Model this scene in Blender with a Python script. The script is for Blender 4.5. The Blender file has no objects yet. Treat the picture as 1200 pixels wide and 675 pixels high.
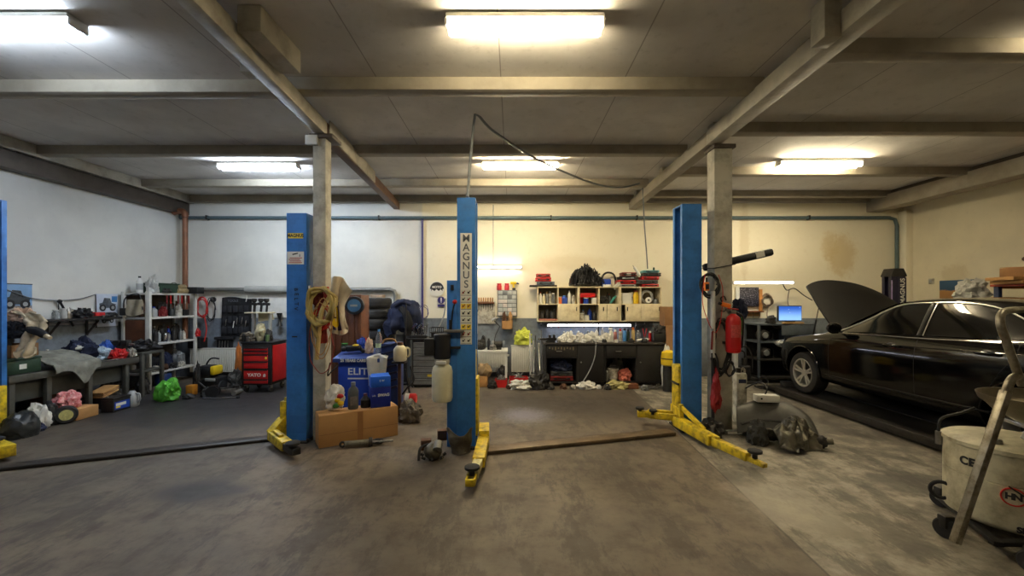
import bpy, bmesh, math, random
from mathutils import Vector, Matrix, noise, Euler
PI = math.pi
C = bpy.context.scene.collection
F, HY, CX, EYE = 500.0, 351.0, 600.0, 1.62


def at(px, py, d):
    return Vector(((px - CX) * d / F, d, EYE + (HY - py) * d / F))


def atx(px, d):
    return (px - CX) * d / F


def atz(py, d):
    return EYE + (HY - py) * d / F


def fl(px, py):
    d = EYE * F / (py - HY)
    return Vector(((px - CX) * d / F, d, 0))


def lin(c):
    out = []
    for v in c[:3]:
        v = v / 255.0
        out.append(v / 12.92 if v <= 0.04045 else ((v + 0.055) / 1.055) ** 2.4)
    return (out[0], out[1], out[2], 1.0)


MATS = {}


def mat(name, rgb=(128, 128, 128), rough=0.6, metal=0.0, var=0.25, scale=6.0, emit=None, estr=0.0, bump=0.0, alpha=None, trans=0.0, coat=0.0, dirt=None, spec=None):
    if name in MATS:
        return MATS[name]
    m = bpy.data.materials.new(name)
    m.use_nodes = True
    nt = m.node_tree
    N, L = nt.nodes, nt.links
    b = N['Principled BSDF']
    b.inputs['Roughness'].default_value = rough
    b.inputs['Metallic'].default_value = metal
    if coat:
        b.inputs['Coat Weight'].default_value = coat
        b.inputs['Coat Roughness'].default_value = 0.06
    if spec is not None:
        b.inputs['Specular IOR Level'].default_value = spec
    tc = N.new('ShaderNodeTexCoord')
    nz = N.new('ShaderNodeTexNoise')
    nz.inputs['Scale'].default_value = scale
    nz.inputs['Detail'].default_value = 6
    nz.inputs['Roughness'].default_value = 0.65
    L.new(tc.outputs['Object'], nz.inputs['Vector'])
    cr = N.new('ShaderNodeValToRGB')
    c = lin(rgb)
    d = lin(dirt) if dirt else tuple(x * (1 - var) for x in c[:3]) + (1,)
    cr.color_ramp.elements[0].position = 0.32
    cr.color_ramp.elements[0].color = d
    cr.color_ramp.elements[1].position = 0.58
    cr.color_ramp.elements[1].color = c
    L.new(nz.outputs['Fac'], cr.inputs['Fac'])
    L.new(cr.outputs['Color'], b.inputs['Base Color'])
    if trans:
        b.inputs['Transmission Weight'].default_value = trans
        b.inputs['IOR'].default_value = 1.45
    if emit:
        b.inputs['Emission Color'].default_value = lin(emit)
        b.inputs['Emission Strength'].default_value = estr
    if alpha is not None:
        b.inputs['Alpha'].default_value = alpha
    if bump:
        bp = N.new('ShaderNodeBump')
        bp.inputs['Strength'].default_value = bump
        bp.inputs['Distance'].default_value = 0.01
        L.new(nz.outputs['Fac'], bp.inputs['Height'])
        L.new(bp.outputs['Normal'], b.inputs['Normal'])
    MATS[name] = m
    return m


def catmull(pts, n=6, closed=False):
    p = [Vector(q) for q in pts]
    if len(p) < 3:
        return p
    out = []
    k = len(p)
    rng = range(k) if closed else range(k - 1)
    for i in rng:
        if closed:
            a, b, c, d = p[(i - 1) % k], p[i], p[(i + 1) % k], p[(i + 2) % k]
        else:
            a, b, c, d = p[max(i - 1, 0)], p[i], p[i + 1], p[min(i + 2, k - 1)]
        for j in range(n):
            t = j / n
            out.append(0.5 * ((2 * b) + (-a + c) * t + (2 * a - 5 * b + 4 * c - d) * t * t + (-a + 3 * b - 3 * c + d) * t ** 3))
    if not closed:
        out.append(p[-1])
    return out


class G:
    def __init__(s):
        s.bm = bmesh.new()

    def _xf(s, vs, M):
        for v in vs:
            v.co = M @ v.co

    def box(s, c, size, rz=0, rx=0, ry=0, bev=0.0, seg=2):
        r = bmesh.ops.create_cube(s.bm, size=1)
        vs = r['verts']
        for v in vs:
            v.co = Vector((v.co.x * size[0], v.co.y * size[1], v.co.z * size[2]))
        if bev:
            bev = min(bev, min(size) * 0.45)
            es = list({e for v in vs for e in v.link_edges})
            rr = bmesh.ops.bevel(s.bm, geom=es, offset=bev, segments=seg, affect='EDGES', profile=0.5)
            vs = list({v for f in rr['faces'] for v in f.verts} | {v for v in vs if v.is_valid})
        M = Matrix.Translation(Vector(c)) @ Euler((rx, ry, rz)).to_matrix().to_4x4()
        s._xf(vs, M)
        return s

    def bb(s, lo, hi, bev=0.0, seg=2):
        return s.box([(a + b) / 2 for a, b in zip(lo, hi)], [abs(b - a) for a, b in zip(lo, hi)], bev=bev, seg=seg)

    def bar(s, p0, p1, w, h, bev=0.0, up=(0, 0, 1)):
        # rectangular bar between two points, w across, h along up
        p0, p1 = Vector(p0), Vector(p1)
        d = p1 - p0
        L = d.length
        x = d.normalized()
        u = Vector(up)
        y = u.cross(x)
        if y.length < 1e-4:
            y = Vector((0, 1, 0)).cross(x)
        y.normalize()
        z = x.cross(y)
        R = Matrix((x, y, z)).transposed().to_4x4()
        r = bmesh.ops.create_cube(s.bm, size=1)
        vs = r['verts']
        for v in vs:
            v.co = Vector((v.co.x * L, v.co.y * w, v.co.z * h))
        if bev:
            es = list({e for v in vs for e in v.link_edges})
            rr = bmesh.ops.bevel(s.bm, geom=es, offset=min(bev, min(w, h) * .45), segments=2, affect='EDGES', profile=0.5)
            vs = list({v for f in rr['faces'] for v in f.verts} | {v for v in vs if v.is_valid})
        s._xf(vs, Matrix.Translation((p0 + p1) / 2) @ R)
        return s

    def lathe(s, prof, o=(0, 0, 0), axis=(0, 0, 1), seg=20, caps=True):
        ax = Vector(axis).normalized()
        q = Vector((0, 0, 1)).rotation_difference(ax).to_matrix()
        o = Vector(o)
        rings = []
        for r, z in prof:
            if r < 1e-5:
                rings.append([s.bm.verts.new(o + q @ Vector((0, 0, z)))])
            else:
                rings.append([s.bm.verts.new(o + q @ Vector((r * math.cos(2 * PI * i / seg), r * math.sin(2 * PI * i / seg), z))) for i in range(seg)])
        for a, b in zip(rings, rings[1:]):
            for i in range(seg):
                j = (i + 1) % seg
                if len(a) == 1 and len(b) == 1:
                    continue
                if len(a) == 1:
                    s.bm.faces.new((a[0], b[j], b[i]))
                elif len(b) == 1:
                    s.bm.faces.new((a[i], a[j], b[0]))
                else:
                    s.bm.faces.new((a[i], a[j], b[j], b[i]))
        if caps:
            if len(rings[0]) > 1:
                s.bm.faces.new(list(reversed(rings[0])))
            if len(rings[-1]) > 1:
                s.bm.faces.new(rings[-1])
        return s

    def cyl(s, p0, p1, r, r2=None, seg=16, bev=0.0):
        p0, p1 = Vector(p0), Vector(p1)
        L = (p1 - p0).length
        r2 = r if r2 is None else r2
        if bev:
            pr = [(r - bev, 0), (r, bev), (r2, L - bev), (r2 - bev, L)]
        else:
            pr = [(r, 0), (r2, L)]
        return s.lathe(pr, p0, p1 - p0, seg)

    def ring(s, c, R, r, axis=(0, 0, 1), seg=28, rs=8, sq=1.0):
        # torus; sq scales the section along the axis
        q = Vector((0, 0, 1)).rotation_difference(Vector(axis).normalized()).to_matrix()
        c = Vector(c)
        rows = []
        for i in range(seg):
            a = 2 * PI * i / seg
            rows.append([s.bm.verts.new(c + q @ Vector(((R + r * math.cos(2 * PI * j / rs)) * math.cos(a), (R + r * math.cos(2 * PI * j / rs)) * math.sin(a), r * sq * math.sin(2 * PI * j / rs)))) for j in range(rs)])
        for i in range(seg):
            for j in range(rs):
                s.bm.faces.new((rows[i][j], rows[(i + 1) % seg][j], rows[(i + 1) % seg][(j + 1) % rs], rows[i][(j + 1) % rs]))
        return s

    def tube(s, pts, r, seg=8, sm=5, closed=False):
        P = catmull(pts, sm, closed) if sm > 1 else [Vector(p) for p in pts]
        n = len(P)
        rings = []
        nrm = None
        for i in range(n):
            if closed:
                t = P[(i + 1) % n] - P[(i - 1) % n]
            else:
                t = P[min(i + 1, n - 1)] - P[max(i - 1, 0)]
            if t.length < 1e-9:
                t = Vector((0, 0, 1))
            t.normalize()
            if nrm is None:
                nrm = t.orthogonal().normalized()
            nrm = (nrm - t * nrm.dot(t))
            if nrm.length < 1e-6:
                nrm = t.orthogonal()
            nrm.normalize()
            bn = t.cross(nrm)
            rr = r[min(i * len(r) // n, len(r) - 1)] if isinstance(r, (list, tuple)) else r
            rings.append([s.bm.verts.new(P[i] + (nrm * math.cos(2 * PI * k / seg) + bn * math.sin(2 * PI * k / seg)) * rr) for k in range(seg)])
        rng = range(n) if closed else range(n - 1)
        for i in rng:
            a, b = rings[i], rings[(i + 1) % n]
            for k in range(seg):
                s.bm.faces.new((a[k], a[(k + 1) % seg], b[(k + 1) % seg], b[k]))
        if not closed:
            s.bm.faces.new(list(reversed(rings[0])))
            s.bm.faces.new(rings[-1])
        return s

    def prism(s, pts, ext, bev=0.0):
        pts = [Vector(p) for p in pts]
        ext = Vector(ext)
        a = [s.bm.verts.new(p) for p in pts]
        b = [s.bm.verts.new(p + ext) for p in pts]
        n = len(a)
        fs = [s.bm.faces.new(a), s.bm.faces.new(list(reversed(b)))]
        for i in range(n):
            fs.append(s.bm.faces.new((a[i], b[i], b[(i + 1) % n], a[(i + 1) % n])))
        bmesh.ops.recalc_face_normals(s.bm, faces=fs)
        if bev:
            es = list({e for f in fs for e in f.edges})
            bmesh.ops.bevel(s.bm, geom=es, offset=bev, segments=2, affect='EDGES', profile=0.5)
        return s

    def ball(s, c, r, sub=3, rz=0, rx=0, ry=0, amp=0.0, fr=2.0, seed=0, flat=None):
        if not hasattr(r, '__len__'):
            r = (r, r, r)
        q = bmesh.ops.create_icosphere(s.bm, subdivisions=sub, radius=1)
        M = Matrix.Translation(Vector(c)) @ Euler((rx, ry, rz)).to_matrix().to_4x4()
        off = Vector((seed * 3.1, seed * 1.7, seed * 5.3))
        for v in q['verts']:
            n = v.co.normalized()
            k = 1.0
            if amp:
                w = noise.noise(n * fr + off) + 0.5 * noise.noise(n * fr * 2.3 + off * 2) + 0.3 * abs(noise.noise(n * fr * 5 + off))
                k += amp * w
            co = Vector((n.x * r[0] * k, n.y * r[1] * k, n.z * r[2] * k))
            if flat is not None and co.z < -r[2] * flat:
                co.z = -r[2] * flat
            v.co = M @ co
        return s

    def sheet(s, fn, nu, nv, th=0.006):
        # solid thin sheet from fn(u, v) -> point
        g = [[s.bm.verts.new(Vector(fn(i / nu, j / nv))) for j in range(nv + 1)] for i in range(nu + 1)]
        fs = [s.bm.faces.new((g[i][j], g[i + 1][j], g[i + 1][j + 1], g[i][j + 1])) for i in range(nu) for j in range(nv)]
        if th:
            for f in fs:
                f.normal_update()
            nrm = {}
            for row in g:
                for v in row:
                    v.normal_update()
                    nrm[v] = v.normal.copy()
            h = [[s.bm.verts.new(v.co - nrm[v] * th) for v in row] for row in g]
            for i in range(nu):
                for j in range(nv):
                    s.bm.faces.new((h[i][j], h[i][j + 1], h[i + 1][j + 1], h[i + 1][j]))
            for i in range(nu):
                s.bm.faces.new((g[i][0], h[i][0], h[i + 1][0], g[i + 1][0]))
                s.bm.faces.new((g[i + 1][nv], h[i + 1][nv], h[i][nv], g[i][nv]))
            for j in range(nv):
                s.bm.faces.new((g[0][j + 1], h[0][j + 1], h[0][j], g[0][j]))
                s.bm.faces.new((g[nu][j], h[nu][j], h[nu][j + 1], g[nu][j + 1]))
        return s

    def crumple(s, amp=0.02, fr=6, seed=0):
        o = Vector((seed * 2.3, seed * 4.1, seed))
        for v in s.bm.verts:
            v.co += noise.noise_vector(v.co * fr + o) * amp
        return s

    def build(s, name, m, parent=None, ang=38, base=True):
        bm = s.bm
        bm.normal_update()
        for f in bm.faces:
            f.smooth = True
        lim = math.radians(ang)
        for e in bm.edges:
            if len(e.link_faces) == 2 and e.calc_face_angle(0) > lim:
                e.smooth = False
        off = Vector((0, 0, 0))
        if parent is None and base and bm.verts:
            xs = [v.co.x for v in bm.verts]
            ys = [v.co.y for v in bm.verts]
            zs = [v.co.z for v in bm.verts]
            off = Vector(((min(xs) + max(xs)) / 2, (min(ys) + max(ys)) / 2, min(zs)))
            for v in bm.verts:
                v.co -= off
        me = bpy.data.meshes.new(name)
        bm.to_mesh(me)
        bm.free()
        o = bpy.data.objects.new(name, me)
        if isinstance(m, (list, tuple)):
            for k in m:
                me.materials.append(k)
        else:
            me.materials.append(m)
        o.location = off
        C.objects.link(o)
        if parent is not None:
            o.parent = parent
        return o


def tag(o, label, cat, group=None):
    o['label'] = label
    o['category'] = cat
    if group:
        o['group'] = group
    return o


def thing(name, label, cat, loc=(0, 0, 0), rz=0, group=None, rx=0, ry=0):
    o = bpy.data.objects.new(name, None)
    o.empty_display_size = 0.1
    C.objects.link(o)
    o.location = loc
    o.rotation_euler = (rx, ry, rz)
    return tag(o, label, cat, group)


def struct(o):
    o['kind'] = 'structure'
    return o


def clone(root, loc=None, rz=None, label=None, scale=None):
    r = root.copy()
    C.objects.link(r)
    for ch in list(root.children):
        c = ch.copy()
        C.objects.link(c)
        c.parent = r
        for gch in list(ch.children):
            d = gch.copy()
            C.objects.link(d)
            d.parent = c
    if loc is not None:
        r.location = loc
    if rz is not None:
        r.rotation_euler = (r.rotation_euler.x, r.rotation_euler.y, rz)
    if label:
        r['label'] = label
    if scale:
        r.scale = (scale,) * 3
    return r


def text(s, size, m, parent, loc, rot=(PI / 2, 0, 0), name='lettering', ext=0.001, align='CENTER', bold=0.0, sx=1.0, lead=1.0):
    cu = bpy.data.curves.new('t', 'FONT')
    cu.body = s
    cu.size = size
    cu.extrude = ext
    cu.align_x = align
    cu.align_y = 'CENTER'
    cu.offset = bold
    cu.space_line = lead
    o = bpy.data.objects.new('t', cu)
    C.objects.link(o)
    bpy.context.view_layer.update()
    me = bpy.data.meshes.new_from_object(o.evaluated_get(bpy.context.evaluated_depsgraph_get()))
    bpy.data.objects.remove(o)
    bpy.data.curves.remove(cu)
    me.materials.clear()
    me.materials.append(m)
    me.name = name
    r = bpy.data.objects.new(name, me)
    C.objects.link(r)
    r.location = loc
    r.rotation_euler = rot
    r.scale = (sx, 1, 1)
    if parent is not None:
        r.parent = parent
    return r


# ---- materials
blue = mat('lift_blue', (54, 122, 198), 0.42, var=0.22, scale=5, dirt=(42, 98, 164))
blue2 = mat('lift_blue_plate', (48, 110, 186), 0.42, var=0.2, scale=5)
yel = mat('lift_yellow', (226, 196, 30), 0.5, var=0.3, scale=14, dirt=(140, 118, 40))
black = mat('black_plastic', (24, 24, 26), 0.5, var=0.3, scale=9)
rubber = mat('black_rubber', (40, 40, 41), 0.8, var=0.3, scale=14, bump=0.1)
dark = mat('dark_iron', (50, 48, 46), 0.55, 0.35, var=0.4, scale=12)
steel = mat('steel', (160, 158, 152), 0.35, 0.85, var=0.35, scale=12)
chrome = mat('chrome', (205, 205, 205), 0.12, 1.0, var=0.05)
galv = mat('galvanised', (138, 138, 134), 0.5, 0.55, var=0.25, scale=9)
grey = mat('grey_paint', (120, 124, 126), 0.5, var=0.2)
lgrey = mat('light_grey_plastic', (168, 170, 170), 0.5, var=0.2)
white = mat('white_paint', (222, 222, 216), 0.45, var=0.12, scale=8)
oldwhite = mat('old_white_paint', (206, 203, 190), 0.5, var=0.3, scale=10, dirt=(120, 110, 92))
cream = mat('cream_plastic', (222, 212, 176), 0.45, var=0.15)
red = mat('red_paint', (196, 28, 30), 0.4, var=0.2)
dred = mat('dark_red', (130, 26, 26), 0.5, var=0.3)
orange = mat('orange_plastic', (232, 120, 30), 0.45, var=0.2)
yellow = mat('yellow_plastic', (236, 200, 30), 0.45, var=0.15)
green = mat('green_plastic', (60, 140, 60), 0.5, var=0.2)
lime = mat('lime_bag', (96, 186, 58), 0.45, var=0.5, scale=12)
dgreen = mat('dark_green', (34, 62, 44), 0.6, var=0.25)
navy = mat('navy', (30, 40, 74), 0.7, var=0.3)
royal = mat('royal_blue', (26, 66, 170), 0.45, var=0.2)
sky = mat('sky_blue', (70, 140, 205), 0.5, var=0.2)
purple = mat('purple_blue', (52, 44, 110), 0.5, var=0.2)
brown = mat('brown_wood', (112, 66, 40), 0.5, var=0.35, scale=5)
wood = mat('pale_wood', (186, 140, 84), 0.6, var=0.3, scale=7)
card = mat('cardboard', (186, 140, 86), 0.8, var=0.12, scale=4)
card2 = mat('dull_cardboard', (150, 110, 70), 0.8, var=0.2, scale=5)
rust = mat('rusty_brown', (92, 62, 42), 0.75, 0.2, var=0.4, scale=14)
cloth_b = mat('beige_cloth', (206, 188, 156), 0.9, var=0.3, scale=9, bump=0.2)
cloth_w = mat('white_cloth', (214, 212, 204), 0.9, var=0.18, scale=8, bump=0.2)
cloth_k = mat('black_cloth', (26, 26, 30), 0.95, var=0.3, bump=0.2)
cloth_g = mat('grey_cloth', (128, 128, 118), 0.95, var=0.35, scale=9, bump=0.2)
cloth_n = mat('navy_cloth', (28, 36, 62), 0.95, var=0.3, scale=8, bump=0.25)
pink = mat('pink_cloth', (206, 108, 112), 0.9, var=0.5, scale=30, dirt=(232, 190, 186))
tar = mat('benchtop_dark', (44, 42, 40), 0.6, var=0.4, scale=9)
bench = mat('bench_grey_green', (76, 75, 68), 0.6, var=0.35, scale=8)
paper = mat('paper', (226, 224, 216), 0.7, var=0.06)
ink = mat('ink', (30, 30, 34), 0.6, var=0.1)
inkr = mat('ink_red', (196, 40, 34), 0.6, var=0.1)
inkg = mat('ink_grey', (92, 96, 104), 0.6, var=0.1)
inky = mat('ink_yellow', (238, 206, 60), 0.6, var=0.05)
clear = mat('clear_plastic', (225, 232, 235), 0.12, var=0.03, trans=0.85)
film = mat('white_film', (214, 214, 208), 0.35, var=0.2, scale=12, trans=0.25)
tankw = mat('translucent_tank', (222, 218, 190), 0.35, var=0.12, scale=6)
# ---------------------------------------------------------------- the room
XL, XR, YB, YF, ZC = -7.0, 8.27, 9.0, -3.2, 3.8


def nodes(name):
    m = bpy.data.materials.new(name)
    m.use_nodes = True
    return m, m.node_tree.nodes, m.node_tree.links, m.node_tree.nodes['Principled BSDF']


class NB:
    """tiny node-expression helper"""
    def __init__(s, N, L):
        s.N, s.L = N, L
        g = N.new('ShaderNodeNewGeometry')
        s.pos = g.outputs['Position']
        x = N.new('ShaderNodeSeparateXYZ')
        L.new(s.pos, x.inputs[0])
        s.x, s.y, s.z = x.outputs

    def put(s, i, v):
        if isinstance(v, bpy.types.NodeSocket):
            s.L.new(v, i)
        else:
            i.default_value = v

    def m(s, op, a, b=0.0, c=None, clamp=False):
        n = s.N.new('ShaderNodeMath')
        n.operation = op
        n.use_clamp = clamp
        s.put(n.inputs[0], a)
        s.put(n.inputs[1], b)
        if c is not None:
            s.put(n.inputs[2], c)
        return n.outputs[0]

    def noise(s, sc, det=5, rough=0.6, vec=None, scale3=None):
        n = s.N.new('ShaderNodeTexNoise')
        n.inputs['Scale'].default_value = sc
        n.inputs['Detail'].default_value = det
        n.inputs['Roughness'].default_value = rough
        v = vec or s.pos
        if scale3:
            mp = s.N.new('ShaderNodeMapping')
            mp.inputs['Scale'].default_value = scale3
            s.L.new(v, mp.inputs[0])
            v = mp.outputs[0]
        s.L.new(v, n.inputs['Vector'])
        return n.outputs['Fac']

    def step(s, v, lo, hi, o0=0.0, o1=1.0):
        n = s.N.new('ShaderNodeMapRange')
        n.interpolation_type = 'SMOOTHSTEP'
        s.put(n.inputs[0], v)
        for i, k in enumerate((lo, hi, o0, o1)):
            n.inputs[i + 1].default_value = k
        return n.outputs[0]

    def mix(s, f, a, b):
        n = s.N.new('ShaderNodeMix')
        n.data_type = 'RGBA'
        s.put(n.inputs[0], f)
        s.put(n.inputs[6], a)
        s.put(n.inputs[7], b)
        return n.outputs[2]

    def spot(s, cx, cy, rx, ry, wob, axes='xy', soft=0.5):
        u, v = {'xy': (s.x, s.y), 'xz': (s.x, s.z), 'yz': (s.y, s.z)}[axes]
        a = s.m('DIVIDE', s.m('SUBTRACT', u, cx), rx)
        b = s.m('DIVIDE', s.m('SUBTRACT', v, cy), ry)
        d = s.m('SQRT', s.m('ADD', s.m('MULTIPLY', a, a), s.m('MULTIPLY', b, b)))
        d = s.m('ADD', d, s.m('MULTIPLY', s.m('SUBTRACT', wob, 0.5), 1.6))
        return s.step(d, 1.0 - soft, 1.0 + soft * 0.3, 1.0, 0.0)


def floor_mat():
    m, N, L, b = nodes('concrete_floor')
    k = NB(N, L)
    n1, n2, n3 = k.noise(0.8, 6), k.noise(4.5, 8, 0.7), k.noise(22, 6, 0.7)
    col = k.mix(k.step(n1, 0.35, 0.68), lin((88, 78, 66)), lin((116, 104, 88)))
    col = k.mix(k.step(n2, 0.42, 0.70, 0, .55), col, lin((62, 54, 46)))
    right = k.step(k.m('ADD', k.x, k.m('MULTIPLY', k.y, -0.06)), 1.70, 1.72)
    c2 = k.mix(k.step(n2, 0.35, 0.65), lin((112, 106, 94)), lin((158, 151, 136)))
    c2 = k.mix(k.step(n1, 0.52, 0.66, 0, .75), c2, lin((70, 64, 55)))
    col = k.mix(right, col, c2)
    col = k.mix(k.step(n3, 0.5, 0.75, 0, .35), col, lin((66, 59, 51)))
    sc1 = k.noise(3.2, 9, .75, scale3=(1, .35, 1))
    col = k.mix(k.step(sc1, 0.49, 0.58, 0, .6), col, lin((58, 51, 44)))
    vo = N.new('ShaderNodeTexVoronoi')
    vo.inputs['Scale'].default_value = 2.3
    vo.inputs['Randomness'].default_value = 1
    L.new(k.pos, vo.inputs['Vector'])
    blot = k.m('MULTIPLY', k.step(k.m('ADD', vo.outputs['Distance'], k.m('MULTIPLY', n3, .12)), .10, .17, 1, 0), k.step(n1, .45, .55, 0, .6))
    col = k.mix(blot, col, lin((50, 44, 38)))
    # worn-in oil and rubber
    st = k.spot(-4.6, 6.9, 2.9, 2.0, n2, soft=.55)
    st = k.m('MAXIMUM', st, k.m('MULTIPLY', k.spot(0.9, 6.7, 1.9, 1.1, n2, soft=.8), 0.72))
    st = k.m('MAXIMUM', st, k.m('MULTIPLY', k.spot(5.6, 6.0, 3.2, 3.0, n2, soft=.6), 0.55))
    st = k.m('MAXIMUM', st, k.m('MULTIPLY', k.spot(-4.7, 5.0, 2.0, .7, n2, soft=.9), 0.5))
    st = k.m('MAXIMUM', st, k.m('MULTIPLY', k.spot(-2.65, 3.6, .42, .22, n2, soft=.5), 0.85))
    st = k.m('MAXIMUM', st, k.m('MULTIPLY', k.spot(3.6, 3.75, .7, .32, n2, soft=.5), 0.6))
    st = k.m('MAXIMUM', st, k.m('MULTIPLY', k.step(n1, 0.60, 0.74), 0.35))
    col = k.mix(st, col, lin((34, 31, 31)))
    ln = k.m('ABSOLUTE', k.m('SUBTRACT', k.m('ADD', k.x, k.m('MULTIPLY', k.y, -0.06)), 1.71))
    col = k.mix(k.step(ln, 0.004, 0.012, .7, 0), col, lin((54, 48, 42)))
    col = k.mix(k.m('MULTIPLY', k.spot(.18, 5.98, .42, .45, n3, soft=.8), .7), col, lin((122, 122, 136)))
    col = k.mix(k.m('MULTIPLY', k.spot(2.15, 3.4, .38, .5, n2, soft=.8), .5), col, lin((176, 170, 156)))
    L.new(col, b.inputs['Base Color'])
    rg = k.m('ADD', k.m('MULTIPLY', st, -0.05), k.m('MULTIPLY_ADD', n2, 0.35, 0.46))
    L.new(rg, b.inputs['Roughness'])
    bp = N.new('ShaderNodeBump')
    bp.inputs['Strength'].default_value = 0.25
    bp.inputs['Distance'].default_value = 0.006
    L.new(k.m('ADD', n2, k.m('MULTIPLY', n3, .4)), bp.inputs['Height'])
    L.new(bp.outputs[0], b.inputs['Normal'])
    return m


def wall_mat(name, stains=(), axes='xz', up=(228, 222, 204), cream=False):
    m, N, L, b = nodes(name)
    k = NB(N, L)
    n1, n2 = k.noise(0.9, 5), k.noise(7, 7, .7)
    col = k.mix(k.step(n1, 0.35, 0.65), lin(up), lin(tuple(int(v * .95) for v in up)))
    col = k.mix(k.step(n2, 0.55, 0.75, 0, .25), col, lin(tuple(int(v * .82) for v in up)))
    if cream:
        col = k.mix(k.step(k.m('MULTIPLY_ADD', n2, .05, k.x), -1.90, -1.84), col, k.mix(k.step(n2, .5, .75, 0, .3), lin((238, 231, 208)), lin((218, 206, 176))))
    for (u, v, ru, rv, c, s) in stains:
        col = k.mix(k.m('MULTIPLY', k.spot(u, v, ru, rv, n2, axes, .5), s), col, lin(c))
    low = k.mix(k.step(n2, 0.4, 0.7), lin((122, 130, 138)), lin((100, 106, 112)))
    edge = k.step(k.m('MULTIPLY_ADD', n2, 0.01, k.z), 1.225, 1.235, 1, 0)
    col = k.mix(edge, col, low)
    grime = k.m('MULTIPLY', k.step(k.m('MULTIPLY_ADD', n1, 0.9, k.z), 0.4, 1.2, 1, 0), .7)
    col = k.mix(grime, col, lin((62, 58, 54)))
    L.new(col, b.inputs['Base Color'])
    b.inputs['Roughness'].default_value = 0.6
    bp = N.new('ShaderNodeBump')
    bp.inputs['Strength'].default_value = 0.15
    bp.inputs['Distance'].default_value = 0.01
    L.new(n2, bp.inputs['Height'])
    L.new(bp.outputs[0], b.inputs['Normal'])
    return m


def ceil_mat():
    m, N, L, b = nodes('ceiling_slabs')
    k = NB(N, L)
    n1, n2 = k.noise(1.0, 6), k.noise(9, 6, .7)
    col = k.mix(k.step(n1, 0.35, 0.65), lin((196, 192, 186)), lin((214, 210, 204)))
    col = k.mix(k.step(n2, 0.52, 0.75, 0, .3), col, lin((140, 135, 126)))
    ph = k.m('ABSOLUTE', k.m('SUBTRACT', k.m('FRACT', k.m('DIVIDE', k.m('ADD', k.x, 0.72), 1.22)), 0.5))
    col = k.mix(k.step(ph, 0.003, 0.006, .55, 0), col, lin((84, 78, 70)))
    L.new(col, b.inputs['Base Color'])
    b.inputs['Roughness'].default_value = 0.75
    return m


beamw = mat('beam_white', (178, 172, 156), 0.6, var=0.2, scale=4, dirt=(140, 134, 120))
beamc = mat('beam_concrete', (160, 152, 136), 0.7, var=0.2, scale=4)
beamb = mat('beam_rust', (104, 76, 56), 0.6, 0.1, var=0.3, scale=6)
beamd = mat('beam_dark', (84, 74, 64), 0.6, 0.1, var=0.3, scale=6)
colm = mat('column_concrete', (186, 182, 168), 0.7, var=0.25, scale=5, dirt=(140, 136, 124), bump=.2)

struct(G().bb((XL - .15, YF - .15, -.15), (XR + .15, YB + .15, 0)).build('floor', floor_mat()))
o = bpy.data.objects['floor']
struct(G().bb((XL - .15, YF - .15, ZC), (XR + .15, YB + .15, ZC + .15)).build('ceiling', ceil_mat()))
backstains = [(6.95, 2.55, .34, .5, (206, 184, 134), .7), (6.7, 2.75, .2, .35, (210, 190, 142), .6), (4.9, 2.9, .12, .9, (190, 170, 126), .35), (1.3, 2.4, .8, .18, (206, 186, 140), .3)]
struct(G().bb((XL - .15, YB, 0), (XR + .15, YB + .15, ZC)).build('wall_back', wall_mat('wall_paint_back', backstains, 'xz', (226, 224, 214), True)))
struct(G().bb((XL - .15, YF, 0), (XL, YB, ZC)).build('wall_left', wall_mat('wall_paint_left', [(5.2, 2.0, .14, .1, (150, 146, 136), .4)], 'yz', (224, 224, 218))))
struct(G().bb((XR, YF, 0), (XR + .15, YB, ZC)).build('wall_right', wall_mat('wall_paint_right', [(8.0, 2.1, .3, .2, (190, 170, 130), .4)], 'yz', (230, 222, 196))))
struct(G().bb((XL - .15, YF - .15, 0), (XR + .15, YF, ZC)).build('wall_front', wall_mat('wall_paint_front', (), 'xz')))

# long beams running towards the back wall, on the two columns
ZB = 3.52


def long_beam(x0, y0, x1, y1, w, h, m, z=ZB):
    return struct(G().bar((x0, y0, z + h / 2), (x1, y1, z + h / 2), w, h, 0.008).build('beam', m, ang=30))


def lx(y):
    return -1.93 - 0.0555 * y


def rx_(y):
    return 2.38 + 0.018 * y


long_beam(lx(-3.2), -3.2, lx(4.95), 4.95, .12, .16, beamw)
long_beam(lx(4.95), 4.95, lx(9.0), 9.0, .12, .16, beamb)
long_beam(lx(5.0) + .07, 5.0, lx(7.0) + .07, 7.0, .018, .19, beamw, 3.53)
long_beam(rx_(-3.2), -3.2, rx_(5.25), 5.25, .17, .17, beamw)
long_beam(rx_(5.25), 5.25, rx_(9.0), 9.0, .16, .17, beamc)
long_beam(XL + .1, -3.2, XL + .1, 9.0, .2, .24, beamd, 3.40)
long_beam(XL + .26, 5.0, XL + .26, 9.0, .06, .16, beamw, 3.64)
long_beam(7.62, -3.2, 7.62, 9.0, .3, .26, beamc, 3.46)
long_beam(7.9, -3.2, 7.9, 9.0, .7, .08, beamd, 3.72)
# cross beams of the three bays
for x0, x1, ys in ((XL, lx(5) - .0, (2.3, 4.22, 6.02, 7.72)), (lx(5), rx_(5), (2.3, 4.17, 6.0, 7.7)), (rx_(5), 7.9, (1.9, 3.55, 5.23, 7.0, 8.5))):
    for y in ys:
        struct(G().bb((x0, y, 3.675), (x1, y + .16, ZC), .006).build('beam', beamc))
struct(G().bb((XL, 8.88, 3.65), (XR, 9.0, ZC), .01).build('trim_back', beamc))
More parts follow.
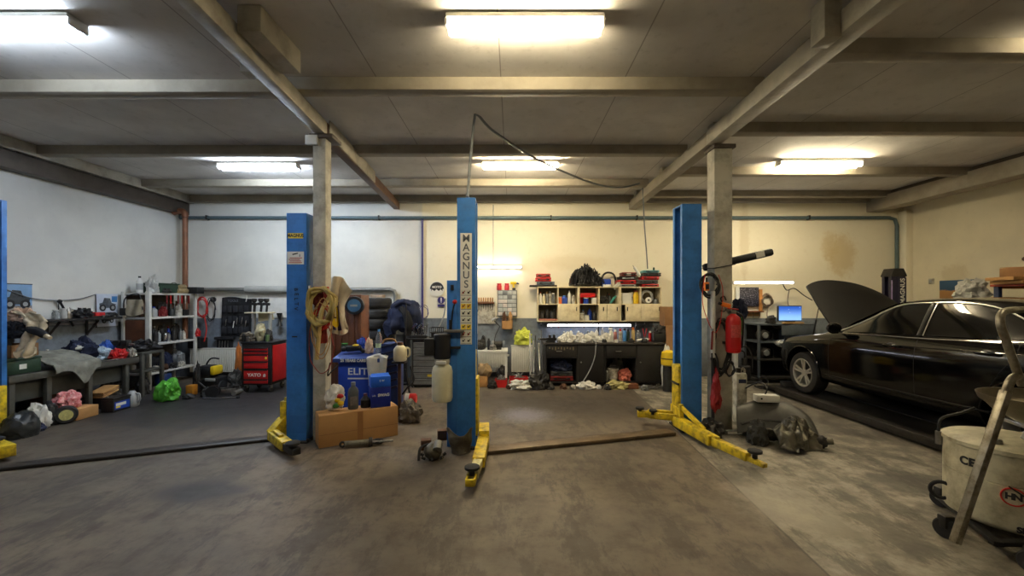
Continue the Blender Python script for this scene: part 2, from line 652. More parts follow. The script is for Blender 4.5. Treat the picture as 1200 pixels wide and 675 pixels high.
# packing blocks beside the beams
struct(G().bb((lx(3.3) + .08, 3.15, 3.6), (lx(3.3) + .26, 3.75, 3.8), .01).build('trim_left', beamw))
struct(G().bb((lx(3.7) - .28, 3.78, 3.64), (lx(3.7) - .1, 3.92, 3.8), .01).build('trim_left', beamw))
struct(G().bb((rx_(3.0) - .2, 3.05, 3.5), (rx_(3.0) - .07, 3.2, 3.8), .01).build('trim_right', beamw))
# columns
struct(G().bb((-2.29, 4.9, 0), (-2.14, 5.06, ZB), .012).build('column', colm))
struct(G().bb((2.475, 5.22, 0), (2.70, 5.42, ZB), .015).build('column', colm))
for x, y in ((-2.2, 4.9), (2.58, 5.22)):
    struct(G().bb((x - .12, y - .03, ZB - .05), (x + .15, y + .24, ZB), .01).build('trim_column', beamd))
struct(G().bb((-2.36, 4.86, 3.39), (-2.22, 4.9, 3.5), .008).build('trim_column', white))
# pilaster in the right back corner
struct(G().bb((8.13, 8.8, 0), (XR, 9.0, 3.46), .01).build('trim_corner', MATS.get('x') or bpy.data.materials['wall_paint_back']))

# ceiling lights
lampw = mat('lamp_housing', (214, 212, 204), 0.4, var=0.08)


def lamp_mats(nm, rgb, st):
    return mat('tube_%s_%d' % (nm, st), (250, 250, 245), 0.4, emit=rgb, estr=st, var=0.0)


WARM, COOL = (255, 236, 196), (220, 235, 255)


def ceiling_light(x, y, L, label, nm, rgb, st, z=3.79):
    t = thing('ceiling_light', label, 'ceiling light', (x, y, z), 0, 'fluorescent ceiling lights')
    h = G()
    h.bb((-L / 2, -.085, -.035), (L / 2, .085, 0), .008)
    h.prism([(-L / 2, -.05, -.035), (-L / 2, .05, -.035), (-L / 2, .03, -.06), (-L / 2, -.03, -.06)], (L, 0, 0))
    h.build('housing', lampw, t)
    for s in (-1, 1):
        G().bb((s * L / 2 - .012, -.075, -.09), (s * L / 2 + .012, .075, -.03), .01).build('end_cap', lampw, t)
    for s in (-1, 1):
        G().cyl((-L / 2 + .02, s * .052, -.085), (L / 2 - .02, s * .052, -.085), .02, seg=12).build('tube', lamp_mats(nm, rgb, st), t)
    return t


ceiling_light(.1, 3.3, 1.2, 'warm twin tube ceiling light nearest the camera above the middle bay', 'warm', WARM, 52)
ceiling_light(.13, 6.72, 1.2, 'warm twin tube ceiling light deeper in the middle bay', 'warm', WARM, 120)
ceiling_light(4.79, 6.66, 1.27, 'warm twin tube ceiling light above the black car', 'warm', WARM, 90)
ceiling_light(-3.98, 3.3, 1.25, 'cold white ceiling light at the top left edge of the picture', 'cool', COOL, 44)
ceiling_light(-4.03, 6.8, 1.25, 'cold white ceiling light over the tool chest bay', 'cool', COOL, 110)
ceiling_light(4.9, 3.2, 1.25, 'warm ceiling light just outside the top right edge', 'warm', WARM, 30)


def wall_tube(x, y, z, L, label, rgb, st):
    t = thing('tube_light', label, 'tube light', (x, y, z), 0)
    G().bb((-L / 2, -.02, -.02), (L / 2, .035, .03), .006).build('housing', lampw, t)
    for s in (-1, 1):
        G().bb((s * L / 2 - .015, -.07, -.03), (s * L / 2 + .015, .03, .03), .006).build('end_cap', lampw, t)
    G().cyl((-L / 2, -.045, 0), (L / 2, -.045, 0), .016, seg=12).build('tube', mat('wall_tube_%d' % st, (250, 250, 250), .4, emit=rgb, estr=st, var=0), t)
    return t


wall_tube(atx(578, 8.93), 8.955, atz(313, 8.93), 1.2, 'white tube light on the wall above the small parts organiser', (255, 250, 240), 14)
wall_tube(atx(893, 8.5), 8.5, atz(331.5, 8.5), 1.2, 'bright tube light hung above the dark picture board', (245, 240, 255), 14)
wall_tube(atx(690, 8.9), 8.92, 1.08, 1.75, 'tube light under the cream wall cabinets', (235, 238, 255), 12)

# pipes on the back wall
pipeg = mat('pipe_grey', (84, 104, 110), 0.5, .2, var=.2)
pipew = mat('pipe_lagged', (176, 176, 170), 0.55, var=.2)
copper = mat('pipe_copper', (138, 92, 66), 0.5, .3, var=.3)
t = thing('service_pipe', 'long grey pipe high along the back wall bending down at right', 'pipe', (0, 8.94, 0))
xr = atx(1051, 8.94)
G().tube([(-6.96, 0, 3.335), (xr - .16, 0, 3.335), (xr - .04, 0, 3.30), (xr, 0, 3.17), (xr, 0, .5)], .034, 10, 1).build('pipe', pipeg, t)
for i in range(8):
    G().bb((-6.4 + i * 1.8, -.045, 3.29), (-6.37 + i * 1.8, .05, 3.38), .004).build('clip', dark, t)
t = thing('heating_pipe', 'lagged heating pipe at head height running behind the blue post', 'pipe', (0, 8.9, 0))
G().tube([(-6.60, 0, 1.83), (-2.55, 0, 1.83), (-2.46, 0, 1.80), (-2.43, 0, 1.71), (-2.43, 0, .7)], .042, 10, 1).build('pipe', galv, t)
G().cyl((-5.55, 0, 1.83), (-4.35, 0, 1.83), .075, seg=14).build('lagging', pipew, t)
tag(G().tube([at(217, 255, 8.72), at(217, 340, 8.72), at(217, 400, 8.72)], .05, 10, 1).build('riser_pipe', copper), 'brown riser pipe in the left back corner', 'pipe')
tag(G().tube([at(203, 249, 8.72), at(211, 247, 8.72), at(216, 249, 8.72), at(217, 254.5, 8.72)], .06, 10, 4).build('pipe_elbow', copper), 'brown pipe elbow under the ceiling in the left back corner', 'pipe')
tag(G().tube([at(495, 256, 8.95), at(495, 385, 8.95)], .022, 8, 1).build('conduit', purple), 'thin dark conduit between the blue jacket and the round sign', 'pipe')
tag(G().tube([at(578, 240, 8.98), at(578, 312, 8.98)], .008, 6, 1).build('lamp_cable', lgrey), 'thin cable down the wall to the white tube light', 'cable')
# hanging hose from lift post to the beam
tag(G().tube([at(548, 231, 4.8), at(551, 190, 4.85), at(556, 140, 5.0), at(560, 135, 5.05), at(580, 155, 5.3), at(630, 187, 6.0), at(690, 213, 6.9), at(725, 220, 7.4), at(752, 214, 7.75)], .016, 8, 8).build('hanging_hose', grey), 'grey hose looping from the white striped lift post across the ceiling', 'hose')
tag(G().tube([at(753, 216, 7.9), at(755, 260, 8.1), at(758, 300, 8.3), at(759, 315, 8.35)], .012, 6, 4).build('hanging_cable', grey), 'thin cable dropping from the beam to the stacked tool cases', 'cable')
# ---------------------------------------------------------------- two-post lifts


def c_section(w, dp, h, sx, t=.014, lip=.055, z0=0.0):
    """open towards sx * +X"""
    g = G()
    pts = [(w / 2, -dp / 2), (-w / 2, -dp / 2), (-w / 2, dp / 2), (w / 2, dp / 2), (w / 2, dp / 2 - lip), (w / 2 - t, dp / 2 - lip), (w / 2 - t, dp / 2 - t), (-w / 2 + t, dp / 2 - t), (-w / 2 + t, -dp / 2 + t), (w / 2 - t, -dp / 2 + t), (w / 2 - t, -dp / 2 + lip), (w / 2, -dp / 2 + lip)]
    g.prism([(sx * x, y, z0) for x, y in pts], (0, 0, h), 0)
    return g


def lift_post(label, x, y, w, dp, h, sx, carr=True):
    t = thing('lift_post', label, 'car lift', (x, y, 0), 0)
    c_section(w, dp, h - .01, sx, z0=.01).build('column', blue, t)
    G().bb((-w / 2 + .002, -dp / 2 + .002, h - .012), (w / 2 - .002, dp / 2 - .002, h + .004)).build('top_plate', blue2, t)
    G().bb((-w / 2 - .03, -dp / 2 - .06, 0), (w / 2 + .03, dp / 2 + .06, .018), .004).build('base_plate', dark, t)
    for s in (-1, 1):
        G().cyl((s * (w / 2 + .03), -dp / 2 - .03, .016), (s * (w / 2 + .03), -dp / 2 - .03, .045), .018, seg=6).build('anchor_bolt', dark, t)
    # screw spindle and cable run inside
    G().cyl((0, 0, .02), (0, 0, h - .02), .024, seg=10).build('spindle', dark, t)
    G().tube([(sx * w * .3, -.05, .4), (sx * w * .3, -.05, h - .1)], .008, 6, 1).build('chain', steel, t)
    return t


def pad(t, p, r=.055, h=.06):
    p = Vector(p)
    a = G().cyl(p, p + Vector((0, 0, h)), .024, seg=12).build('lifting_pad', dark, t)
    G().lathe([(r * .8, h), (r, h + .008), (r, h + .028), (r * .85, h + .034)], p, seg=18).build('rubber_disc', rubber, a)
    return a


def arm(t, pts, w, h, name='arm'):
    g = G()
    for a, b in zip(pts, pts[1:]):
        g.bar(a, b, w, h, .008)
    return g.build(name, yel, t)


# ---- post with the big white strip
M = lift_post('tall blue lift post with white lettered strip in the middle bay', -.5, 4.81, .2, .3, 2.73, 1)
G().bb((-.212, -.15, .01), (-.1, .11, 1.83), .006).build('control_box', blue2, M)
G().bb((-.17, -.165, 1.72), (-.135, -.15, 1.78), .004).build('door_latch', black, M)
lev = G().tube([(-.16, -.155, 1.36), (-.14, -.2, 1.5), (-.115, -.235, 1.58)], .008, 8, 3).build('release_lever', black, M)
G().ball((-.113, -.238, 1.595), .026, 2).build('knob', red, lev)
G().bb((-.185, -.18, 1.29), (-.15, -.15, 1.4), .008).build('lever_bracket', black, M)
G().bb((-.24, -.19, 1.26), (-.02, -.15, 1.295), .004).build('clamp', steel, M)
G().bb((-.24, -.19, 1.085), (-.06, -.15, 1.11), .004).build('clamp', black, M)
mo = G()
mo.cyl((-.255, -.19, .98), (-.255, -.19, 1.25), .092, seg=20, bev=.012)
mo.bb((-.44, -.26, 1.02), (-.33, -.13, 1.2), .012)
mo.build('motor', black, M)
for k in range(5):
    pass
tk = G().lathe([(.04, .52), (.10, .525), (.112, .56), (.112, .84), (.10, .89), (.075, .915), (.075, .955), (.06, .99)], (-.255, -.19, 0), seg=24).build('oil_tank', tankw, M)
G().lathe([(.078, .93), (.082, .94), (.082, .975), (.07, .985)], (-.255, -.19, 0), seg=20).build('tank_collar', oldwhite, tk)
G().bb((-.31, -.30, .93), (-.20, -.25, .965), .008).build('tank_bracket', white, tk)
st = G().bb((-.064, -.1525, 1.13), (.062, -.1495, 2.345)).build('sign_strip', paper, M)
for i, ch in enumerate('MAGNUS'):
    text(ch, .115, inkg, st, (0, -.1532, 2.285 - i * .1), bold=.0015, sx=.95)
gy, gk, gr_, gl = G(), G(), G(), G()
for r in range(8):
    for c in range(2):
        cx, cz = -.03 + c * .058, 1.70 - r * .0755
        (gy if (r in (2, 5)) else gl).bb((cx - .026, -.1532, cz - .030), (cx + .026, -.1528, cz + .026))
        gk.bb((cx - .014, -.1538, cz - .016 + (r % 3) * .004), (cx + .008, -.1533, cz + .006))
        gk.ball((cx + .012, -.1535, cz + .010), (.007, .0006, .007), 1)
        gk.bb((cx - .028, -.1536, cz - .037), (cx + .028, -.1531, cz - .032))
        if (r + c) % 3 != 1 and r < 3 or r == 6:
            gr_.prism([(cx - .018, -.154, cz - .022), (cx - .012, -.154, cz - .022), (cx + .018, -.154, cz + .018), (cx + .012, -.154, cz + .018)], (0, .0005, 0))
gy.build('pictogram_fields', inky, st)
gl.build('pictogram_fields', mat('strip_pale', (214, 214, 200), .6, var=.05), st)
gk.build('pictograms', ink, st)
gr_.build('pictogram_bars', inkr, st)
ca = G()
ca.bb((.075, -.125, .12), (.125, .125, .75), .008)
ca.bb((.06, -.11, .3), (.095, .11, 1.05), .006)
ca.build('carriage', yel, M)
arm(M, [(.19, -.05, .17), (.205, -.30, .15)], .11, .17, 'arm_bracket')
arm(M, [(.20, -.26, .13), (.19, -.86, .11)], .115, .10)
e = G().bar((.19, -.80, .115), (.165, -1.12, .10), .085, .07, .006).build('arm_extension', mat('worn_yellow', (214, 206, 150), .5, var=.5, scale=30, dirt=(150, 128, 50)), M)
pad(M, (.155, -1.12, .10), .066, .05)
f = G()
for s in (-1, 1):
    f.bar((.155 + s * .034, -1.1, .085), (.15 + s * .034, -1.24, .085), .018, .06, .003)
f.bar((.116, -1.24, .085), (.184, -1.24, .085), .018, .06, .003)
f.build('arm_fork', yel, M)

# ---- post on the right of the middle bay
R = lift_post('dark sided blue lift post open to the left beside the right column', 2.205, 5.38, .24, .3, 2.79, -1)
ca = G()
ca.bb((-.15, -.11, .08), (-.05, .11, .80), .008)
ca.bb((-.16, -.13, .05), (-.1, .13, .28), .006)
ca.build('carriage', yel, R)
G().bb((-.163, -.12, .56), (-.14, .12, .585), .003).build('carriage_band', dark, R)
g = G()
g.bar((-.14, -.16, .12), (-.02, -.86, .10), .05, .13, .006)
g.bar((-.14, -.16, .31), (-.05, -.60, .16), .035, .05, .004)
g.bar((-.14, -.17, .34), (-.14, -.17, .06), .05, .05, .004)
g.bar((-.20, -.10, .12), (-.08, -.80, .10), .04, .11, .006)
g.build('arm', yel, R)
g = G()
g.bar((-.04, -.80, .10), (.10, -1.22, .085), .075, .085, .006)
g.bar((.10, -1.20, .07), (.17, -1.38, .06), .06, .04, .004)
g.build('arm_extension', yel, R)
pad(R, (.135, -1.27, .09), .066, .05)
g = G()
g.bar((-.16, .05, .14), (-.42, .20, .13), .05, .12, .006)
g.bar((-.16, -.1, .16), (-.36, .02, .15), .05, .07, .006)
g.bar((-.36, .02, .15), (-.42, .2, .15), .04, .07, .006)
g.build('arm', yel, R)
g = G()
g.bar((-.40, .17, .13), (-.56, .22, .12), .07, .08, .006)
g.build('arm_extension', yel, R)
pad(R, (-.53, .21, .13), .055, .05)
pad(R, (-.40, .08, .15), .05, .03)

# ---- post left of the striped one, beside the left column
L_ = lift_post('blue lift post with yellow and white stickers beside the left column', -2.45, 5.0, .225, .3, 2.60, -1)
s1 = G().bb((-.095, -.1525, 2.315), (.075, -.1495, 2.375)).build('maker_sticker', inky, L_)
text('MAGNUS', .05, ink, s1, (-.01, -.153, 2.345), bold=.002, sx=.9)
s2 = G().bb((-.105, -.1525, 2.02), (.085, -.1495, 2.165)).build('warning_sticker', paper, L_)
g = G()
g.prism([(-.04, -.1535, 2.125), (.02, -.1535, 2.14), (.015, -.1535, 2.152), (-.05, -.1535, 2.137)], (0, .0006, 0))
g.bb((.035, -.1535, 2.105), (.042, -.153, 2.135))
g.build('pictogram', ink, s2)
g = G()
for i in range(4):
    g.bb((-.085 + .01 * (i % 2), -.1535, 2.035 + i * .018), (.065 - .012 * (i % 3), -.153, 2.043 + i * .018))
g.build('small_print', inkr, s2)
for i, ch in enumerate('BELTV'):
    text(ch, .06, ink, L_, (-.005 + .006 * (i % 2), -.1515, 1.735 - i * .055), rot=(PI / 2, PI / 2, 0), bold=.001)
G().bb((-.05, -.153, 1.19), (.01, -.150, 1.205)).build('slot', dark, L_)
G().bb((-.112, -.1512, .1), (.112, -.15, .3)).build('foot_plate', blue2, L_)
ca = G()
ca.bb((-.16, -.12, .06), (-.06, .12, .5), .008)
ca.bb((-.19, -.15, .1), (-.12, -.02, .46), .006)
ca.build('carriage', yel, L_)
g = G()
g.bar((-.17, -.1, .24), (-.23, -.25, .12), .1, .1, .01)
g.bar((-.235, -.22, .11), (.10, -.54, .09), .11, .1, .01)
g.bar((-.16, -.30, .17), (-.02, -.43, .15), .05, .04, .006)
g.build('arm', yel, L_)
G().bar((.05, -.5, .09), (.28, -.70, .085), .085, .07, .006).build('arm_extension', dark, L_)
a = pad(L_, (.22, -.66, .10), .07, .04)

# ---- far left post, only its edge in the frame
Q = lift_post('blue lift post cut off by the left edge of the picture', -6.17, 4.97, .22, .3, 2.80, 1)
ca = G()
ca.bb((.06, -.12, .06), (.15, .12, .6), .008)
ca.build('carriage', yel, Q)
g = G()
g.bar((.16, -.1, .16), (.18, -.34, .14), .13, .15, .008)
g.bar((.17, -.3, .12), (1.12, -.72, .10), .16, .12, .008)
g.build('arm', yel, Q)
pad(Q, (.95, -.65, .15), .06, .04)

# cover channels across the floor between paired posts
cov = mat('cover_steel', (112, 94, 72), 0.5, .3, var=.45, scale=6)
tag(G().bar((-.33, 4.50, .022), (1.93, 5.15, .022), .17, .044, .012).build('cable_cover', cov), 'worn brown steel cover strip across the floor of the middle bay', 'floor cover')
tag(G().bar((-5.05, 4.00, .018), (-2.64, 5.0, .018), .17, .036, .012).build('cable_cover', mat('cover_dark', (52, 46, 42), .5, .2, var=.4)), 'dark steel cover strip across the floor of the left bay', 'floor cover')

# junk at the foot of the striped post
t = thing('scrap_pump', 'grimy cast metal pump lying at the foot of the striped post', 'scrap part', (-.80, 4.33, 0), .3)
G().ball((0, 0, .085), (.09, .085, .085), 3, amp=.12, fr=3, seed=3, flat=.95).build('housing', mat('oily_metal', (120, 116, 100), .45, .4, var=.6, scale=16), t)
G().cyl((.03, -.09, .12), (.05, -.02, .17), .045, seg=14).build('flange', steel, t)
g = G()
for i in range(7):
    a = i * .9
    g.cyl((.1 * math.cos(a), .1 * math.sin(a), .03), (.13 * math.cos(a), .13 * math.sin(a), .05), .016, seg=6)
g.tube([(-.05, .02, .15), (-.13, -.02, .13), (-.15, -.08, .03)], .014, 8)
g.build('studs', dark, t)


def sh(u, v):
    return (-.70 + .30 * u + .04 * v, 4.50 - .10 * u + .03 * v, .02 + .27 * v + .03 * math.sin(u * 9))


g = G().sheet(lambda u, v: (-.545 + (.10 + .035 * v) * math.cos(PI * (.95 + 1.2 * u)), 4.52 + (.09 + .02 * v) * math.sin(PI * (.95 + 1.2 * u)), .004 + (.24 + .03 * math.sin(u * 9)) * v), 30, 14, .004)
for v in g.bm.verts:
    if v.co.z > .02:
        v.co += noise.noise_vector(v.co * 8) * .03 + noise.noise_vector(v.co * 22) * .008
tag(g.build('bent_sheet', mat('dull_sheet', (118, 112, 98), .45, .6, var=.45, scale=14)), 'crumpled grey metal sheet leaning on the striped post foot', 'scrap part')
for p, l in (((-.93, 4.62, 0), 'rusty brown block on the floor left of the scrap pump'), ((-.81, 4.95, 0), 'rusty brown block behind the scrap pump by the post')):
    tag(G().box((p[0], p[1], .055), (.11, .1, .11), rz=.2, bev=.008).build('wood_block', rust), l, 'block')
# ---------------------------------------------------------------- the black car on the ramps
paint = mat('black_car_paint', (7, 7, 8), 0.09, var=.15, scale=4, spec=.4)
glass = mat('car_glass', (10, 11, 12), 0.05, var=.05, spec=.6)
hoodm = mat('dusty_black', (17, 16, 15), 0.55, var=.3, scale=5, spec=.2)
trimb = mat('car_trim_black', (16, 16, 17), .45, var=.2)
silver = mat('alloy', (215, 214, 208), .28, .6, var=.15)
RAMP = .105
WZ = .27
CY, CXX = 6.9, 5.6
car = thing('car', 'black four door car with open bonnet standing on the lift ramps', 'car', (CXX, CY, .17), 0)
# yl, floor z, half width, belt z, roof half width, roof z
ST = [(.14, .34, .60, .62, .40, .64), (.20, .26, .74, .68, .55, .68), (.30, .22, .85, .74, .62, .70), (.5, .19, .90, .80, .64, .70), (.93, .19, .915, .87, .66, .72), (1.22, .19, .92, .915, .68, .82), (1.42, .19, .922, .945, .70, 1.0),
      (1.8, .19, .925, .965, .655, 1.20), (2.3, .19, .925, .985, .595, 1.415), (2.75, .19, .925, .995, .58, 1.462), (3.2, .19, .925, 1.01, .57, 1.455), (3.6, .19, .922, 1.03, .56, 1.405), (4.05, .19, .92, 1.05, .58, 1.25), (4.45, .20, .91, 1.05, .66, 1.09), (4.8, .22, .88, 1.03, .68, 1.065), (5.02, .28, .82, .97, .64, 1.03), (5.13, .36, .72, .80, .56, .84)]


def cm1(a, b, c, d, t):
    return 0.5 * ((2 * b) + (-a + c) * t + (2 * a - 5 * b + 4 * c - d) * t * t + (-a + 3 * b - 3 * c + d) * t ** 3)


def station(yl):
    k = 0
    while k < len(ST) - 2 and ST[k + 1][0] <= yl:
        k += 1
    p1, p2 = ST[k], ST[k + 1]
    p0, p3 = ST[max(k - 1, 0)], ST[min(k + 2, len(ST) - 1)]
    t = (yl - p1[0]) / (p2[0] - p1[0])
    # monotone-ish hermite with real spacing
    out = []
    for i in range(1, 6):
        h = p2[0] - p1[0]
        m1 = (p2[i] - p0[i]) / max(p2[0] - p0[0], 1e-6)
        m2 = (p3[i] - p1[i]) / max(p3[0] - p1[0], 1e-6)
        t2, t3 = t * t, t * t * t
        out.append((2 * t3 - 3 * t2 + 1) * p1[i] + (t3 - 2 * t2 + t) * h * m1 + (-2 * t3 + 3 * t2) * p2[i] + (t3 - t2) * h * m2)
    return out


def sect(yl):
    z0, w, zb, rw, zr = station(yl)
    zs = zb - z0
    return [(0, z0), (.78 * w, z0), (.93 * w, z0 + .05 * zs), (.985 * w, z0 + .17 * zs), (1.0 * w, z0 + .45 * zs), (1.0 * w, z0 + .70 * zs), (.982 * w, z0 + .86 * zs), (.945 * w, zb - .015), (.92 * w, zb), (.90 * w + .0, zb + .012 * (1 if zr > zb else -2)),
            (rw + (.90 * w - rw) * .45, zb + (zr - zb) * .56), (rw, zr - .055 * (1 if zr > zb else 0)), (rw * .86, zr - .012), (rw * .5, zr + .006), (0, zr + .012)]


def surf(yl, u, out=0.0):
    s = sect(yl)
    n = len(s)

    def pt(u):
        u = max(0, min(n - 1.0001, u))
        k = int(u)
        t = u - k
        a, b, c, d = s[max(k - 1, 0)], s[k], s[k + 1], s[min(k + 2, n - 1)]
        lo_x, hi_x = min(b[0], c[0]), max(b[0], c[0])
        x = cm1(a[0], b[0], c[0], d[0], t)
        z = cm1(a[1], b[1], c[1], d[1], t)
        return x, z
    x, z = pt(u)
    if out:
        x2, z2 = pt(u + .05)
        x1, z1 = pt(u - .05)
        dx, dz = x2 - x1, z2 - z1
        l = math.hypot(dx, dz) or 1
        x += dz / l * out
        z += -dx / l * out
    return Vector((x, .93 - yl, z))


def mx(v, s):
    return Vector((v.x * s, v.y, v.z))


# body shell
NU = 14 * 5
ys = [.14 + 4.99 * i / 130 for i in range(131)]
bm = bmesh.new()
rows = []
for y in ys:
    half = [surf(y, 14 * j / NU) for j in range(NU + 1)]
    ring = [mx(p, 1) for p in half] + [mx(p, -1) for p in half[-2:0:-1]]
    rows.append([bm.verts.new(p) for p in ring])
nr = len(rows[0])
for a, b in zip(rows, rows[1:]):
    for i in range(nr):
        bm.faces.new((a[i], a[(i + 1) % nr], b[(i + 1) % nr], b[i]))
bm.faces.new(list(reversed(rows[0])))
bm.faces.new(rows[-1])
bmesh.ops.recalc_face_normals(bm, faces=bm.faces)
me = bpy.data.meshes.new('tmp')
bm.to_mesh(me)
bm.free()
tmp = bpy.data.objects.new('tmp', me)
C.objects.link(tmp)
cut = G()
WB = 3.02
for yy in (0, -WB):
    for s in (-1, 1):
        cut.cyl((s * .62, yy, WZ + .03), (s * 1.1, yy, WZ + .03), .39, seg=48)
cme = bpy.data.meshes.new('cut')
bmesh.ops.recalc_face_normals(cut.bm, faces=cut.bm.faces)
cut.bm.to_mesh(cme)
cut.bm.free()
co_ = bpy.data.objects.new('cut', cme)
C.objects.link(co_)
md = tmp.modifiers.new('b', 'BOOLEAN')
md.object = co_
md.operation = 'DIFFERENCE'
md.solver = 'EXACT'
bpy.context.view_layer.update()
bme = bpy.data.meshes.new_from_object(tmp.evaluated_get(bpy.context.evaluated_depsgraph_get()))
bpy.data.objects.remove(tmp)
bpy.data.objects.remove(co_)
g = G()
g.bm.free()
g.bm = bmesh.new()
g.bm.from_mesh(bme)
body = g.build('body', paint, car, ang=28)
body.data.materials.clear()
body.data.materials.append(paint)


def patch(name, m, fn, nu, nv, th=.004, parent=car):
    return G().sheet(fn, nu, nv, th).build(name, m, parent, ang=50)


# greenhouse glass: front door, rear door and quarter panes, both sides
def top_u(yl):  # window top follows the roof rail, dropping at both ends
    return 10.92


for s in (-1, 1):
    for y0, y1, nm in ((1.62, 2.80, 'front_side_window'), (2.90, 3.72, 'rear_side_window')):
        def fn(a, b, y0=y0, y1=y1, s=s):
            # slanted B pillar edge, pointed ends
            yb, yt = y0, y1
            if y0 < 2:
                e0 = 1.62 + .62 * b
                e1 = 2.80 + .06 * (-b)
            else:
                e0 = 2.90 - .06 * b
                e1 = 3.62 - .34 * b ** 1.6
            y = e0 + (e1 - e0) * a
            return mx(surf(y, 9.12 + (10.86 - 9.12) * b, .006), s)
        patch(nm, glass, fn, 26, 12, -.004 * s)
    def qf(a, b, s=s):
        e0 = 3.70 - .30 * b ** 1.5
        e1 = 4.04 - .52 * b ** 1.1
        return mx(surf(e0 + (max(e1, e0 + .03) - e0) * a, 9.15 + 1.45 * b, .006), s)
    patch('quarter_window', glass, qf, 10, 10, -.004 * s)
    # bright trim: belt strip and roof arch
    belt = [mx(surf(1.56 + 2.52 * i / 30, 8.75, .006), s) for i in range(31)]
    arch = [mx(surf(1.50 + .80 * i / 12, 9.1 + 1.85 * i / 12, .008), s) for i in range(13)] + [mx(surf(2.30 + .90 * i / 16, 10.97, .010), s) for i in range(1, 17)] + [mx(surf(3.20 + .90 * i / 14, 10.97 - 1.9 * (i / 14) ** 1.7, .008), s) for i in range(1, 15)]
    G().tube(belt, .010, 6, 1).build('belt_trim', chrome, car)
    G().tube(arch, .009, 6, 1).build('window_trim', silver, car)
    G().tube([mx(surf(2.83 - .06 * b / 8, 9.1 + 1.8 * b / 8, .007), s) for b in range(9)], .022, 8, 1).build('door_pillar', trimb, car)
    G().tube([mx(surf(2.88 - .06 * b / 8, 9.1 + 1.8 * b / 8, .012), s) for b in range(9)], .006, 6, 1).build('pillar_trim', silver, car)
    # shut lines
    for y in (1.52, 2.86, 3.86):
        pts = [mx(surf(y + (.0 if y < 3.5 else -.22 * max(0, 1 - abs(k - 3) / 5)), 3 + 5.6 * k / 16, -.004), s) for k in range(17)]
        G().tube(pts, .006, 6, 1).build('shut_line', trimb, car)
    # sill strip
    G().tube([mx(surf(1.45 + 2.2 * i / 14, 3.05, .006), s) for i in range(15)], .014, 8, 1).build('sill_trim', hoodm, car)
    # shoulder crease
    G().tube([mx(surf(.5 + 3.9 * i / 40, 6.1, .0), s) for i in range(41)], .006, 6, 1).build('shoulder_crease', paint, car)
    # handles
    for y, nm in ((2.55, 'front'), (3.62, 'rear')):
        c = mx(surf(y, 6.0, .02), s)
        h = G()
        h.tube([c + Vector((-.02 * s, .11, -.004)), c + Vector((.012 * s, .07, 0)), c + Vector((.018 * s, 0, .002)), c + Vector((.012 * s, -.07, 0)), c + Vector((-.02 * s, -.11, -.004))], .017, 10, 5)
        h.build('door_handle', paint, car)
        G().ball(c + Vector((-.02 * s, 0, 0)), (.012, .075, .035), 2).build('handle_recess', trimb, car)
    # mirror
    c = Vector((s * .99, .93 - 1.72, 1.04))
    m_ = G().ball(c, (.10, .075, .08), 3)
    for v in m_.bm.verts:
        if v.co.y < c.y - .03:
            v.co.y = c.y - .03
    mm = m_.build('mirror', paint, car)
    G().bar((s * .87, .93 - 1.70, .985), (s * .96, .93 - 1.71, 1.0), .06, .03, .008).build('mirror_arm', trimb, mm)
    G().ball(c + Vector((0, -.032, 0)), (.082, .004, .062), 2).build('mirror_glass', glass, mm)
    # lamps
    G().ball(Vector((s * .70, .93 - .12, .66)), (.16, .13, .07), 3, rz=-.5 * s).build('headlight', clear, car)
    G().ball(Vector((s * .70, .93 - 5.06, .86)), (.14, .07, .085), 3).build('tail_light', dred, car)
    # arch lips
    for yy in (0, -WB):
        pts = []
        for i in range(25):
            a = PI * (-.08 + 1.16 * i / 24)
            yl_ = .93 - yy -   .397 * math.cos(a)
            zz = WZ + .03 +   .397 * math.sin(a)
            u = 2.0
            while u < 8.5 and surf(yl_, u).z < zz:
                u += .05
            p = surf(yl_, u, .003)
            pts.append(mx(Vector((p.x, yy +   .397 * math.cos(a), zz)), s))
        G().tube(pts, .012, 8, 1).build('arch_lip', paint, car)
# windscreen, rear screen
patch('windscreen', glass, lambda a, b: Vector(((a * 2 - 1) * (surf(1.42 + .86 * b, 11.0).x - .05), .93 - (1.46 + .82 * b), surf(1.46 + .82 * b, 13.9 - 1.9 * abs(a * 2 - 1) ** 3, .004).z)), 20, 12)
patch('rear_screen', glass, lambda a, b: Vector(((a * 2 - 1) * (surf(3.72 + .62 * b, 11.0).x - .05),   .93 - (3.72 + .62 * b), surf(3.72 + .62 * b, 13.9 - 1.9 * abs(a * 2 - 1) ** 3, .004).z)), 20, 12)
# engine bay
eb = G()
eb.bb((-.42, -.15, .66), (.40, .55, .83), .04)
eb.build('engine_cover', trimb, car)
for s in (-1, 1):
    G().cyl((s * .55, -.02, .7), (s * .55, -.02, .86), .09, seg=18, bev=.01).build('strut_tower', dark, car)
G().bb((.42, .15, .68), (.62, .45, .86), .015).build('battery', black, car)
G().bb((-.5, .78, .35), (.5, .9, .58), .03).build('grille', trimb, car)
# raised bonnet: outer skin with rounded front, hinged at the scuttle
hinge = Vector((0, .93 - 1.36, .985))
A = math.radians(43)


def hood(a, b):
    x = (a * 2 - 1)
    ln = 1.14 - .20 * abs(x) ** 2.6
    w = .70 + .03 * math.sin(b * PI) - .05 * b
    cr = .05 * (1 - x * x) * (1 - .3 * b) - .05 * max(0, b - .75) * 2 * (1)
    yy, zz = ln * b, cr
    return hinge + Vector((x * w, yy * math.cos(A) - zz * math.sin(A), yy * math.sin(A) + zz * math.cos(A) - .07 * x * b))


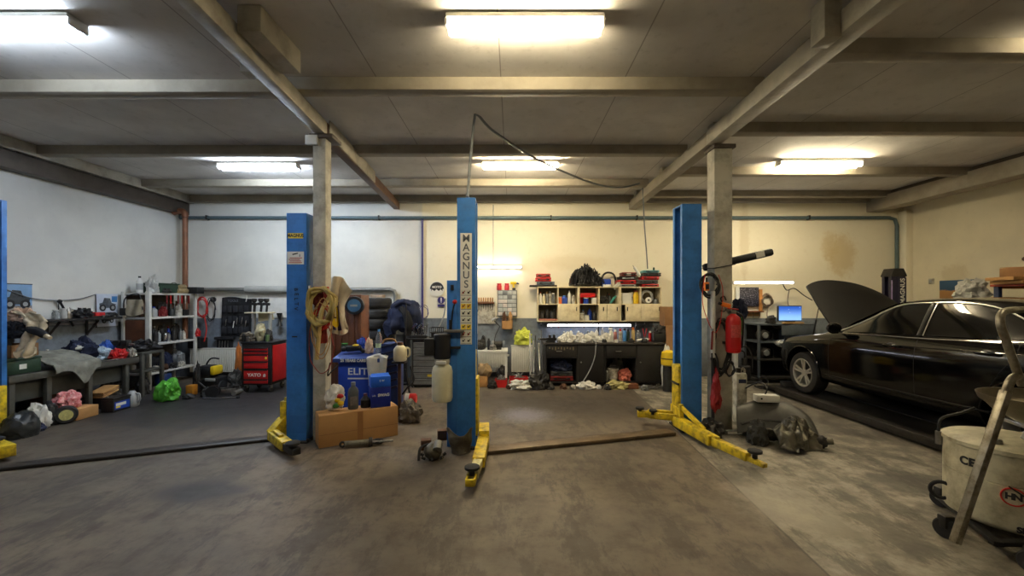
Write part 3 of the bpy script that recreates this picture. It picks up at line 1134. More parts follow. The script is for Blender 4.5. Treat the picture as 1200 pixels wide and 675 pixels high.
bon = patch('bonnet', hoodm, hood, 24, 18, .025)
g = G()
for k in (-.45, 0, .45):
    pts = [hood(.5 + k, .1 + .75 * i / 8) - Vector((0, -math.sin(A), math.cos(A))) * -.0 - Vector((0, -.03, .035)) for i in range(9)]
    g.tube(pts, .018, 6, 1)
g.build('bonnet_rib', trimb, bon)
for s in (-1, 1):
    q = hood(.5 + s * .47, .52) + Vector((0, .03, -.03))
    p = Vector((s * .66, .1, .86))
    m_ = p + (q - p) * .55
    st_ = G().cyl(p, m_, .013, seg=8).build('gas_strut', black, car)
    G().cyl(m_, q, .007, seg=8).build('strut_rod', chrome, st_)


# wheels
def wheel(parent, c, s):
    c = Vector(c)
    ax = Vector((s, 0, 0))
    t = G().lathe([(.215, -.1), (.235, -.112), (.29, -.112), (.318, -.10), (.332, -.07), (.334, 0), (.332, .07), (.318, .10), (.29, .112), (.235, .112), (.215, .1), (.215, -.1)], c, ax, 48, caps=False)
    ty = t.build('wheel', rubber, parent)
    r = G().lathe([(.20, -.1), (.216, -.09), (.216, .09), (.228, .104), (.224, .112), (.205, .106), (.198, .085), (.192, .03), (.19, -.05), (.195, -.1)], c, ax, 48, caps=False)
    r.build('rim', silver, ty)
    sp = G()
    for k in range(5):
        for q in (-.16, .16):
            a = 2 * PI * k / 5 + PI / 2 + q
            a0 = 2 * PI * k / 5 + PI / 2 + q * .9
            d0 = Vector((0, math.cos(a0), math.sin(a0)))
            d1 = Vector((0, math.cos(a), math.sin(a)))
            sp.bar(c + ax * .07 + d0 * .035, c + ax * .088 + d1 * .205, .034, .022, .006, up=ax)
    sp.build('spokes', silver, ty)
    hb = G().lathe([(.05, .05), (.055, .075), (.045, .088), (0, .09)], c, ax, 20)
    hb.build('hub_cap', silver, ty)
    G().lathe([(.188, -.06), (.188, -.04), (.0, -.03)], c, ax, 30).build('brake_disc', dark, ty)


for yy in (0, -WB):
    for s in (-1, 1):
        wheel(car, (s * .80, yy, WZ), s)
G().bb((-.62, -WB - .2, .2), (.62, .4, .3), .03).build('underbody', dark, car)

# ramps
rampm = mat('ramp_steel', (40, 39, 38), .5, .3, var=.4, scale=7)
for x, l in ((4.86, 'dark steel ramp of the car lift under the near wheels of the black car'), (6.42, 'dark steel ramp of the car lift under the far wheels of the black car')):
    t = thing('lift_ramp', l, 'car lift', (x, 5.4, 0), 0)
    G().bb((-.32, -3.2, .06), (.32, 1.95, RAMP - .002), .004).build('deck', rampm, t)
    g = G()
    for s in (-1, 1):
        g.bb((s * .32 - .012, -3.2, .02), (s * .32 + .012, 1.95, RAMP + .012), .003)
        g.bb((s * .28 - .04, -3.2, .015), (s * .28 + .04, 1.95, .04), .003)
    g.build('side_rail', dark, t)
    g = G()
    g.prism([(-.32, 1.95, RAMP), (-.32, 1.95, .05), (-.32, 2.5, .012), (-.32, 2.5, .03)], (.64, 0, 0))
    g.build('drive_on_flap', rampm, t)
    for y in (-2.6, 0, 1.8):
        G().bb((-.3, y - .06, 0), (.3, y + .06, .07), .006).build('support', dark, t)
tag(G().prism([(4.70, 7.36, RAMP), (4.70, 7.48, RAMP), (4.70, 7.48, RAMP + .09)], (.34, 0, 0), .004).build('wheel_chock', rubber), 'black wheel chock in front of the near front wheel', 'wheel chock')
# ---------------------------------------------------------------- small-goods makers (used all over)


def bottle(p, h, r, body, cap, label, cat='bottle', name='bottle', group=None, neck=.35, lab=None, seg=16):
    t = thing(name, label, cat, p, random.random() * 6, group)
    G().lathe([(r * .85, 0), (r, .02 * h), (r, .66 * h), (r * .82, .75 * h), (r * neck, .86 * h), (r * neck, .93 * h)], seg=seg).build('body', body, t)
    G().lathe([(r * neck * 1.2, .9 * h), (r * neck * 1.2, h)], seg=seg).build('cap', cap, t)
    if lab:
        G().lathe([(r * 1.02, .18 * h), (r * 1.02, .55 * h)], seg=seg, caps=False).build('paper_label', lab, t)
    return t


def can(p, h, r, body, cap, label, name='spray_can', cat='spray can', group=None):
    t = thing(name, label, cat, p, 0, group)
    G().lathe([(r * .95, 0), (r, .02 * h), (r, .76 * h), (r * .7, .82 * h)], seg=16).build('body', body, t)
    G().lathe([(r * .66, .8 * h), (r * .62, .97 * h), (r * .4, h)], seg=14).build('cap', cap, t)
    return t


def carton(p, size, m, label, rz=0, name='carton', cat='box', group=None, flaps=False, m2=None):
    t = thing(name, label, cat, p, rz, group)
    x, y, z = size
    G().bb((-x / 2, -y / 2, 0), (x / 2, y / 2, z), min(.008, z * .1)).build('body', m, t)
    if flaps:
        for s in (-1, 1):
            G().box((0, s * y * .26, z + .004), (x * .98, y * .46, .005), rx=s * .04).build('flap', m2 or m, t)
    return t


def open_box(p, size, m, label, rz=0, name='open_carton', cat='box', th=.012, group=None):
    t = thing(name, label, cat, p, rz, group)
    x, y, z = size
    g = G()
    g.bb((-x / 2, -y / 2, 0), (x / 2, y / 2, th))
    for s in (-1, 1):
        g.bb((s * x / 2 - (th if s > 0 else 0), -y / 2, 0), (s * x / 2 + (th if s < 0 else 0), y / 2, z))
        g.bb((-x / 2, s * y / 2 - (th if s > 0 else 0), 0), (x / 2, s * y / 2 + (th if s < 0 else 0), z))
    g.build('body', m, t)
    return t


def tool_case(p, size, m, label, rz=0, ry=0, group=None, trim=None):
    t = thing('tool_case', label, 'tool case', p, rz, group, ry=ry)
    x, y, z = size
    G().bb((-x / 2, -y / 2, 0), (x / 2, y / 2, z * .48), .014).build('base', m, t)
    G().bb((-x / 2, -y / 2, z * .5), (x / 2, y / 2, z), .014).build('lid', m, t)
    for s in (-1, 1):
        G().bb((s * x * .28 - .03, -y / 2 - .012, z * .32), (s * x * .28 + .03, -y / 2 + .002, z * .7), .004).build('latch', trim or black, t)
    G().tube([(-.07, -y / 2, z * .42), (-.06, -y / 2 - .035, z * .42), (.06, -y / 2 - .035, z * .42), (.07, -y / 2, z * .42)], .009, 6, 2).build('handle', trim or black, t)
    return t


def lump(p, r, m, label, name, cat, seed=0, amp=.3, fr=2.4, rz=0, sub=4, flat=.55):
    g = G().ball((0, 0, r[2] * flat), r, sub, rz=rz, amp=amp, fr=fr, seed=seed, flat=flat)
    for v in g.bm.verts:
        v.co += noise.noise_vector(v.co * (2.2 / max(r))) * .12 * min(r) + noise.noise_vector(v.co * (7 / max(r))) * .06 * min(r)
        v.co.z = max(v.co.z, 0)
    o = g.build(name, m)
    o.location = Vector(p)
    return tag(o, label, cat)


def drape(fn, m, label, name, cat, nu=30, nv=30, th=.006):
    return tag(G().sheet(fn, nu, nv, th).build(name, m, ang=60), label, cat)


def coil(p, R, r, n, m, label, name='cable_coil', cat='cable', tilt=(0, 1, 0), seed=1, drop=1.25, tail=None):
    rnd = random.Random(seed)
    g = G()
    pts = []
    q = Vector((0, 0, 1)).rotation_difference(Vector(tilt).normalized()).to_matrix()
    for k in range(n * 14 + 1):
        a = 2 * PI * k / 14
        rr = R * (1 + .12 * math.sin(k * .71 + seed)) * rnd.uniform(.93, 1.07)
        v = q @ Vector((rr * math.cos(a), rr * math.sin(a), rnd.uniform(-1, 1) * r * 2))
        v.z *= drop
        pts.append(Vector(p) + v)
    g.tube(pts, r, 6, 2)
    if tail:
        g.tube(tail, r, 6, 4)
    return tag(g.build(name, m), label, cat)


random.seed(7)
# ---------------------------------------------------------------- things on and round the right column
t = thing('rubber_bar', 'long black bar with a white sticker slung behind the right column', 'bar', (2.62, 5.47, 2.0))
p0, p1 = at(824, 314, 5.47) - t.location, at(905, 295, 5.47) - t.location
G().bar(p0, p1, .09, .095, .03).build('bar', black, t)
q = p0 + (p1 - p0) * .80
G().bar(q - (p1 - p0) * .06, q + (p1 - p0) * .06, .092, .07, 0).build('sticker', paper, t)
G().tube([(-.2, -.04, 0.02), (-.16, -.26, .0), (.1, -.27, .05), (.13, -.03, .06)], .006, 6, 1).build('strap', black, t)

coil(at(832, 334, 5.16), .10, .011, 4, black, 'black cable coil hung on the blue side of the right column', seed=2, drop=1.35)
tag(G().tube([at(826, 322, 5.12), at(823, 350, 5.1), at(828, 372, 5.1), at(838, 390, 5.12), at(845, 372, 5.14), at(847, 340, 5.14), at(842, 322, 5.16)], .0045, 6, 6).build('air_hose', inkr), 'thin red air hose looping beside the right column', 'hose')
t = thing('clamp_light', 'small orange work lamp hanging in the black cable coil', 'lamp', at(828, 338, 5.05))
G().bb((-.028, -.02, -.03), (.028, .02, .075), .01).build('body', orange, t)
G().cyl((0, 0, .07), (0, 0, .13), .012, seg=10).build('hook', black, t)
G().bb((-.02, -.024, -.01), (.02, -.018, .05), .004).build('lens', black, t)
t = thing('white_pole', 'white round pole standing between blue post and right column', 'pole', (2.42, 5.14, 0))
G().cyl((0, 0, .92), (0, 0, 1.72), .027, seg=14, bev=.006).build('tube', white, t)
G().cyl((0, 0, 0), (0, 0, .93), .02, seg=12).build('lower_tube', black, t)
t = thing('trolley_bag', 'crumpled red bag hanging low beside the right column', 'bag', (2.40, 5.02, .30))
g = G().ball((0, 0, .25), (.06, .05, .25), 4, amp=.25, fr=3, seed=4)
for v in g.bm.verts:
    k = 1.25 - .9 * (v.co.z / .5)
    v.co.x *= max(k, .3)
    v.co += noise.noise_vector(v.co * 12) * .018
g.build('bag', mat('bag_red', (150, 26, 30), .6, var=.3), t)
for s in (-1, 1):
    G().tube([(s * .02, 0, .45), (s * .035, .02, .58), (s * .02, .06, .68)], .010, 6, 4).build('strap', black, t)
t = thing('grease_gun', 'orange and grey air tool hung on the front of the right column', 'air tool', at(851, 359, 5.15))
g = G()
g.bar((-.06, 0, .03), (.05, 0, .0), .05, .055, .014)
g.build('body', orange, t)
G().bar((.0, .0, .0), (.045, 0, -.085), .038, .045, .012).build('grip', steel, t)
G().cyl((-.06, 0, .03), (-.09, 0, .04), .018, seg=12).build('nose', dark, t)
G().tube([(-.04, .02, .05), (-.05, .03, .1), (0, .05, .12), (.02, .04, .07)], .008, 6, 4).build('hanger', dark, t)
G().tube([(.0, 0, -.03), (-.03, -.01, -.06), (-.07, 0, -.05)], .008, 6, 4).build('air_fitting', black, t)
# extinguisher
t = thing('fire_extinguisher', 'red fire extinguisher hanging on the right column', 'fire extinguisher', (2.655, 5.12, .98))
G().lathe([(.06, 0), (.08, .012), (.084, .03), (.084, .38), (.07, .43), (.04, .455), (.03, .47)], seg=26).build('cylinder', red, t)
G().bb((-.085, .06, .1), (.085, .1, .13), .004).build('wall_bracket', dark, t)
vv = G().bb((-.03, -.02, .465), (.03, .02, .51), .008).build('valve', steel, t)
G().bar((-.07, 0, .535), (.06, 0, .52), .022, .014, .004).build('lever', red, vv)
G().bar((-.06, 0, .49), (.0, 0, .495), .02, .012, .004).build('carry_handle', black, vv)
G().tube([(.03, 0, .49), (.11, -.01, .43), (.105, -.02, .25), (.10, 0, .06)], .011, 8, 6).build('hose', black, t)
g = G().sheet(lambda a, b: (.0855 * math.sin(-.75 + 1.5 * a), -.0855 * math.cos(-.75 + 1.5 * a), .19 + .15 * b), 10, 1, 0)
lb = g.build('printed_label', mat('ext_label', (206, 84, 78), .5, var=.5, scale=60), t)
coil(at(845, 406, 5.17), .10, .013, 4, rubber, 'black hose loops hanging left of the fire extinguisher', name='hose_loop', cat='hose', seed=5, drop=3.2)
coil(at(855, 432, 5.17), .055, .009, 2, rubber, 'small black hose coil under the fire extinguisher', name='hose_loop', cat='hose', seed=9, drop=1.6)
lump(at(866, 372, 5.35) - Vector((0, 0, .02)), (.09, .07, .16), cloth_n, 'dark blue rag bundle behind the fire extinguisher', 'rag_bundle', 'cloth', 3, .3)
tag(G().tube([at(868, 372, 5.25), at(869, 385, 5.25), at(866, 395, 5.2)], .02, 8, 4).build('green_hose', green), 'short green hose end behind the fire extinguisher', 'hose')
t = thing('canister', 'tall off white canister standing behind the grey bumper', 'canister', (3.0, 5.62, 0))
G().bb((-.075, -.06, 0), (.075, .06, .66), .03).build('body', oldwhite, t)
G().cyl((-.02, 0, .65), (-.02, 0, .72), .03, seg=14).build('cap', dark, t)
G().bb((-.045, -.062, .53), (.05, -.059, .58)).build('sticker', navy, t)
G().tube([(.01, 0, .65), (.03, 0, .71), (.06, 0, .70), (.065, 0, .63)], .012, 8, 3).build('handle', oldwhite, t)
t = thing('column_guard', 'pale metal foot bar at the base of the right column', 'foot plate', (2.63, 5.13, 0))
G().bb((-.20, -.03, 0), (.16, .03, .05), .004).build('bar', galv, t)
G().bb((-.05, -.034, .012), (.12, -.03, .04)).build('sticker', paper, t)
lump((2.33, 5.05, 0), (.14, .12, .12), dark, 'dark heap of cable and rags at the foot of the right column', 'rag_heap', 'rags', 8, .4)

# grey bumper and crumpled shield on the floor
bumpm = mat('bumper_grey', (60, 60, 54), .55, var=.35, scale=5, dirt=(42, 40, 36))
rowA = [(866, 506, 5.42), (888, 498, 5.55), (920, 496, 5.5), (946, 503, 5.2), (957, 519, 4.82)]
rowB = [(863, 477, 5.22), (888, 470, 5.32), (922, 473, 5.22), (946, 488, 5.0), (958, 510, 4.76)]
rowC = [(864, 508, 5.0), (889, 504, 5.0), (916, 506, 4.92), (937, 512, 4.80), (950, 526, 4.64)]


def rowpt(rw, u):
    P = catmull([at(*q) for q in rw], 8)
    k = u * (len(P) - 1)
    i = min(int(k), len(P) - 2)
    return P[i].lerp(P[i + 1], k - i)


def bump_fn(a, b):
    A_, B_, C_ = rowpt(rowA, a), rowpt(rowB, a), rowpt(rowC, a)
    A_.z = .01
    w = 4 * b * (1 - b)
    ctrl = B_ * 2 - (A_ + C_) * .5
    return A_ * (1 - b) ** 2 + ctrl * 2 * b * (1 - b) + C_ * b * b


g = G().sheet(bump_fn, 34, 14, .012)
bu = tag(g.build('bumper', bumpm, ang=50), 'grey plastic car bumper lying on the floor beside the right column', 'car bumper')
G().tube([bump_fn(.06 + .86 * i / 14, .90) - bu.location + Vector((0, -.008, -.004)) for i in range(15)], .02, 6, 1).build('lip', dark, bu)
sm = mat('crumpled_foil', (122, 118, 104), .45, .6, var=.65, scale=9, dirt=(46, 42, 36), bump=.5)


def foil(a, b):
    x = 2.86 + .46 * a
    z = .30 * math.sin(PI * min(1, b * 1.1 + .0)) ** .7 * (math.sin(PI * (.12 + .76 * a)) ** .6)
    y = 4.90 - .40 * b - .05 * math.sin(a * 6)
    v = Vector((x, y, .012 + z))
    n_ = noise.noise_vector(v * 7) * .05 + noise.noise_vector(v * 17) * .025
    v.z += .018 * math.sin(a * 38 + b * 5) * min(1, z * 6)
    v += n_
    v.z = max(v.z, .008)
    return v


tag(G().sheet(foil, 44, 32, .006).build('heat_shield', sm, ang=40), 'crumpled silvery heat shield under the grey bumper', 'scrap part')
t = thing('gearbox_part', 'dark oily casting beside the crumpled heat shield', 'scrap part', (3.36, 4.66, 0), .5)
G().ball((0, 0, .07), (.085, .075, .075), 3, amp=.2, fr=3, seed=6, flat=.9).build('casting', dark, t)
G().cyl((.02, -.05, .08), (.06, -.1, .09), .035, seg=14).build('flange', mat('oily_metal', (120, 116, 100)), t)
lump((2.76, 4.80, 0), (.10, .11, .16), mat('dark_foam', (62, 62, 56), .8, var=.4), 'dark grey torn wheel arch liner left of the heat shield', 'arch_liner', 'scrap part', 11, .35)
t = thing('white_box', 'small white box with cable lying on the grey bumper', 'box', at(898, 470.5, 5.24), -.12)
G().bb((-.13, -.06, 0), (.13, .06, .085), .006).build('body', white, t)
G().cyl((-.08, -.062, .045), (-.08, -.058, .045), .012, seg=10).build('hole', dark, t)
G().tube([(.0, .03, .08), (.03, .05, .16), (.0, .2, .2), (-.12, .3, .1)], .009, 6, 5).build('cable', black, t)

# dark workshop trolley with a screen in front of the car
t = thing('workshop_trolley', 'dark grey workshop trolley carrying the lit monitor', 'trolley', (5.28, 8.45, 0))
tg = mat('trolley_grey', (78, 86, 94), .5, var=.3)
for z, nm in ((.10, 'shelf'), (.44, 'shelf'), (.78, 'shelf'), (1.12, 'top_shelf')):
    G().bb((-.55, -.26, z), (.55, .26, z + .035), .006).build(nm, tg if z > .5 else dark, t)
for sx in (-1, 1):
    for sy in (-1, 1):
        G().bb((sx * .53 - .02, sy * .24 - .02, .1), (sx * .53 + .02, sy * .24 + .02, 1.15), .004).build('leg', tg, t)
        G().lathe([(0, -.02), (.05, -.018), (.05, .018), (0, .02)], (sx * .5, sy * .22, .05), (1, 0, 0), 16).build('castor', rubber, t)
G().bb((-.1, -.262, .93), (.54, -.24, 1.12), .006).build('drawer_front', tg, t)
G().bb((-.54, .23, .1), (.54, .25, 1.12)).build('back_panel', dark, t)
mt = thing('monitor', 'flat screen with lit blue picture on the dark trolley', 'monitor', (at(925, 381, 8.35).x, 8.35, 1.155), .1)
G().bb((-.25, -.02, .045), (.25, .02, .345), .008).build('casing', black, mt)
sm_, sn, sl, sb = nodes('screen_picture')
k = NB(sn, sl)
tcx = sn.new('ShaderNodeTexCoord')
sp = sn.new('ShaderNodeSeparateXYZ')
sl.new(tcx.outputs['Generated'], sp.inputs[0])
colr = k.mix(k.step(sp.outputs[2], .0, 1.0), lin((130, 178, 235)), lin((26, 74, 170)))
vr = sn.new('ShaderNodeTexVoronoi')
vr.inputs['Scale'].default_value = 5
sl.new(tcx.outputs['Generated'], vr.inputs['Vector'])
colr = k.mix(k.step(vr.outputs['Distance'], .06, .10, .8, 0), colr, lin((225, 240, 255)))
sl.new(colr, sb.inputs['Base Color'])
sl.new(colr, sb.inputs['Emission Color'])
sb.inputs['Emission Strength'].default_value = .7
G().bb((-.235, -.0235, .06), (.235, -.0205, .33)).build('screen', sm_, mt)
G().bb((-.03, -.01, .0), (.03, .02, .06), .004).build('stand', black, mt)
G().bb((-.12, -.07, 0), (.12, .07, .012), .004).build('foot', black, mt)
t = thing('keyboard', 'wooden handled tray below the lit monitor', 'tray', (5.42, 8.22, 1.156), .1)
G().bb((-.22, -.035, 0), (.2, .035, .03), .006).build('tray', wood, t)
G().bb((-.16, -.03, .03), (.02, .03, .05), .006).build('contents', dark, t)
for i, (x, z, l) in enumerate(((-.40, .815, 'round dark gauge reel on the upper trolley shelf'), (-.38, .475, 'dark round pump on the middle trolley shelf'))):
    q = thing('pump_unit', l, 'machine part', (5.28 + x, 8.30, z))
    G().lathe([(.02, -.09), (.1, -.08), (.11, 0), (.1, .06), (.04, .08)], (0, 0, .115), (0, -1, 0), 20).build('housing', dark, q)
    G().lathe([(.0, .075), (.06, .08), (.05, .1), (0, .1)], (0, 0, .115), (0, -1, 0), 16).build('hub', grey, q)
    G().tube([(.1, 0, .15), (.18, .02, .2), (.22, .03, .1), (.2, .04, .02)], .012, 6, 5).build('hose', black, q)
carton((5.42, 8.40, .816), (.22, .2, .2), tg, 'dark instrument box on the upper trolley shelf')
# small machine left of the trolley
t = thing('pump_stand', 'grey upright machine with dark pump and hoses left of the trolley', 'machine', (4.47, 8.3, 0))
G().bb((-.20, -.1, 0), (-.12, .1, .72), .01).build('upright', lgrey, t)
G().bb((-.2, -.14, 0), (.22, .14, .05), .008).build('foot', dark, t)
G().cyl((.05, 0, .06), (.05, 0, .34), .11, seg=20, bev=.015).build('motor', black, t)
G().cyl((.05, 0, .34), (.05, 0, .48), .05, seg=16).build('pump', dark, t)
G().tube([(.05, 0, .46), (.02, -.05, .6), (-.1, -.05, .66), (.1, 0, .70), (.2, .0, .5), (.2, 0, .2)], .014, 8, 5).build('hose', black, t)

# board, ledge and cable coil on the wall above
t = thing('picture_board', 'dark speckled picture board with pale edge under the bright tube light', 'picture', at(878, 359, 8.93))
pm, pn, pl, pb = nodes('speckled_board')
k = NB(pn, pl)
pl.new(k.mix(k.step(k.noise(55, 3, .8), .5, .66), lin((30, 30, 44)), lin((150, 148, 160))), pb.inputs['Base Color'])
G().bb((-.20, -.0, 0), (.20, .03, .40), .004).build('board', pm, t)
G().bb((-.27, .0, -.02), (-.2, .035, .42), .004).build('frame', white, t)
t = thing('notice_panel', 'orange wooden panel with cable beside the dark picture board', 'panel', at(893, 368, 8.95))
g = G()
g.bb((-.06, -.02, .05), (.0, .02, .52), .004)
g.build('panel', mat('orange_wood', (200, 138, 70), .6, var=.3), t)
t = thing('wall_ledge', 'small brown wooden ledge with hooks under the picture board', 'shelf', at(881, 367, 8.92))
G().bb((-.22, -.07, .02), (.22, .07, .05), .004).build('board', brown, t)
G().bb((-.2, .04, -.06), (.2, .07, .02), .003).build('back_rail', wood, t)
for x in (-.14, 0, .13):
    G().tube([(x, -.05, .02), (x, -.06, -.06), (x, -.03, -.09)], .006, 6, 3).build('hook', dark, t)
coil(at(899, 352, 8.94), .10, .013, 4, mat('cable_beige', (120, 104, 84), .6), 'brown cable coil hung on the wall beside the orange wooden panel', seed=3, drop=1.25, tail=[at(901, 360, 8.8), at(899, 370, 8.75), at(906, 383, 8.6), at(915, 384, 8.5)])
tag(G().tube([at(917, 332, 8.5), at(922, 340, 8.7), at(931, 338, 8.8), at(942, 346, 8.8), at(952, 352, 8.7)], .01, 6, 5).build('loose_cable', dark), 'loose dark cable trailing from the tube light behind the bonnet', 'cable')
tag(G().tube([at(925, 339, 8.85), at(923, 352, 8.9), at(925, 362, 8.7)], .007, 6, 5).build('screen_cable', dark), 'thin cable dropping to the lit monitor', 'cable')

# dark lift post beyond the car
t = thing('lift_post', 'dark purple lift post standing behind the black car', 'car lift', (7.2, 8.05, 0))
dp_ = mat('lift_dark', (36, 34, 58), .45, var=.25)
c_section(.27, .2, 2.05, -1, z0=.01).build('column', dp_, t)
G().bb((-.02, -.11, .1), (.14, -.10, 2.03)).build('cover_plate', dp_, t)
G().prism([(-.15, -.115, 2.05), (.15, -.115, 2.05), (.15, -.115, 2.07), (.09, -.115, 2.2), (-.09, -.115, 2.2), (-.15, -.115, 2.07)], (0, .23, 0), .006).build('cap', dark, t)
text('MAGNUS', .115, paper, t, (.07, -.1115, 1.78), rot=(PI / 2, -PI / 2, 0), bold=.002)
G().bb((-.132, -.103, .3), (-.112, -.1, 1.98)).build('lit_edge', mat('lit_edge_lilac', (176, 160, 210), .5), t)  # light on the post's left edge, painted as a lilac strip
G().bb((-.22, -.21, 0), (.22, .21, .018), .004).build('base_plate', dark, t)

# ---------------------------------------------------------------- rack by the right wall
t = thing('pallet_rack', 'blue and orange steel rack against the right wall behind the car', 'rack', (7.92, 5.95, 0))
rb = mat('rack_blue', (34, 48, 84), .5, var=.2)
for sx in (-1, 1):
    for y in (-.75, .75):
        G().bb((sx * .29 - .03, y - .035, 0), (sx * .29 + .03, y + .035, 1.82), .004).build('upright', rb, t)
for y in (-.75, .75):
    G().bb((-.29, y - .02, 1.79), (.29, y + .02, 1.83), .003).build('end_tie', orange, t)
G().bb((-.34, -.82, 1.82), (.33, .82, 1.855), .004).build('top_deck', mat('rack_orange', (176, 70, 40), .5, var=.3), t)
G().bb((-.31, -.8, 1.60), (.31, .8, 1.63), .004).build('shelf', rb, t)
carton((7.88, 6.42, 1.962), (.46, .56, .15), card2, 'large brown cardboard box on top of the rack by the right wall', .05, flaps=True, m2=card)
t = thing('belt_loop', 'brown drive belt loop lying on the big cardboard box', 'belt', (7.84, 6.40, 2.118))
G().ring((0, 0, .07), .12, .02, (.2, -.5, 1), 26, 6, 1.4).build('belt', rust, t)
for i, (y, z, sx_, l) in enumerate(((6.5, 1.856, .5, 'flat pale board stack end at the top of the rack'), (6.49, 1.91, .54, 'upper pale board lying across the rack'))):
    tag(G().box((7.74 - .05 * i, y, z + .026), (sx_, .4, .05), rz=.1 - .15 * i, bev=.004).build('board', wood if i else card), l, 'board')
carton((7.85, 5.9, 1.631), (.36, .4, .15), lgrey, 'pale box on the lower shelf of the rack by the right wall')
# low cupboard with a clear bag and blue picture
t = thing('low_cupboard', 'grey cupboard along the right wall hidden behind the car', 'cupboard', (7.85, 7.12, 0))
G().bb((-.38, -.28, 0), (.38, .3, 1.6), .006).build('body', grey, t)
G().bb((-.392, -.27, .05), (-.38, .01, 1.55), .004).build('door', lgrey, t)
G().bb((-.392, .02, .05), (-.38, .29, 1.55), .004).build('door', lgrey, t)
lump((7.66, 7.10, 1.6), (.20, .18, .21), film, 'crumpled clear plastic bag on the cupboard behind the car', 'plastic_bag', 'bag', 5, .45, 2.6)
t = thing('wall_picture', 'small picture of blue sky and brown ground on the right wall', 'picture', (8.245, at(1122, 340, 7.9).y, 1.64))
wm, wn, wl, wb = nodes('landscape_print')
k = NB(wn, wl)
wl.new(k.mix(k.step(k.m('ADD', k.z, k.m('MULTIPLY', k.noise(9), .12)), 1.83, 1.86), lin((176, 128, 76)), lin((44, 82, 116))), wb.inputs['Base Color'])
G().bb((-.01, -.32, 0), (.015, .32, .34), .003).build('print', wm, t)
t = thing('socket', 'small wall socket on the right wall', 'socket', (8.25, 8.4, 1.93))
G().bb((-.01, -.05, 0), (.015, .05, .1), .006).build('plate', oldwhite, t)
G().cyl((-.014, 0, .05), (-.008, 0, .05), .025, seg=14).build('inset', lgrey, t)

# ---------------------------------------------------------------- oil drainer at the right edge
t = thing('oil_drainer', 'wheeled off white oil drainer with steel bowl at the right edge', 'oil drainer', (3.48, 2.98, 0))
tkm = mat('drainer_tank', (206, 200, 172), .5, var=.25, scale=5, dirt=(140, 130, 104))
g = G().lathe([(.30, .10), (.325, .115), (.335, .14), (.335, .40), (.328, .405), (.335, .41), (.335, .60), (.345, .605), (.345, .63), (.33, .64), (.20, .66), (0, .665)], seg=56)
tk = g.build('tank', tkm, t)
# writing wraps the drum, towards the camera


def on_tank(s, ang, z, size, m, parent, bold=.003):
    dirv = Vector((math.cos(ang), math.sin(ang), 0))
    return text(s, size, m, parent, dirv * .3375 + Vector((0, 0, z)), rot=(PI / 2, 0, ang + PI / 2), bold=bold)


on_tank('C', math.radians(182), .50, .075, ink, tk)
on_tank('E', math.radians(190), .50, .075, ink, tk)
for k, ch in enumerate('HN'):
    on_tank(ch, math.radians(220 + 6 * k), .345, .055, ink, tk)
a = math.radians(223)
G().ring(Vector((math.cos(a), math.sin(a), 0)) * .337 + Vector((0, 0, .345)), .055, .005, (math.cos(a), math.sin(a), 0), 28, 6).build('logo_ring', inkr, tk)
on_tank('SK', math.radians(230), .14, .05, ink, tk)
cp = G()
cp.cyl((-.22, -.10, .62), (-.22, -.10, .68), .035, seg=16, bev=.006)
cp.build('filler_cap', steel, t)
G().cyl((-.12, .02, .64), (-.12, .02, .72), .022, seg=12).build('valve', dark, t)
bw = G().lathe([(.05, 0), (.16, .012), (.27, .07), (.335, .15), (.352, .19), (.36, .192), (.345, .15), (.27, .085), (.16, .03), (0, .02)], (.14, -.13, .77), seg=56, caps=False)
b_ = bw.build('bowl', mat('bowl_steel', (120, 112, 92), .4, .6, var=.4, scale=6), t)
G().cyl((.10, -.10, .64), (.14, -.13, .79), .035, seg=16).build('stem', steel, t)
G().lathe([(.06, 0), (.07, .02), (.05, .06)], (.08, -.08, .65), seg=16).build('stem_collar', galv, t)
fr = mat('worn_chrome', (156, 150, 134), .4, .7, var=.5, scale=14, dirt=(104, 92, 70))
L0 = Vector((3.48, 2.98, 0))
g = G()
g.tube([at(1198, 452, 2.70) - L0, at(1190, 430, 2.70) - L0, at(1180, 402, 2.70) - L0, at(1173, 382, 2.71) - L0, at(1173, 369, 2.74) - L0, at(1181, 364, 2.78) - L0, at(1203, 363, 2.86) - L0, at(1250, 363, 3.02) - L0, at(1262, 372, 3.05) - L0, at(1268, 470, 3.05) - L0], .022, 12, 5)
g.build('handle', fr, t)
g = G()
g.tube([at(1205, 444, 2.74) - L0, at(1192, 441, 2.70) - L0, at(1184, 447, 2.68) - L0, at(1178, 462, 2.68) - L0], .024, 12, 5)
g.bar(at(1179, 458, 2.68) - L0, at(1119, 636, 2.70) - L0, .05, .04, .006)
g.build('frame_leg', fr, t)
g = G()
for sx, sy in ((-.42, -.30), (.42, -.30)):
    g.bar((sx, sy, .08), (-.14 if sx < 0 else .38, .36, .08), .05, .03, .004)
g.bar((-.42, -.26, .07), (.42, -.26, .07), .05, .03, .004)
g.bar((-.16, .3, .08), (.38, .3, .08), .05, .03, .004)
g.build('base_frame', dark, t)
for x, y in ((-.53, -.08), (-.40, -.46), (.4, -.4), (.4, .36), (-.12, .36)):
    wv = G().lathe([(0, -.028), (.06, -.026), (.068, -.016), (.068, .016), (.06, .026), (0, .028)], (x, y, .068), (1, .4, 0), 24).build('castor', rubber, t)
    G().bb((x - .035, y - .03, .07), (x + .035, y + .03, .155), .008).build('castor_fork', dark, wv)
G().ring((-.32, .16, .22), .06, .013, (.6, .8, .1), 26, 8).build('hose_ring', rubber, t)
G().tube([(-.29, -.24, .42), (-.2, -.33, .33), (-.06, -.36, .13)], .005, 6, 1).build('cable_tie', dark, t)
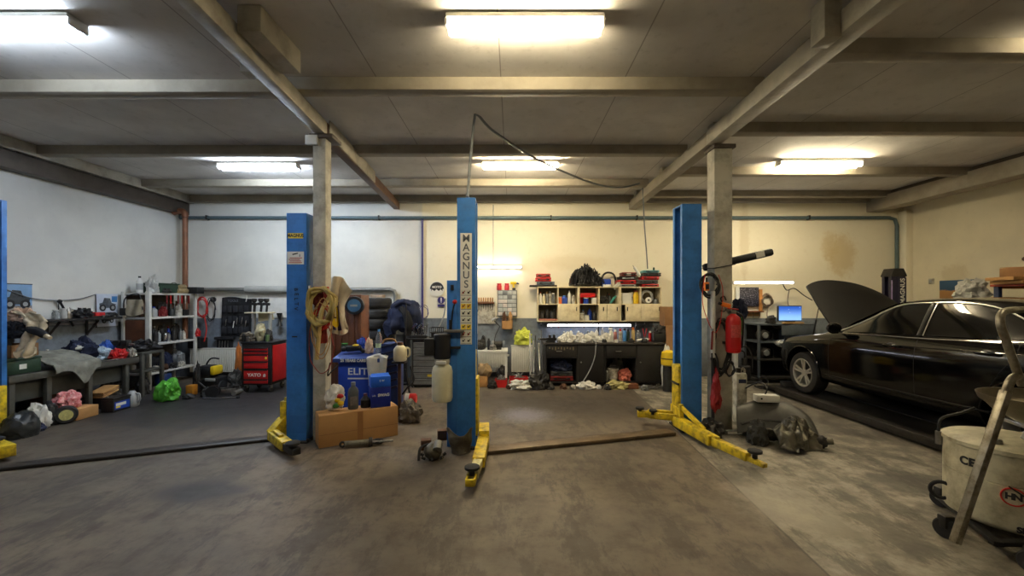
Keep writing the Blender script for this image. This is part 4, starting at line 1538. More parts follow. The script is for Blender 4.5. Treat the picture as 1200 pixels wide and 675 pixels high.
G().tube([at(1100, 508, 3.2) - L0, at(1101, 494, 3.2) - L0, at(1108, 488, 3.2) - L0, at(1125, 484, 3.2) - L0, at(1142, 478, 3.2) - L0], .009, 8, 5).build('suction_hose', black, t)
G().cyl(at(1100, 520, 3.2) - L0, at(1100, 505, 3.2) - L0, .02, seg=10).build('hose_end', steel, t)
# ---------------------------------------------------------------- cream wall cabinets over the black bench
cab = mat('cabinet_cream', (232, 220, 184), .5, var=.18, scale=7, dirt=(204, 188, 150))
UD = 8.64
US = F / UD
ux = [atx(630.0, UD), atx(678.3, UD), atx(727.0, UD)]
UW = 48.2 / US
ZT, ZM, ZL = atz(336, UD), atz(356.6, UD), atz(377, UD)
CELL = {}
ulab = ['cream wall cabinet at left over the bench with one shut door', 'cream wall cabinet in the middle with one damaged door', 'cream wall cabinet at right with two doors below']
for i, x0 in enumerate(ux):
    t = thing('wall_cabinet', ulab[i], 'wall cabinet', (x0 + UW / 2, UD, ZL), 0, 'cream wall cabinets')
    w, h, d, th = UW, ZT - ZL, .33, .018
    zm = ZM - ZL
    g = G()
    g.bb((-w / 2, 0, 0), (w / 2, d, th)).bb((-w / 2, 0, h - th), (w / 2, d, h)).bb((-w / 2, 0, th), (-w / 2 + th, d, h - th)).bb((w / 2 - th, 0, th), (w / 2, d, h - th))
    g.build('carcass', cab, t)
    G().bb((-th / 2, .004, th), (th / 2, d, h - th)).build('divider', cab, t)
    g = G()
    for s in (-1, 1):
        g.bb((min(s * th / 2, s * (w / 2 - th)), .004, zm - th / 2), (max(s * th / 2, s * (w / 2 - th)), d, zm + th / 2))
    g.build('shelf', cab, t)
    G().bb((-w / 2 + th, d - .012, th), (w / 2 - th, d - .002, h - th)).build('back_panel', mat('cab_back', (120, 110, 88), .7, var=.4), t)
    for c in (0, 1):
        for r in (0, 1):
            CELL[(i, c, r)] = (x0 + (th if c == 0 else w / 2 + th / 2), x0 + (w / 2 - th / 2 if c == 0 else w - th), (ZM + th / 2) if r else ZL + th, (ZT - th) if r else ZM - th / 2)

    def door(xa, xb, hx, ry=0):
        dd = G().box(((xa + xb) / 2, -.010, zm / 2 + .004), (xb - xa, .016, zm - .012), ry=ry, bev=.003).build('door', cab, t)
        G().bb((hx - .010, -.026, zm - .135), (hx + .010, -.018, zm - .055), .003).build('handle', dark, dd)
    if i == 0:
        door(.006, w / 2 - .004, w / 2 - .045)
    if i == 1:
        door(.006, .15, .08)
        door(.158, w / 2 - .02, w / 2 - .06, .02)
    if i == 2:
        door(-w / 2 + .10, -.006, -w / 2 + .14, -.012)
        door(.0, w / 2 - .004, w / 2 - .05)
tag(G().bb((ux[0], UD + .01, ZL - .03), (ux[2] + UW, UD + .3, ZL - .002)).crumple(.006, 30).build('support_rail', dark), 'rough dark rail under the cream wall cabinets', 'rail')
for k in range(16):
    pass


def cx(cell, u, yo=.12):
    a = CELL[cell]
    return Vector((a[0] + (a[1] - a[0]) * u, UD + yo, a[2] + .0005))


# cell contents
B_ = bottle
B_(cx((0, 0, 1), .12), .24, .035, white, red, 'white bottle with red cap at the left end of the cabinet row')
B_(cx((0, 0, 1), .30), .20, .032, cream, white, 'cream bottle next to the red capped bottle')
can(cx((0, 0, 1), .47), .25, .032, galv, wood, 'brown capped silver spray can in the first cabinet cell')
can(cx((0, 0, 1), .63, .16), .26, .032, oldwhite, steel, 'white spray can with silver top in the first cabinet cell')
B_(cx((0, 0, 1), .80), .22, .036, clear, white, 'cloudy jar bottle at the right of the first cabinet cell', neck=.6)
B_(cx((0, 1, 1), .10), .15, .045, orange, white, 'small orange tub in the second cabinet cell', 'tub', 'tub', neck=.8)
B_(cx((0, 1, 1), .34), .17, .06, royal, sky, 'squat blue jug in the second cabinet cell', 'jug', 'jug', neck=.5)
B_(cx((0, 1, 1), .60), .27, .035, white, white, 'tall white bottle in the second cabinet cell')
B_(cx((0, 1, 1), .82), .20, .04, oldwhite, dark, 'white bottle with dark cap in the second cabinet cell')
carton(cx((1, 0, 1), .46, .18) + Vector((0, 0, .13)), (.30, .2, .09), red, 'red flat box lying on tins in the third cabinet cell')
B_(cx((1, 0, 1), .38), .125, .055, royal, white, 'blue tin under the red flat box', 'tin', 'tin', neck=.8)
B_(cx((1, 0, 1), .12, .2), .125, .05, red, red, 'red tin at the left under the red flat box', 'tin', 'tin', neck=.8)
carton(cx((1, 0, 1), .80, .14), (.10, .1, .125), white, 'white carton under the right end of the red flat box')
lump(cx((1, 1, 1), .28), (.07, .08, .10), dark, 'dark heap of parts in the fourth cabinet cell', 'parts_heap', 'parts', 3, .4)
t = thing('set_square', 'teal plastic guide leaning in the fourth cabinet cell', 'tool', cx((1, 1, 1), .76), 0)
G().bar((-.05, 0, .01), (.07, .04, .16), .03, .03, .006).build('blade', mat('teal', (80, 170, 160), .5), t)
G().bar((-.06, .03, .01), (.03, .05, .14), .03, .02, .006).build('guide', mat('teal', (80, 170, 160), .5), t)
B_(cx((1, 1, 1), .52, .22), .24, .04, dark, black, 'black bottle in the fourth cabinet cell')
carton(cx((2, 0, 1), .32), (.20, .12, .22), white, 'creased white carton in the fifth cabinet cell', .08)
B_(cx((2, 0, 1), .85), .27, .055, yellow, dred, 'yellow bottle standing at the edge of the fifth cabinet cell', neck=.7)
carton(cx((2, 0, 1), .62, .17), (.06, .12, .24), oldwhite, 'narrow pale carton beside the yellow bottle')
coil(cx((2, 1, 1), .36, .1) + Vector((0, 0, .145)), .11, .012, 4, lgrey, 'pale hose coil in the sixth cabinet cell', seed=7, drop=1.0)
t = thing('sanding_disc', 'white wheel leaning inside the pale hose coil', 'disc', cx((2, 1, 1), .40, .04), 0)
G().lathe([(.02, -.012), (.06, -.012), (.06, .012), (.02, .012)], (0, 0, .075), (0, -1, .15), 24).build('disc', white, t)
G().cyl((0, -.02, .075), (0, .0, .075), .018, seg=12).build('hub', dark, t)
B_(cx((2, 1, 1), .82), .11, .055, grey, dark, 'small grey tin at the right of the sixth cabinet cell', 'tin', 'tin', neck=.8)
carton(cx((0, 0, 0), .5, .1), (.36, .2, .035), mat('pink_board', (190, 120, 100), .6), 'pinkish board lying in the lower left cabinet cell')
for k, (u, r, hh, l) in enumerate(((.2, .05, .15, 'dark drum left of the lower left cell'), (.48, .04, .19, 'dark bottle in the middle of the lower left cell'), (.75, .055, .16, 'dark drum right of the lower left cell'))):
    B_(cx((0, 0, 0), u) + Vector((0, 0, .036)), hh, r, dark, black, l, 'drum', 'drum', neck=.7)
B_(cx((1, 0, 0), .15), .15, .05, oldwhite, white, 'white tin low in the lower middle cabinet cell', 'tin', 'tin', neck=.85)
B_(cx((1, 0, 0), .42), .12, .05, white, steel, 'short white tin in the lower middle cabinet cell', 'tin', 'tin', neck=.85)
B_(cx((1, 0, 0), .60, .2), .25, .05, royal, navy, 'dark blue bottle at the back of the lower middle cell')
B_(cx((1, 0, 0), .82), .20, .05, black, dark, 'black bottle at the right of the lower middle cell')
lump(cx((2, 0, 0), .10, .12), (.05, .1, .12), dark, 'dark bundle showing in the gap left of the sixth door', 'cable_bundle', 'cable', 6, .4)

# on top of the cabinets
zt = ZT + .001
tag(G().bb((atx(621, UD), UD + .02, zt), (atx(653, UD), UD + .28, zt + .035), .006).build('slab', dark), 'dark flat slab on top of the left cream cabinet', 'slab')
tool_case((atx(640, UD), UD + .14, zt + .036), (.36, .22, .07), mat('slate', (86, 98, 112), .5), 'slate grey flat case under the red tool sets')
tool_case((atx(637, UD), UD + .14, zt + .107), (.32, .2, .085), red, 'lower red tool set on the slate grey case')
tool_case((atx(637, UD), UD + .14, zt + .193), (.29, .2, .075), mat('dull_red', (186, 64, 56), .5), 'upper dull red tool set on the slate grey case')
# black cable tangle: one heap
rnd = random.Random(4)
g = G()
cxm = atx(690, UD)
for k in range(80):
    a0 = rnd.uniform(-.34, .34)
    pts = []
    r0 = rnd.uniform(.1, .42)
    for q in range(7):
        u = a0 + r0 * (q / 6 - .5) + rnd.uniform(-.06, .06)
        env = .42 * max(.12, 1 - (abs(u + .04) / .42) ** 1.7)
        pts.append((cxm + max(-.36, min(.36, u)), UD + .16 + rnd.uniform(-.10, .10), zt + .015 + env * min(1.15, rnd.uniform(.05, 1.0) + (.15 if rnd.random() < .2 else 0))))
    g.tube(pts, rnd.choice((.006, .008, .012, .018)), 5, 3)
g.ball((cxm - .03, UD + .18, zt + .07), (.22, .08, .05), 3, amp=.3, fr=3, seed=2)
hm = tag(g.build('wiring_loom', black), 'tangled heap of black wiring looms on the middle cream cabinet', 'wiring')
t = thing('instrument_box', 'blue round faced instrument box right of the black wiring heap', 'instrument', (atx(712, UD), UD + .13, zt))
G().bb((-.09, -.06, 0), (.09, .08, .16), .02).build('housing', royal, t)
G().bb((-.08, -.064, .0), (.08, -.06, .05), 0).build('sticker', white, t)
t = thing('pistol_case', 'black looped handle frame behind the blue instrument box', 'tool', (atx(716, UD), UD + .24, zt))
G().tube([(-.13, 0, .02), (-.12, 0, .22), (-.02, 0, .30), (.12, 0, .25), (.16, 0, .02)], .02, 8, 4).build('frame', black, t)
t = thing('spray_bottle', 'white bottle lying slanted between blue box and tool cases', 'bottle', (atx(724, UD), UD + .05, zt + .03), .0, None, 0, .75)
G().lathe([(.035, -.1), (.04, -.09), (.04, .06), (.02, .1), (.015, .12)], seg=16).build('body', oldwhite, t)
G().cyl((0, 0, .11), (0, 0, .15), .018, seg=12).build('cap', dark, t)
cs = [(736, .0, .34, .05, lgrey, 'pale grey flat case lowest in the left stack of tool cases'), (735, .052, .38, .085, red, 'red tool case second in the left stack of tool cases'), (736, .139, .32, .07, black, 'black tool case third in the left stack of tool cases'), (738, .211, .30, .085, mat('case_maroon', (110, 36, 34), .5), 'maroon tool case with white sticker topmost in the left stack'),
      (763, .0, .34, .055, red, 'bright red flat case lowest in the right stack of tool cases'), (759, .057, .44, .085, mat('case_grey', (70, 72, 76), .5), 'dark grey wide case second in the right stack of tool cases'), (763, .144, .36, .065, mat('case_red2', (206, 40, 44), .45), 'red tool case in the middle of the right stack'), (765, .211, .36, .075, mat('case_charcoal', (46, 50, 50), .5), 'charcoal tool case near the top of the right stack'), (764, .288, .32, .05, mat('case_teal', (96, 168, 176), .5), 'pale teal flat case topmost in the right stack of tool cases')]
rnd = random.Random(11)
for px, z, w, h, m_, l in cs:
    q = tool_case((atx(px, UD), UD + .15, zt + z), (w, .26, h - .001), m_, l, rnd.uniform(-.08, .08), 0, 'tool cases stacked on the cream cabinets', trim=black if m_ is not black else lgrey)
    if 'sticker' in l:
        G().bb((-.07, -.134, .02), (.03, -.131, .06)).build('sticker', paper, q)
t = thing('silicone_gun', 'white tube lying slanted on top of the left stack of cases', 'tube', (atx(747, UD), UD + .04, zt + .315), .0, None, 0, -.6)
G().cyl((0, 0, -.11), (0, 0, .10), .027, seg=14, bev=.004).build('body', white, t)
G().cyl((0, 0, .1), (0, 0, .15), .01, .004, seg=8).build('nozzle', oldwhite, t)
can((atx(770, UD), UD + .2, zt + .339), .07, .02, dgreen, black, 'small dark can on the pale teal case', 'small_can', 'can')

# ---------------------------------------------------------------- black workbenches
BD = 7.97
kb = mat('bench_black', (34, 32, 30), .5, .1, var=.3, scale=6)
for i, (pa, pb) in enumerate(((639.5, 708.5), (709, 778))):
    xa, xb = atx(pa, BD), atx(pb, BD)
    w = xb - xa
    t = thing('workbench', ('black metal workbench at left with drawer and open bay holding a red case', 'black metal workbench at right with open bay holding a white bucket')[i], 'workbench', ((xa + xb) / 2, BD, 0), 0, 'black workbenches')
    H, D = .775, .72
    g = G()
    sp = -w / 2 + w * .535
    g.bb((-w / 2, 0, .06), (-w / 2 + .02, D, H)).bb((w / 2 - .02, 0, .06), (w / 2, D, H)).bb((sp - .01, 0, .06), (sp + .01, D, H)).bb((-w / 2, 0, .06), (w / 2, D, .08)).bb((-w / 2, D - .02, .06), (w / 2, D, H)).bb((-w / 2 + .02, .0, .52), (sp - .01, D, .54))
    g.build('carcass', kb, t)
    dr = G().bb((-w / 2 + .025, -.012, .545), (sp - .012, .3, .765), .004).build('drawer', kb, t)
    G().tube([(-.35, -.012, .655), (-.33, -.03, .655), (-.27, -.03, .655), (-.25, -.012, .655)], .007, 6, 1).build('handle', steel, dr)
    do = G().bb((sp + .012, -.012, .085), (w / 2 - .022, .006, .765), .004).build('door', kb, t)
    G().cyl((sp + .07, -.012, .45), (sp + .07, -.03, .45), .014, seg=12).build('knob', steel, do)
    if i == 0:
        for k in range(9):
            G().bb((-w / 2 + .06 + k * .055, -.016, .70 - .012 * (k % 3)), (-w / 2 + .085 + k * .055, -.011, .735 - .01 * (k % 2))).build('sticker', mat('old_sticker', (110, 100, 76), .6), dr)
    for sx in (-1, 1):
        for y in (.05, D - .05):
            G().bb((sx * (w / 2 - .04) - .02, y - .02, 0), (sx * (w / 2 - .04) + .02, y + .02, .06)).build('foot', dark, t)
xa, xb = atx(637, BD), atx(779, BD)
t = thing('worktop', 'dark worktop running across both black workbenches', 'worktop', ((xa + xb) / 2, BD, .776))
G().bb((-(xb - xa) / 2, -.03, 0), ((xb - xa) / 2, .74, .035), .006).build('slab', mat('worktop_dark', (60, 56, 52), .5, var=.35), t)
WT = .8115
# bay contents
tool_case((atx(659, BD), BD + .25, .081), (.44, .34, .09), dred, 'dark red case low in the left workbench bay')
tool_case((atx(659, BD), BD + .25, .172), (.42, .32, .09), mat('case_grey', (70, 72, 76)), 'grey case on the dark red case in the workbench bay')
lump((atx(659, BD), BD + .22, .262), (.2, .16, .13), cloth_n, 'dark blue rag heap on top of the grey case in the bay', 'rag_heap', 'rags', 4, .35)
t = thing('bucket', 'white bucket in the right workbench bay', 'bucket', (atx(721, BD), BD + .2, .081))
G().lathe([(.085, 0), (.10, .2), (.108, .2), (.108, .215), (.098, .215), (.09, .02)], seg=24, caps=False).build('pail', oldwhite, t)
G().tube([(-.105, 0, .2), (-.09, -.04, .26), (0, -.05, .28), (.09, -.04, .26), (.105, 0, .2)], .005, 6, 4).build('bail', steel, t)
G().cyl((0, 0, .01), (0, 0, .16), .088, .095, seg=22).build('contents', grey, t)
lump((atx(735, BD), BD + .16, .081), (.12, .1, .13), mat('salmon_rag', (200, 110, 90), .9, var=.3), 'salmon pink rag bundle beside the white bucket', 'rag', 'cloth', 7, .4)
lump((atx(731, BD), BD + .5, .081), (.13, .09, .22), cloth_g, 'grey cloth heap behind the white bucket in the bay', 'rag_heap', 'rags', 2, .4)
can((atx(713, BD), BD + .12, .081), .2, .03, galv, white, 'silver spray can left of the white bucket')

# things on the worktop
t = thing('bench_vice', 'black bench vice at the left end of the worktop', 'vice', (atx(645, BD), BD + .12, WT))
G().bb((-.08, -.07, 0), (.1, .08, .03), .006).build('base', black, t)
G().bb((-.05, -.05, .03), (.12, .05, .09), .012).build('body', black, t)
G().bb((.06, -.06, .07), (.10, .06, .14), .008).build('fixed_jaw', dark, t)
G().bb((-.02, -.06, .07), (.02, .06, .14), .008).build('moving_jaw', dark, t)
G().cyl((-.22, 0, .06), (.0, 0, .06), .02, seg=12).build('screw', dark, t)
G().cyl((-.20, -.08, .06), (-.20, .08, .06), .007, seg=8).build('handle', steel, t)
# crumpled white papers and sacks along the back of the bench
rnd = random.Random(9)
wl_ = ['crumpled white paper nearest the black vice', 'white paper ball beside the paper nearest the vice', 'bunched white foil between the vice and bench middle', 'white sack end at the middle of the worktop', 'wide bunched white sack at the middle of the worktop', 'white crumpled wrapper under the wall socket', 'pale wrapper left of the bottles on the worktop', 'white rag right before the bottles on the worktop']
for k, px in enumerate((658, 665, 672, 680, 687, 695, 702, 711)):
    lump((atx(px, 8.2), 8.1 + .12 * (k % 3), WT), (.08 + .02 * (k % 3), .08, .075 + .03 * (k % 2)), cloth_w if k % 2 else paper, wl_[k], 'crumpled_paper', 'paper', k + 20, .4)
for k, (px, dy, h, r, m1, m2, l, kind) in enumerate((
        (661, .42, .18, .04, clear, white, 'clear squat bottle behind the crumpled paper', 0), (669, .5, .22, .038, white, sky, 'white bottle with blue cap behind the paper balls', 0), (678, .44, .19, .045, oldwhite, white, 'small white jar at the back of the worktop', 0), (689, .46, .2, .04, clear, steel, 'clear bottle before the lit wall at bench middle', 0),
        (699, .4, .24, .036, white, lgrey, 'white bottle with grey cap near bench middle', 0), (706, .3, .26, .035, lgrey, white, 'grey white bottle left of the big spray bottle', 0),
        (721, .35, .22, .033, mat('dull_pink', (190, 120, 110), .5), white, 'pink labelled can right of the big spray bottle', 1), (727, .3, .24, .033, oldwhite, red, 'white can with red cap on the worktop', 1), (732, .32, .25, .034, sky, black, 'blue can with black cap on the worktop', 1),
        (736, .35, .23, .034, dgreen, black, 'dark green can on the worktop', 1), (742, .26, .27, .034, mat('sand_can', (196, 170, 110), .5), orange, 'sand coloured can with orange cap on the worktop', 1), (748, .4, .2, .04, clear, white, 'clear bottle right of the sand coloured can', 0))):
    p = (atx(px, BD + dy), BD + dy, WT)
    (can if kind else bottle)(p, h, r, m1, m2, l)
t = thing('trigger_bottle', 'large white trigger spray bottle on the worktop', 'spray bottle', (atx(716, 8.2), 8.2, WT))
G().lathe([(.045, 0), (.05, .02), (.05, .15), (.03, .2), (.016, .22)], seg=18).build('body', white, t)
G().bb((-.05, -.015, .225), (.03, .015, .265), .008).build('trigger_head', white, t)
G().bar((-.02, 0, .23), (-.035, 0, .17), .014, .012, .003).build('trigger', lgrey, t)
t = thing('grease_tube', 'white tube lying slanted on the right of the worktop', 'tube', (atx(751, 8.2), 8.12, WT + .03), .25, None, 0, 0)
G().cyl((-.11, 0, .0), (.11, 0, .02), .026, seg=14, bev=.004).build('body', white, t)
G().cyl((.11, 0, .02), (.15, 0, .024), .012, seg=10).build('nozzle', oldwhite, t)
can((atx(762, 8.25), 8.25, WT), .2, .032, red, white, 'red can with white cap toward the right of the worktop')
t = thing('angle_grinder', 'red angle grinder standing by the right end of the worktop', 'grinder', (atx(766, 8.25), 8.28, WT))
G().bar((0, 0, .02), (.06, .02, .2), .06, .06, .02).build('body', red, t)
G().cyl((-.03, 0, .02), (.0, 0, .05), .05, seg=18).build('gear_head', dark, t)
G().bar((.0, 0, .1), (-.08, -.02, .14), .025, .025, .008).build('side_handle', black, t)
carton((atx(771, 8.2), 8.22, WT), (.24, .24, .16), black, 'black box at the right end of the worktop')
lump((atx(774, 8.2), 8.2, WT + .161), (.13, .1, .1), dark, 'dark rag on the black box at the right end', 'rag', 'cloth', 31, .35)
t = thing('soldering_lead', 'light cable hanging from the worktop to the floor', 'cable', (0, 0, 0))
G().tube([at(690, 395, 8.5), at(697, 399, 8.1), at(698.3, 400.5, 7.92), at(698.3, 406, 7.90), at(697, 418, 7.90), at(692, 432, 7.90), at(684, 446, 7.90), at(678, 453, 7.88)], .010, 6, 5).build('lead', lgrey, t)
tag(G().tube([at(701.5, 377, 8.7), at(701.5, 398, 8.72)], .012, 8, 1).build('wall_conduit', dark), 'dark conduit on the wall under the cream cabinets', 'pipe')
# on the floor before the benches
lump((atx(688, 7.7), 7.75, 0), (.16, .1, .08), cloth_w, 'crumpled white rag on the floor before the left workbench', 'floor_rag', 'cloth', 41, .45)
lump((atx(725, 7.7), 7.75, 0), (.19, .1, .09), mat('straw_bag', (190, 180, 120), .8, var=.4), 'straw yellow bag on the floor before the right workbench', 'floor_bag', 'bag', 42, .45)
carton((atx(742, 7.7), 7.78, 0), (.2, .14, .09), brown, 'brown wooden box on the floor before the right workbench', .1)
g = G()
rnd = random.Random(5)
for k in range(90):
    a = rnd.uniform(0, 2 * PI)
    p = Vector((atx(766, 7.75) + rnd.gauss(0, .14), 7.72 + rnd.gauss(0, .06), .012 + rnd.random() * .04))
    g.bar(p, p + Vector((math.cos(a) * .05, math.sin(a) * .05, rnd.uniform(-.01, .02))), .012, .012)
o = tag(g.build('swarf', steel), 'heap of silvery metal offcuts on the floor by the right workbench', 'metal scrap')
o['kind'] = 'stuff'
lump((atx(702, 7.7), 7.75, 0), (.05, .05, .045), paper, 'small white paper ball under the bench cable', 'paper_ball', 'paper', 43, .3)

# right of the benches
carton((atx(788, 8.1), 8.3, .0), (.24, .4, 1.12), card2, 'tall brown cardboard box right of the black workbenches')
carton((atx(787, 8.1), 8.3, 1.121), (.22, .3, .36), card2, 'brown cardboard box on top of the tall cardboard box')
t = thing('yellow_drum', 'yellow plastic drum peeping out behind the right lift post', 'drum', (atx(785, 7.5), 7.55, .0))
G().cyl((0, 0, 0), (0, 0, .45), .10, seg=18).build('pedestal', dark, t)
G().lathe([(.10, .45), (.13, .47), (.135, .58), (.12, .69), (.05, .72)], seg=24).build('drum', yellow, t)
G().ring((0, 0, .58), .134, .008, seg=24).build('hoop', black, t)
lump((atx(783.5, 7.7), 7.8, .0), (.09, .09, .50), cloth_w, 'pale sack standing behind the yellow drum', 'sack', 'sack', 44, .2, sub=4)

# ---------------------------------------------------------------- between the striped post and the benches
# organiser
OD = 8.9
t = thing('parts_organiser', 'grey wall organiser of clear drawers under the white tube light', 'organiser', (atx(594.5, OD), OD, atz(371, OD)))
w, h = 23 / (F / OD), 31 / (F / OD)
G().bb((-w / 2, 0, 0), (w / 2, .09, h), .006).build('carcass', grey, t)
for r in range(6):
    for c in range(4 if r != 3 else 2):
        n = 4 if r != 3 else 2
        x0 = -w / 2 + .012 + c * (w - .024) / n
        big = r < 2
        G().bb((x0 + .004, -.012, .02 + r * (h - .03) / 6), (x0 + (w - .024) / n - .004, .0, .02 + (r + .86) * (h - .03) / 6), .003).build('drawer', (mat('organiser_clear', (186, 190, 188), .25, var=.15), grey, mat('organiser_pale', (214, 206, 200), .3))[0 if (r + c) % 3 else (1 if r > 3 else 2)], t)
q = atz(371, OD) + h
for px, m_, l in ((585, red, 'red tin on the left of the drawer organiser'), (594, mat('bright_red', (220, 50, 60), .4), 'bright red jar on the middle of the drawer organiser')):
    bottle((atx(px, OD), OD + .045, q), .14, .05, m_, m_, l, 'tin', 'tin', neck=.8)
t = thing('cordless_drill', 'yellow and dark drill on the right of the drawer organiser', 'drill', (atx(602, OD), OD + .04, q))
G().bb((-.03, -.03, 0), (.04, .03, .05), .01).build('battery', black, t)
G().bar((0, 0, .04), (-.01, 0, .14), .04, .04, .01).build('grip', yellow, t)
G().bar((-.07, 0, .15), (.06, 0, .15), .055, .06, .02).build('motor_body', yellow, t)
G().cyl((.06, 0, .15), (.11, 0, .13), .02, .012, seg=12).build('chuck', navy, t)
# small cardboard tray on wall bracket
open_box((atx(594.5, 8.82), 8.84, atz(385.5, 8.84)), (.22, .2, .17), card, 'small cardboard box fixed to the wall under the drawer organiser')
for k, (px, l) in enumerate(((591, 'brown brush end sticking out of the small cardboard box'), (598, 'pale roll sticking out of the small cardboard box'))):
    lump((atx(px, 8.82), 8.84, atz(385.5, 8.84) + .02), (.045, .05, .22), (rust, wood)[k], l, 'box_filling', 'filling', 50 + k, .3, sub=3)
# tool rack with wooden handled tools
t = thing('tool_rail', 'brown wooden rail for files on the wall right of the striped post', 'tool rail', (atx(568, OD), 8.93, atz(356, OD)))
G().bb((-.20, -.05, 0), (.20, .03, .035), .003).build('rail', brown, t)
G().bb((-.22, .03, -.42), (.22, .045, .06), .003).build('back_board', oldwhite, t)
rl = ['first', 'second', 'third', 'fourth', 'fifth', 'sixth', 'seventh', 'eighth']
for k in range(8):
    q = thing('file', 'wooden handled file, %s from the left on the wall rail' % rl[k], 'file', (atx(568, OD) - .17 + k * .048, 8.915, atz(356, OD)), 0, 'files on the wall rail')
    G().lathe([(.008, .02), (.015, .05), (.017, .10), (.012, .13), (0, .135)], seg=10).build('handle', wood, q)
    G().bb((-.006, -.003, -.10 - .03 * (k % 3)), (.006, .003, .03)).build('blade', dark, q)
t = thing('wall_notice', 'white paper notice on the wall beside the striped post', 'notice', (atx(556, 8.98), 8.985, atz(391, 8.98)))
G().bb((-.07, 0, 0), (.07, .008, .5)).build('sheet', paper, t)
tag(G().ball(at(557.5, 364, 8.93), (.05, .04, .05), 3).build('cap_hook', black), 'black round knob at the top of the white notice', 'knob')
# round sign, mandatory sign
SD = 8.96
t = thing('round_sign', 'round black and white sign on the back wall left of the striped post', 'sign', (atx(512, SD), SD, atz(347.5, SD)))
rr = 8.8 / (F / SD)
G().cyl((0, .0, rr), (0, .02, rr), rr, seg=40).build('plate', paper, t)
g = G()
pts = [(rr * .92 * math.cos(a), -.004, rr + rr * .92 * math.sin(a)) for a in [PI * k / 20 for k in range(21)]]
g.prism(list(reversed(pts)), (0, .003, 0))
g.build('dark_half', ink, t)
g = G()
g.prism([(-.12, -.0045, rr * .70), (-.10, -.0045, rr * .95), (-.05, -.0045, rr * .72), (-.01, -.0045, rr * .98), (.04, -.0045, rr * .74), (.08, -.0045, rr * .96), (.12, -.0045, rr * .74), (.12, -.0045, rr * 1.05), (-.12, -.0045, rr * 1.05)], (0, .003, 0))
g.build('skyline', ink, t)
text('MOTO', .065, paper, t, (0, -.0065, rr * 1.25), bold=.002)
t = thing('blue_sign', 'small blue mandatory sign with white mark below the round sign', 'sign', (atx(517, SD), SD, atz(359.5, SD)))
G().cyl((0, 0, .14), (0, .01, .14), .075, seg=28).build('disc', purple, t)
G().bb((-.012, -.003, .12), (.012, 0, .19)).build('exclamation_bar', paper, t)
G().bb((-.012, -.003, .09), (.012, 0, .108)).build('exclamation_dot', paper, t)
G().bb((-.075, 0, 0), (.075, .008, .05)).build('caption_plate', purple, t)

# white table and radiators


def radiator(x0, x1, y, z0, z1, label):
    t = thing('radiator', label, 'radiator', ((x0 + x1) / 2, y, 0))
    w = x1 - x0
    n = int(w / .035)
    g = G()
    for k in range(n):
        xx = -w / 2 + (k + .5) * w / n
        g.bb((xx - .013, -.055, z0), (xx + .013, -.03, z1), .006, 1)
    g.bb((-w / 2, -.035, z0), (w / 2, .02, z1))
    g.bb((-w / 2 - .006, -.055, z1 - .02), (w / 2 + .006, .03, z1 + .012), .004)
    g.build('panel', mat('radiator_white', (216, 214, 204), .4, var=.12, scale=6), t)
    for s in (-1, 1):
        G().cyl((s * (w / 2 - .05), 0, 0), (s * (w / 2 - .05), 0, z0), .014, seg=10).build('pipe', galv, t)
    G().cyl((w / 2, -.01, z1 - .06), (w / 2 + .05, -.01, z1 - .06), .022, seg=12).build('valve', white, t)
    return t


radiator(atx(599, 8.85), atx(624, 8.85), 8.86, .12, atz(405, 8.85), 'white ribbed radiator left of the black workbenches')
radiator(atx(560, 8.85), atx(594, 8.85), 8.86, .12, atz(413, 8.85), 'grey ribbed radiator behind the white table')
radiator(atx(224, 8.85), atx(282, 8.85), 8.86, .12, atz(408.5, 8.85), 'wide white ribbed radiator left of the red tool chest')
TD = 8.25
t = thing('white_table', 'narrow white topped table right of the striped post', 'table', (atx(574, TD), TD, 0))
zt_ = atz(409.5, TD)
wd = 42 / (F / TD)
G().bb((-wd / 2, -.2, zt_ - .035), (wd / 2, .3, zt_), .004).build('tabletop', white, t)
for sx in (-1, 1):
    for y in (-.17, .27):
        G().bb((sx * (wd / 2 - .03) - .02, y - .02, 0), (sx * (wd / 2 - .03) + .02, y + .02, zt_ - .035)).build('leg', white, t)
t = thing('bench_grinder', 'dark bench grinder on the white table', 'grinder', (atx(584, TD), TD, zt_))
G().bb((-.06, -.06, 0), (.06, .06, .05), .008).build('base', dark, t)
G().cyl((-.08, 0, .10), (.08, 0, .10), .06, seg=18, bev=.01).build('motor', dark, t)
for s in (-1, 1):
    G().cyl((s * .09, 0, .10), (s * .12, 0, .10), .07, seg=22).build('wheel', grey, t)
can((atx(573, TD), TD - .05, zt_), .22, .03, black, dark, 'black spray can standing on the white table')
lump((atx(561, TD), TD, zt_), (.11, .1, .12), dark, 'dark hand tool heap at the left of the white table', 'tool_heap', 'tools', 61, .4)
lump((atx(578, TD), TD - .1, zt_), (.07, .06, .07), steel, 'small silver part on the white table', 'small_part', 'part', 62, .3, sub=3)
lump((atx(566, TD), TD + .1, zt_), (.05, .06, .16), black, 'black upright part behind the black spray can', 'small_part', 'part', 63, .3, sub=3)
t = thing('wall_lamp', 'thin jointed lamp arm on the wall above the white table', 'lamp', at(578, 398, 8.9))
G().tube([(0, 0, -.16), (.05, -.05, .1), (.14, -.04, .28), (.0, -.06, .42)], .009, 6, 1).build('arm', dark, t)
G().cyl((-.02, -.06, .40), (.06, -.07, .46), .035, .02, seg=14).build('shade', lgrey, t)
# hi-vis bundle on the radiator
lump((atx(613, 8.8), 8.84, atz(404.5, 8.85) + .013), (.17, .08, .20), mat('hivis', (206, 214, 80), .7, var=.4, scale=8), 'yellow green safety vest heaped on the white radiator', 'safety_vest', 'vest', 64, .45)
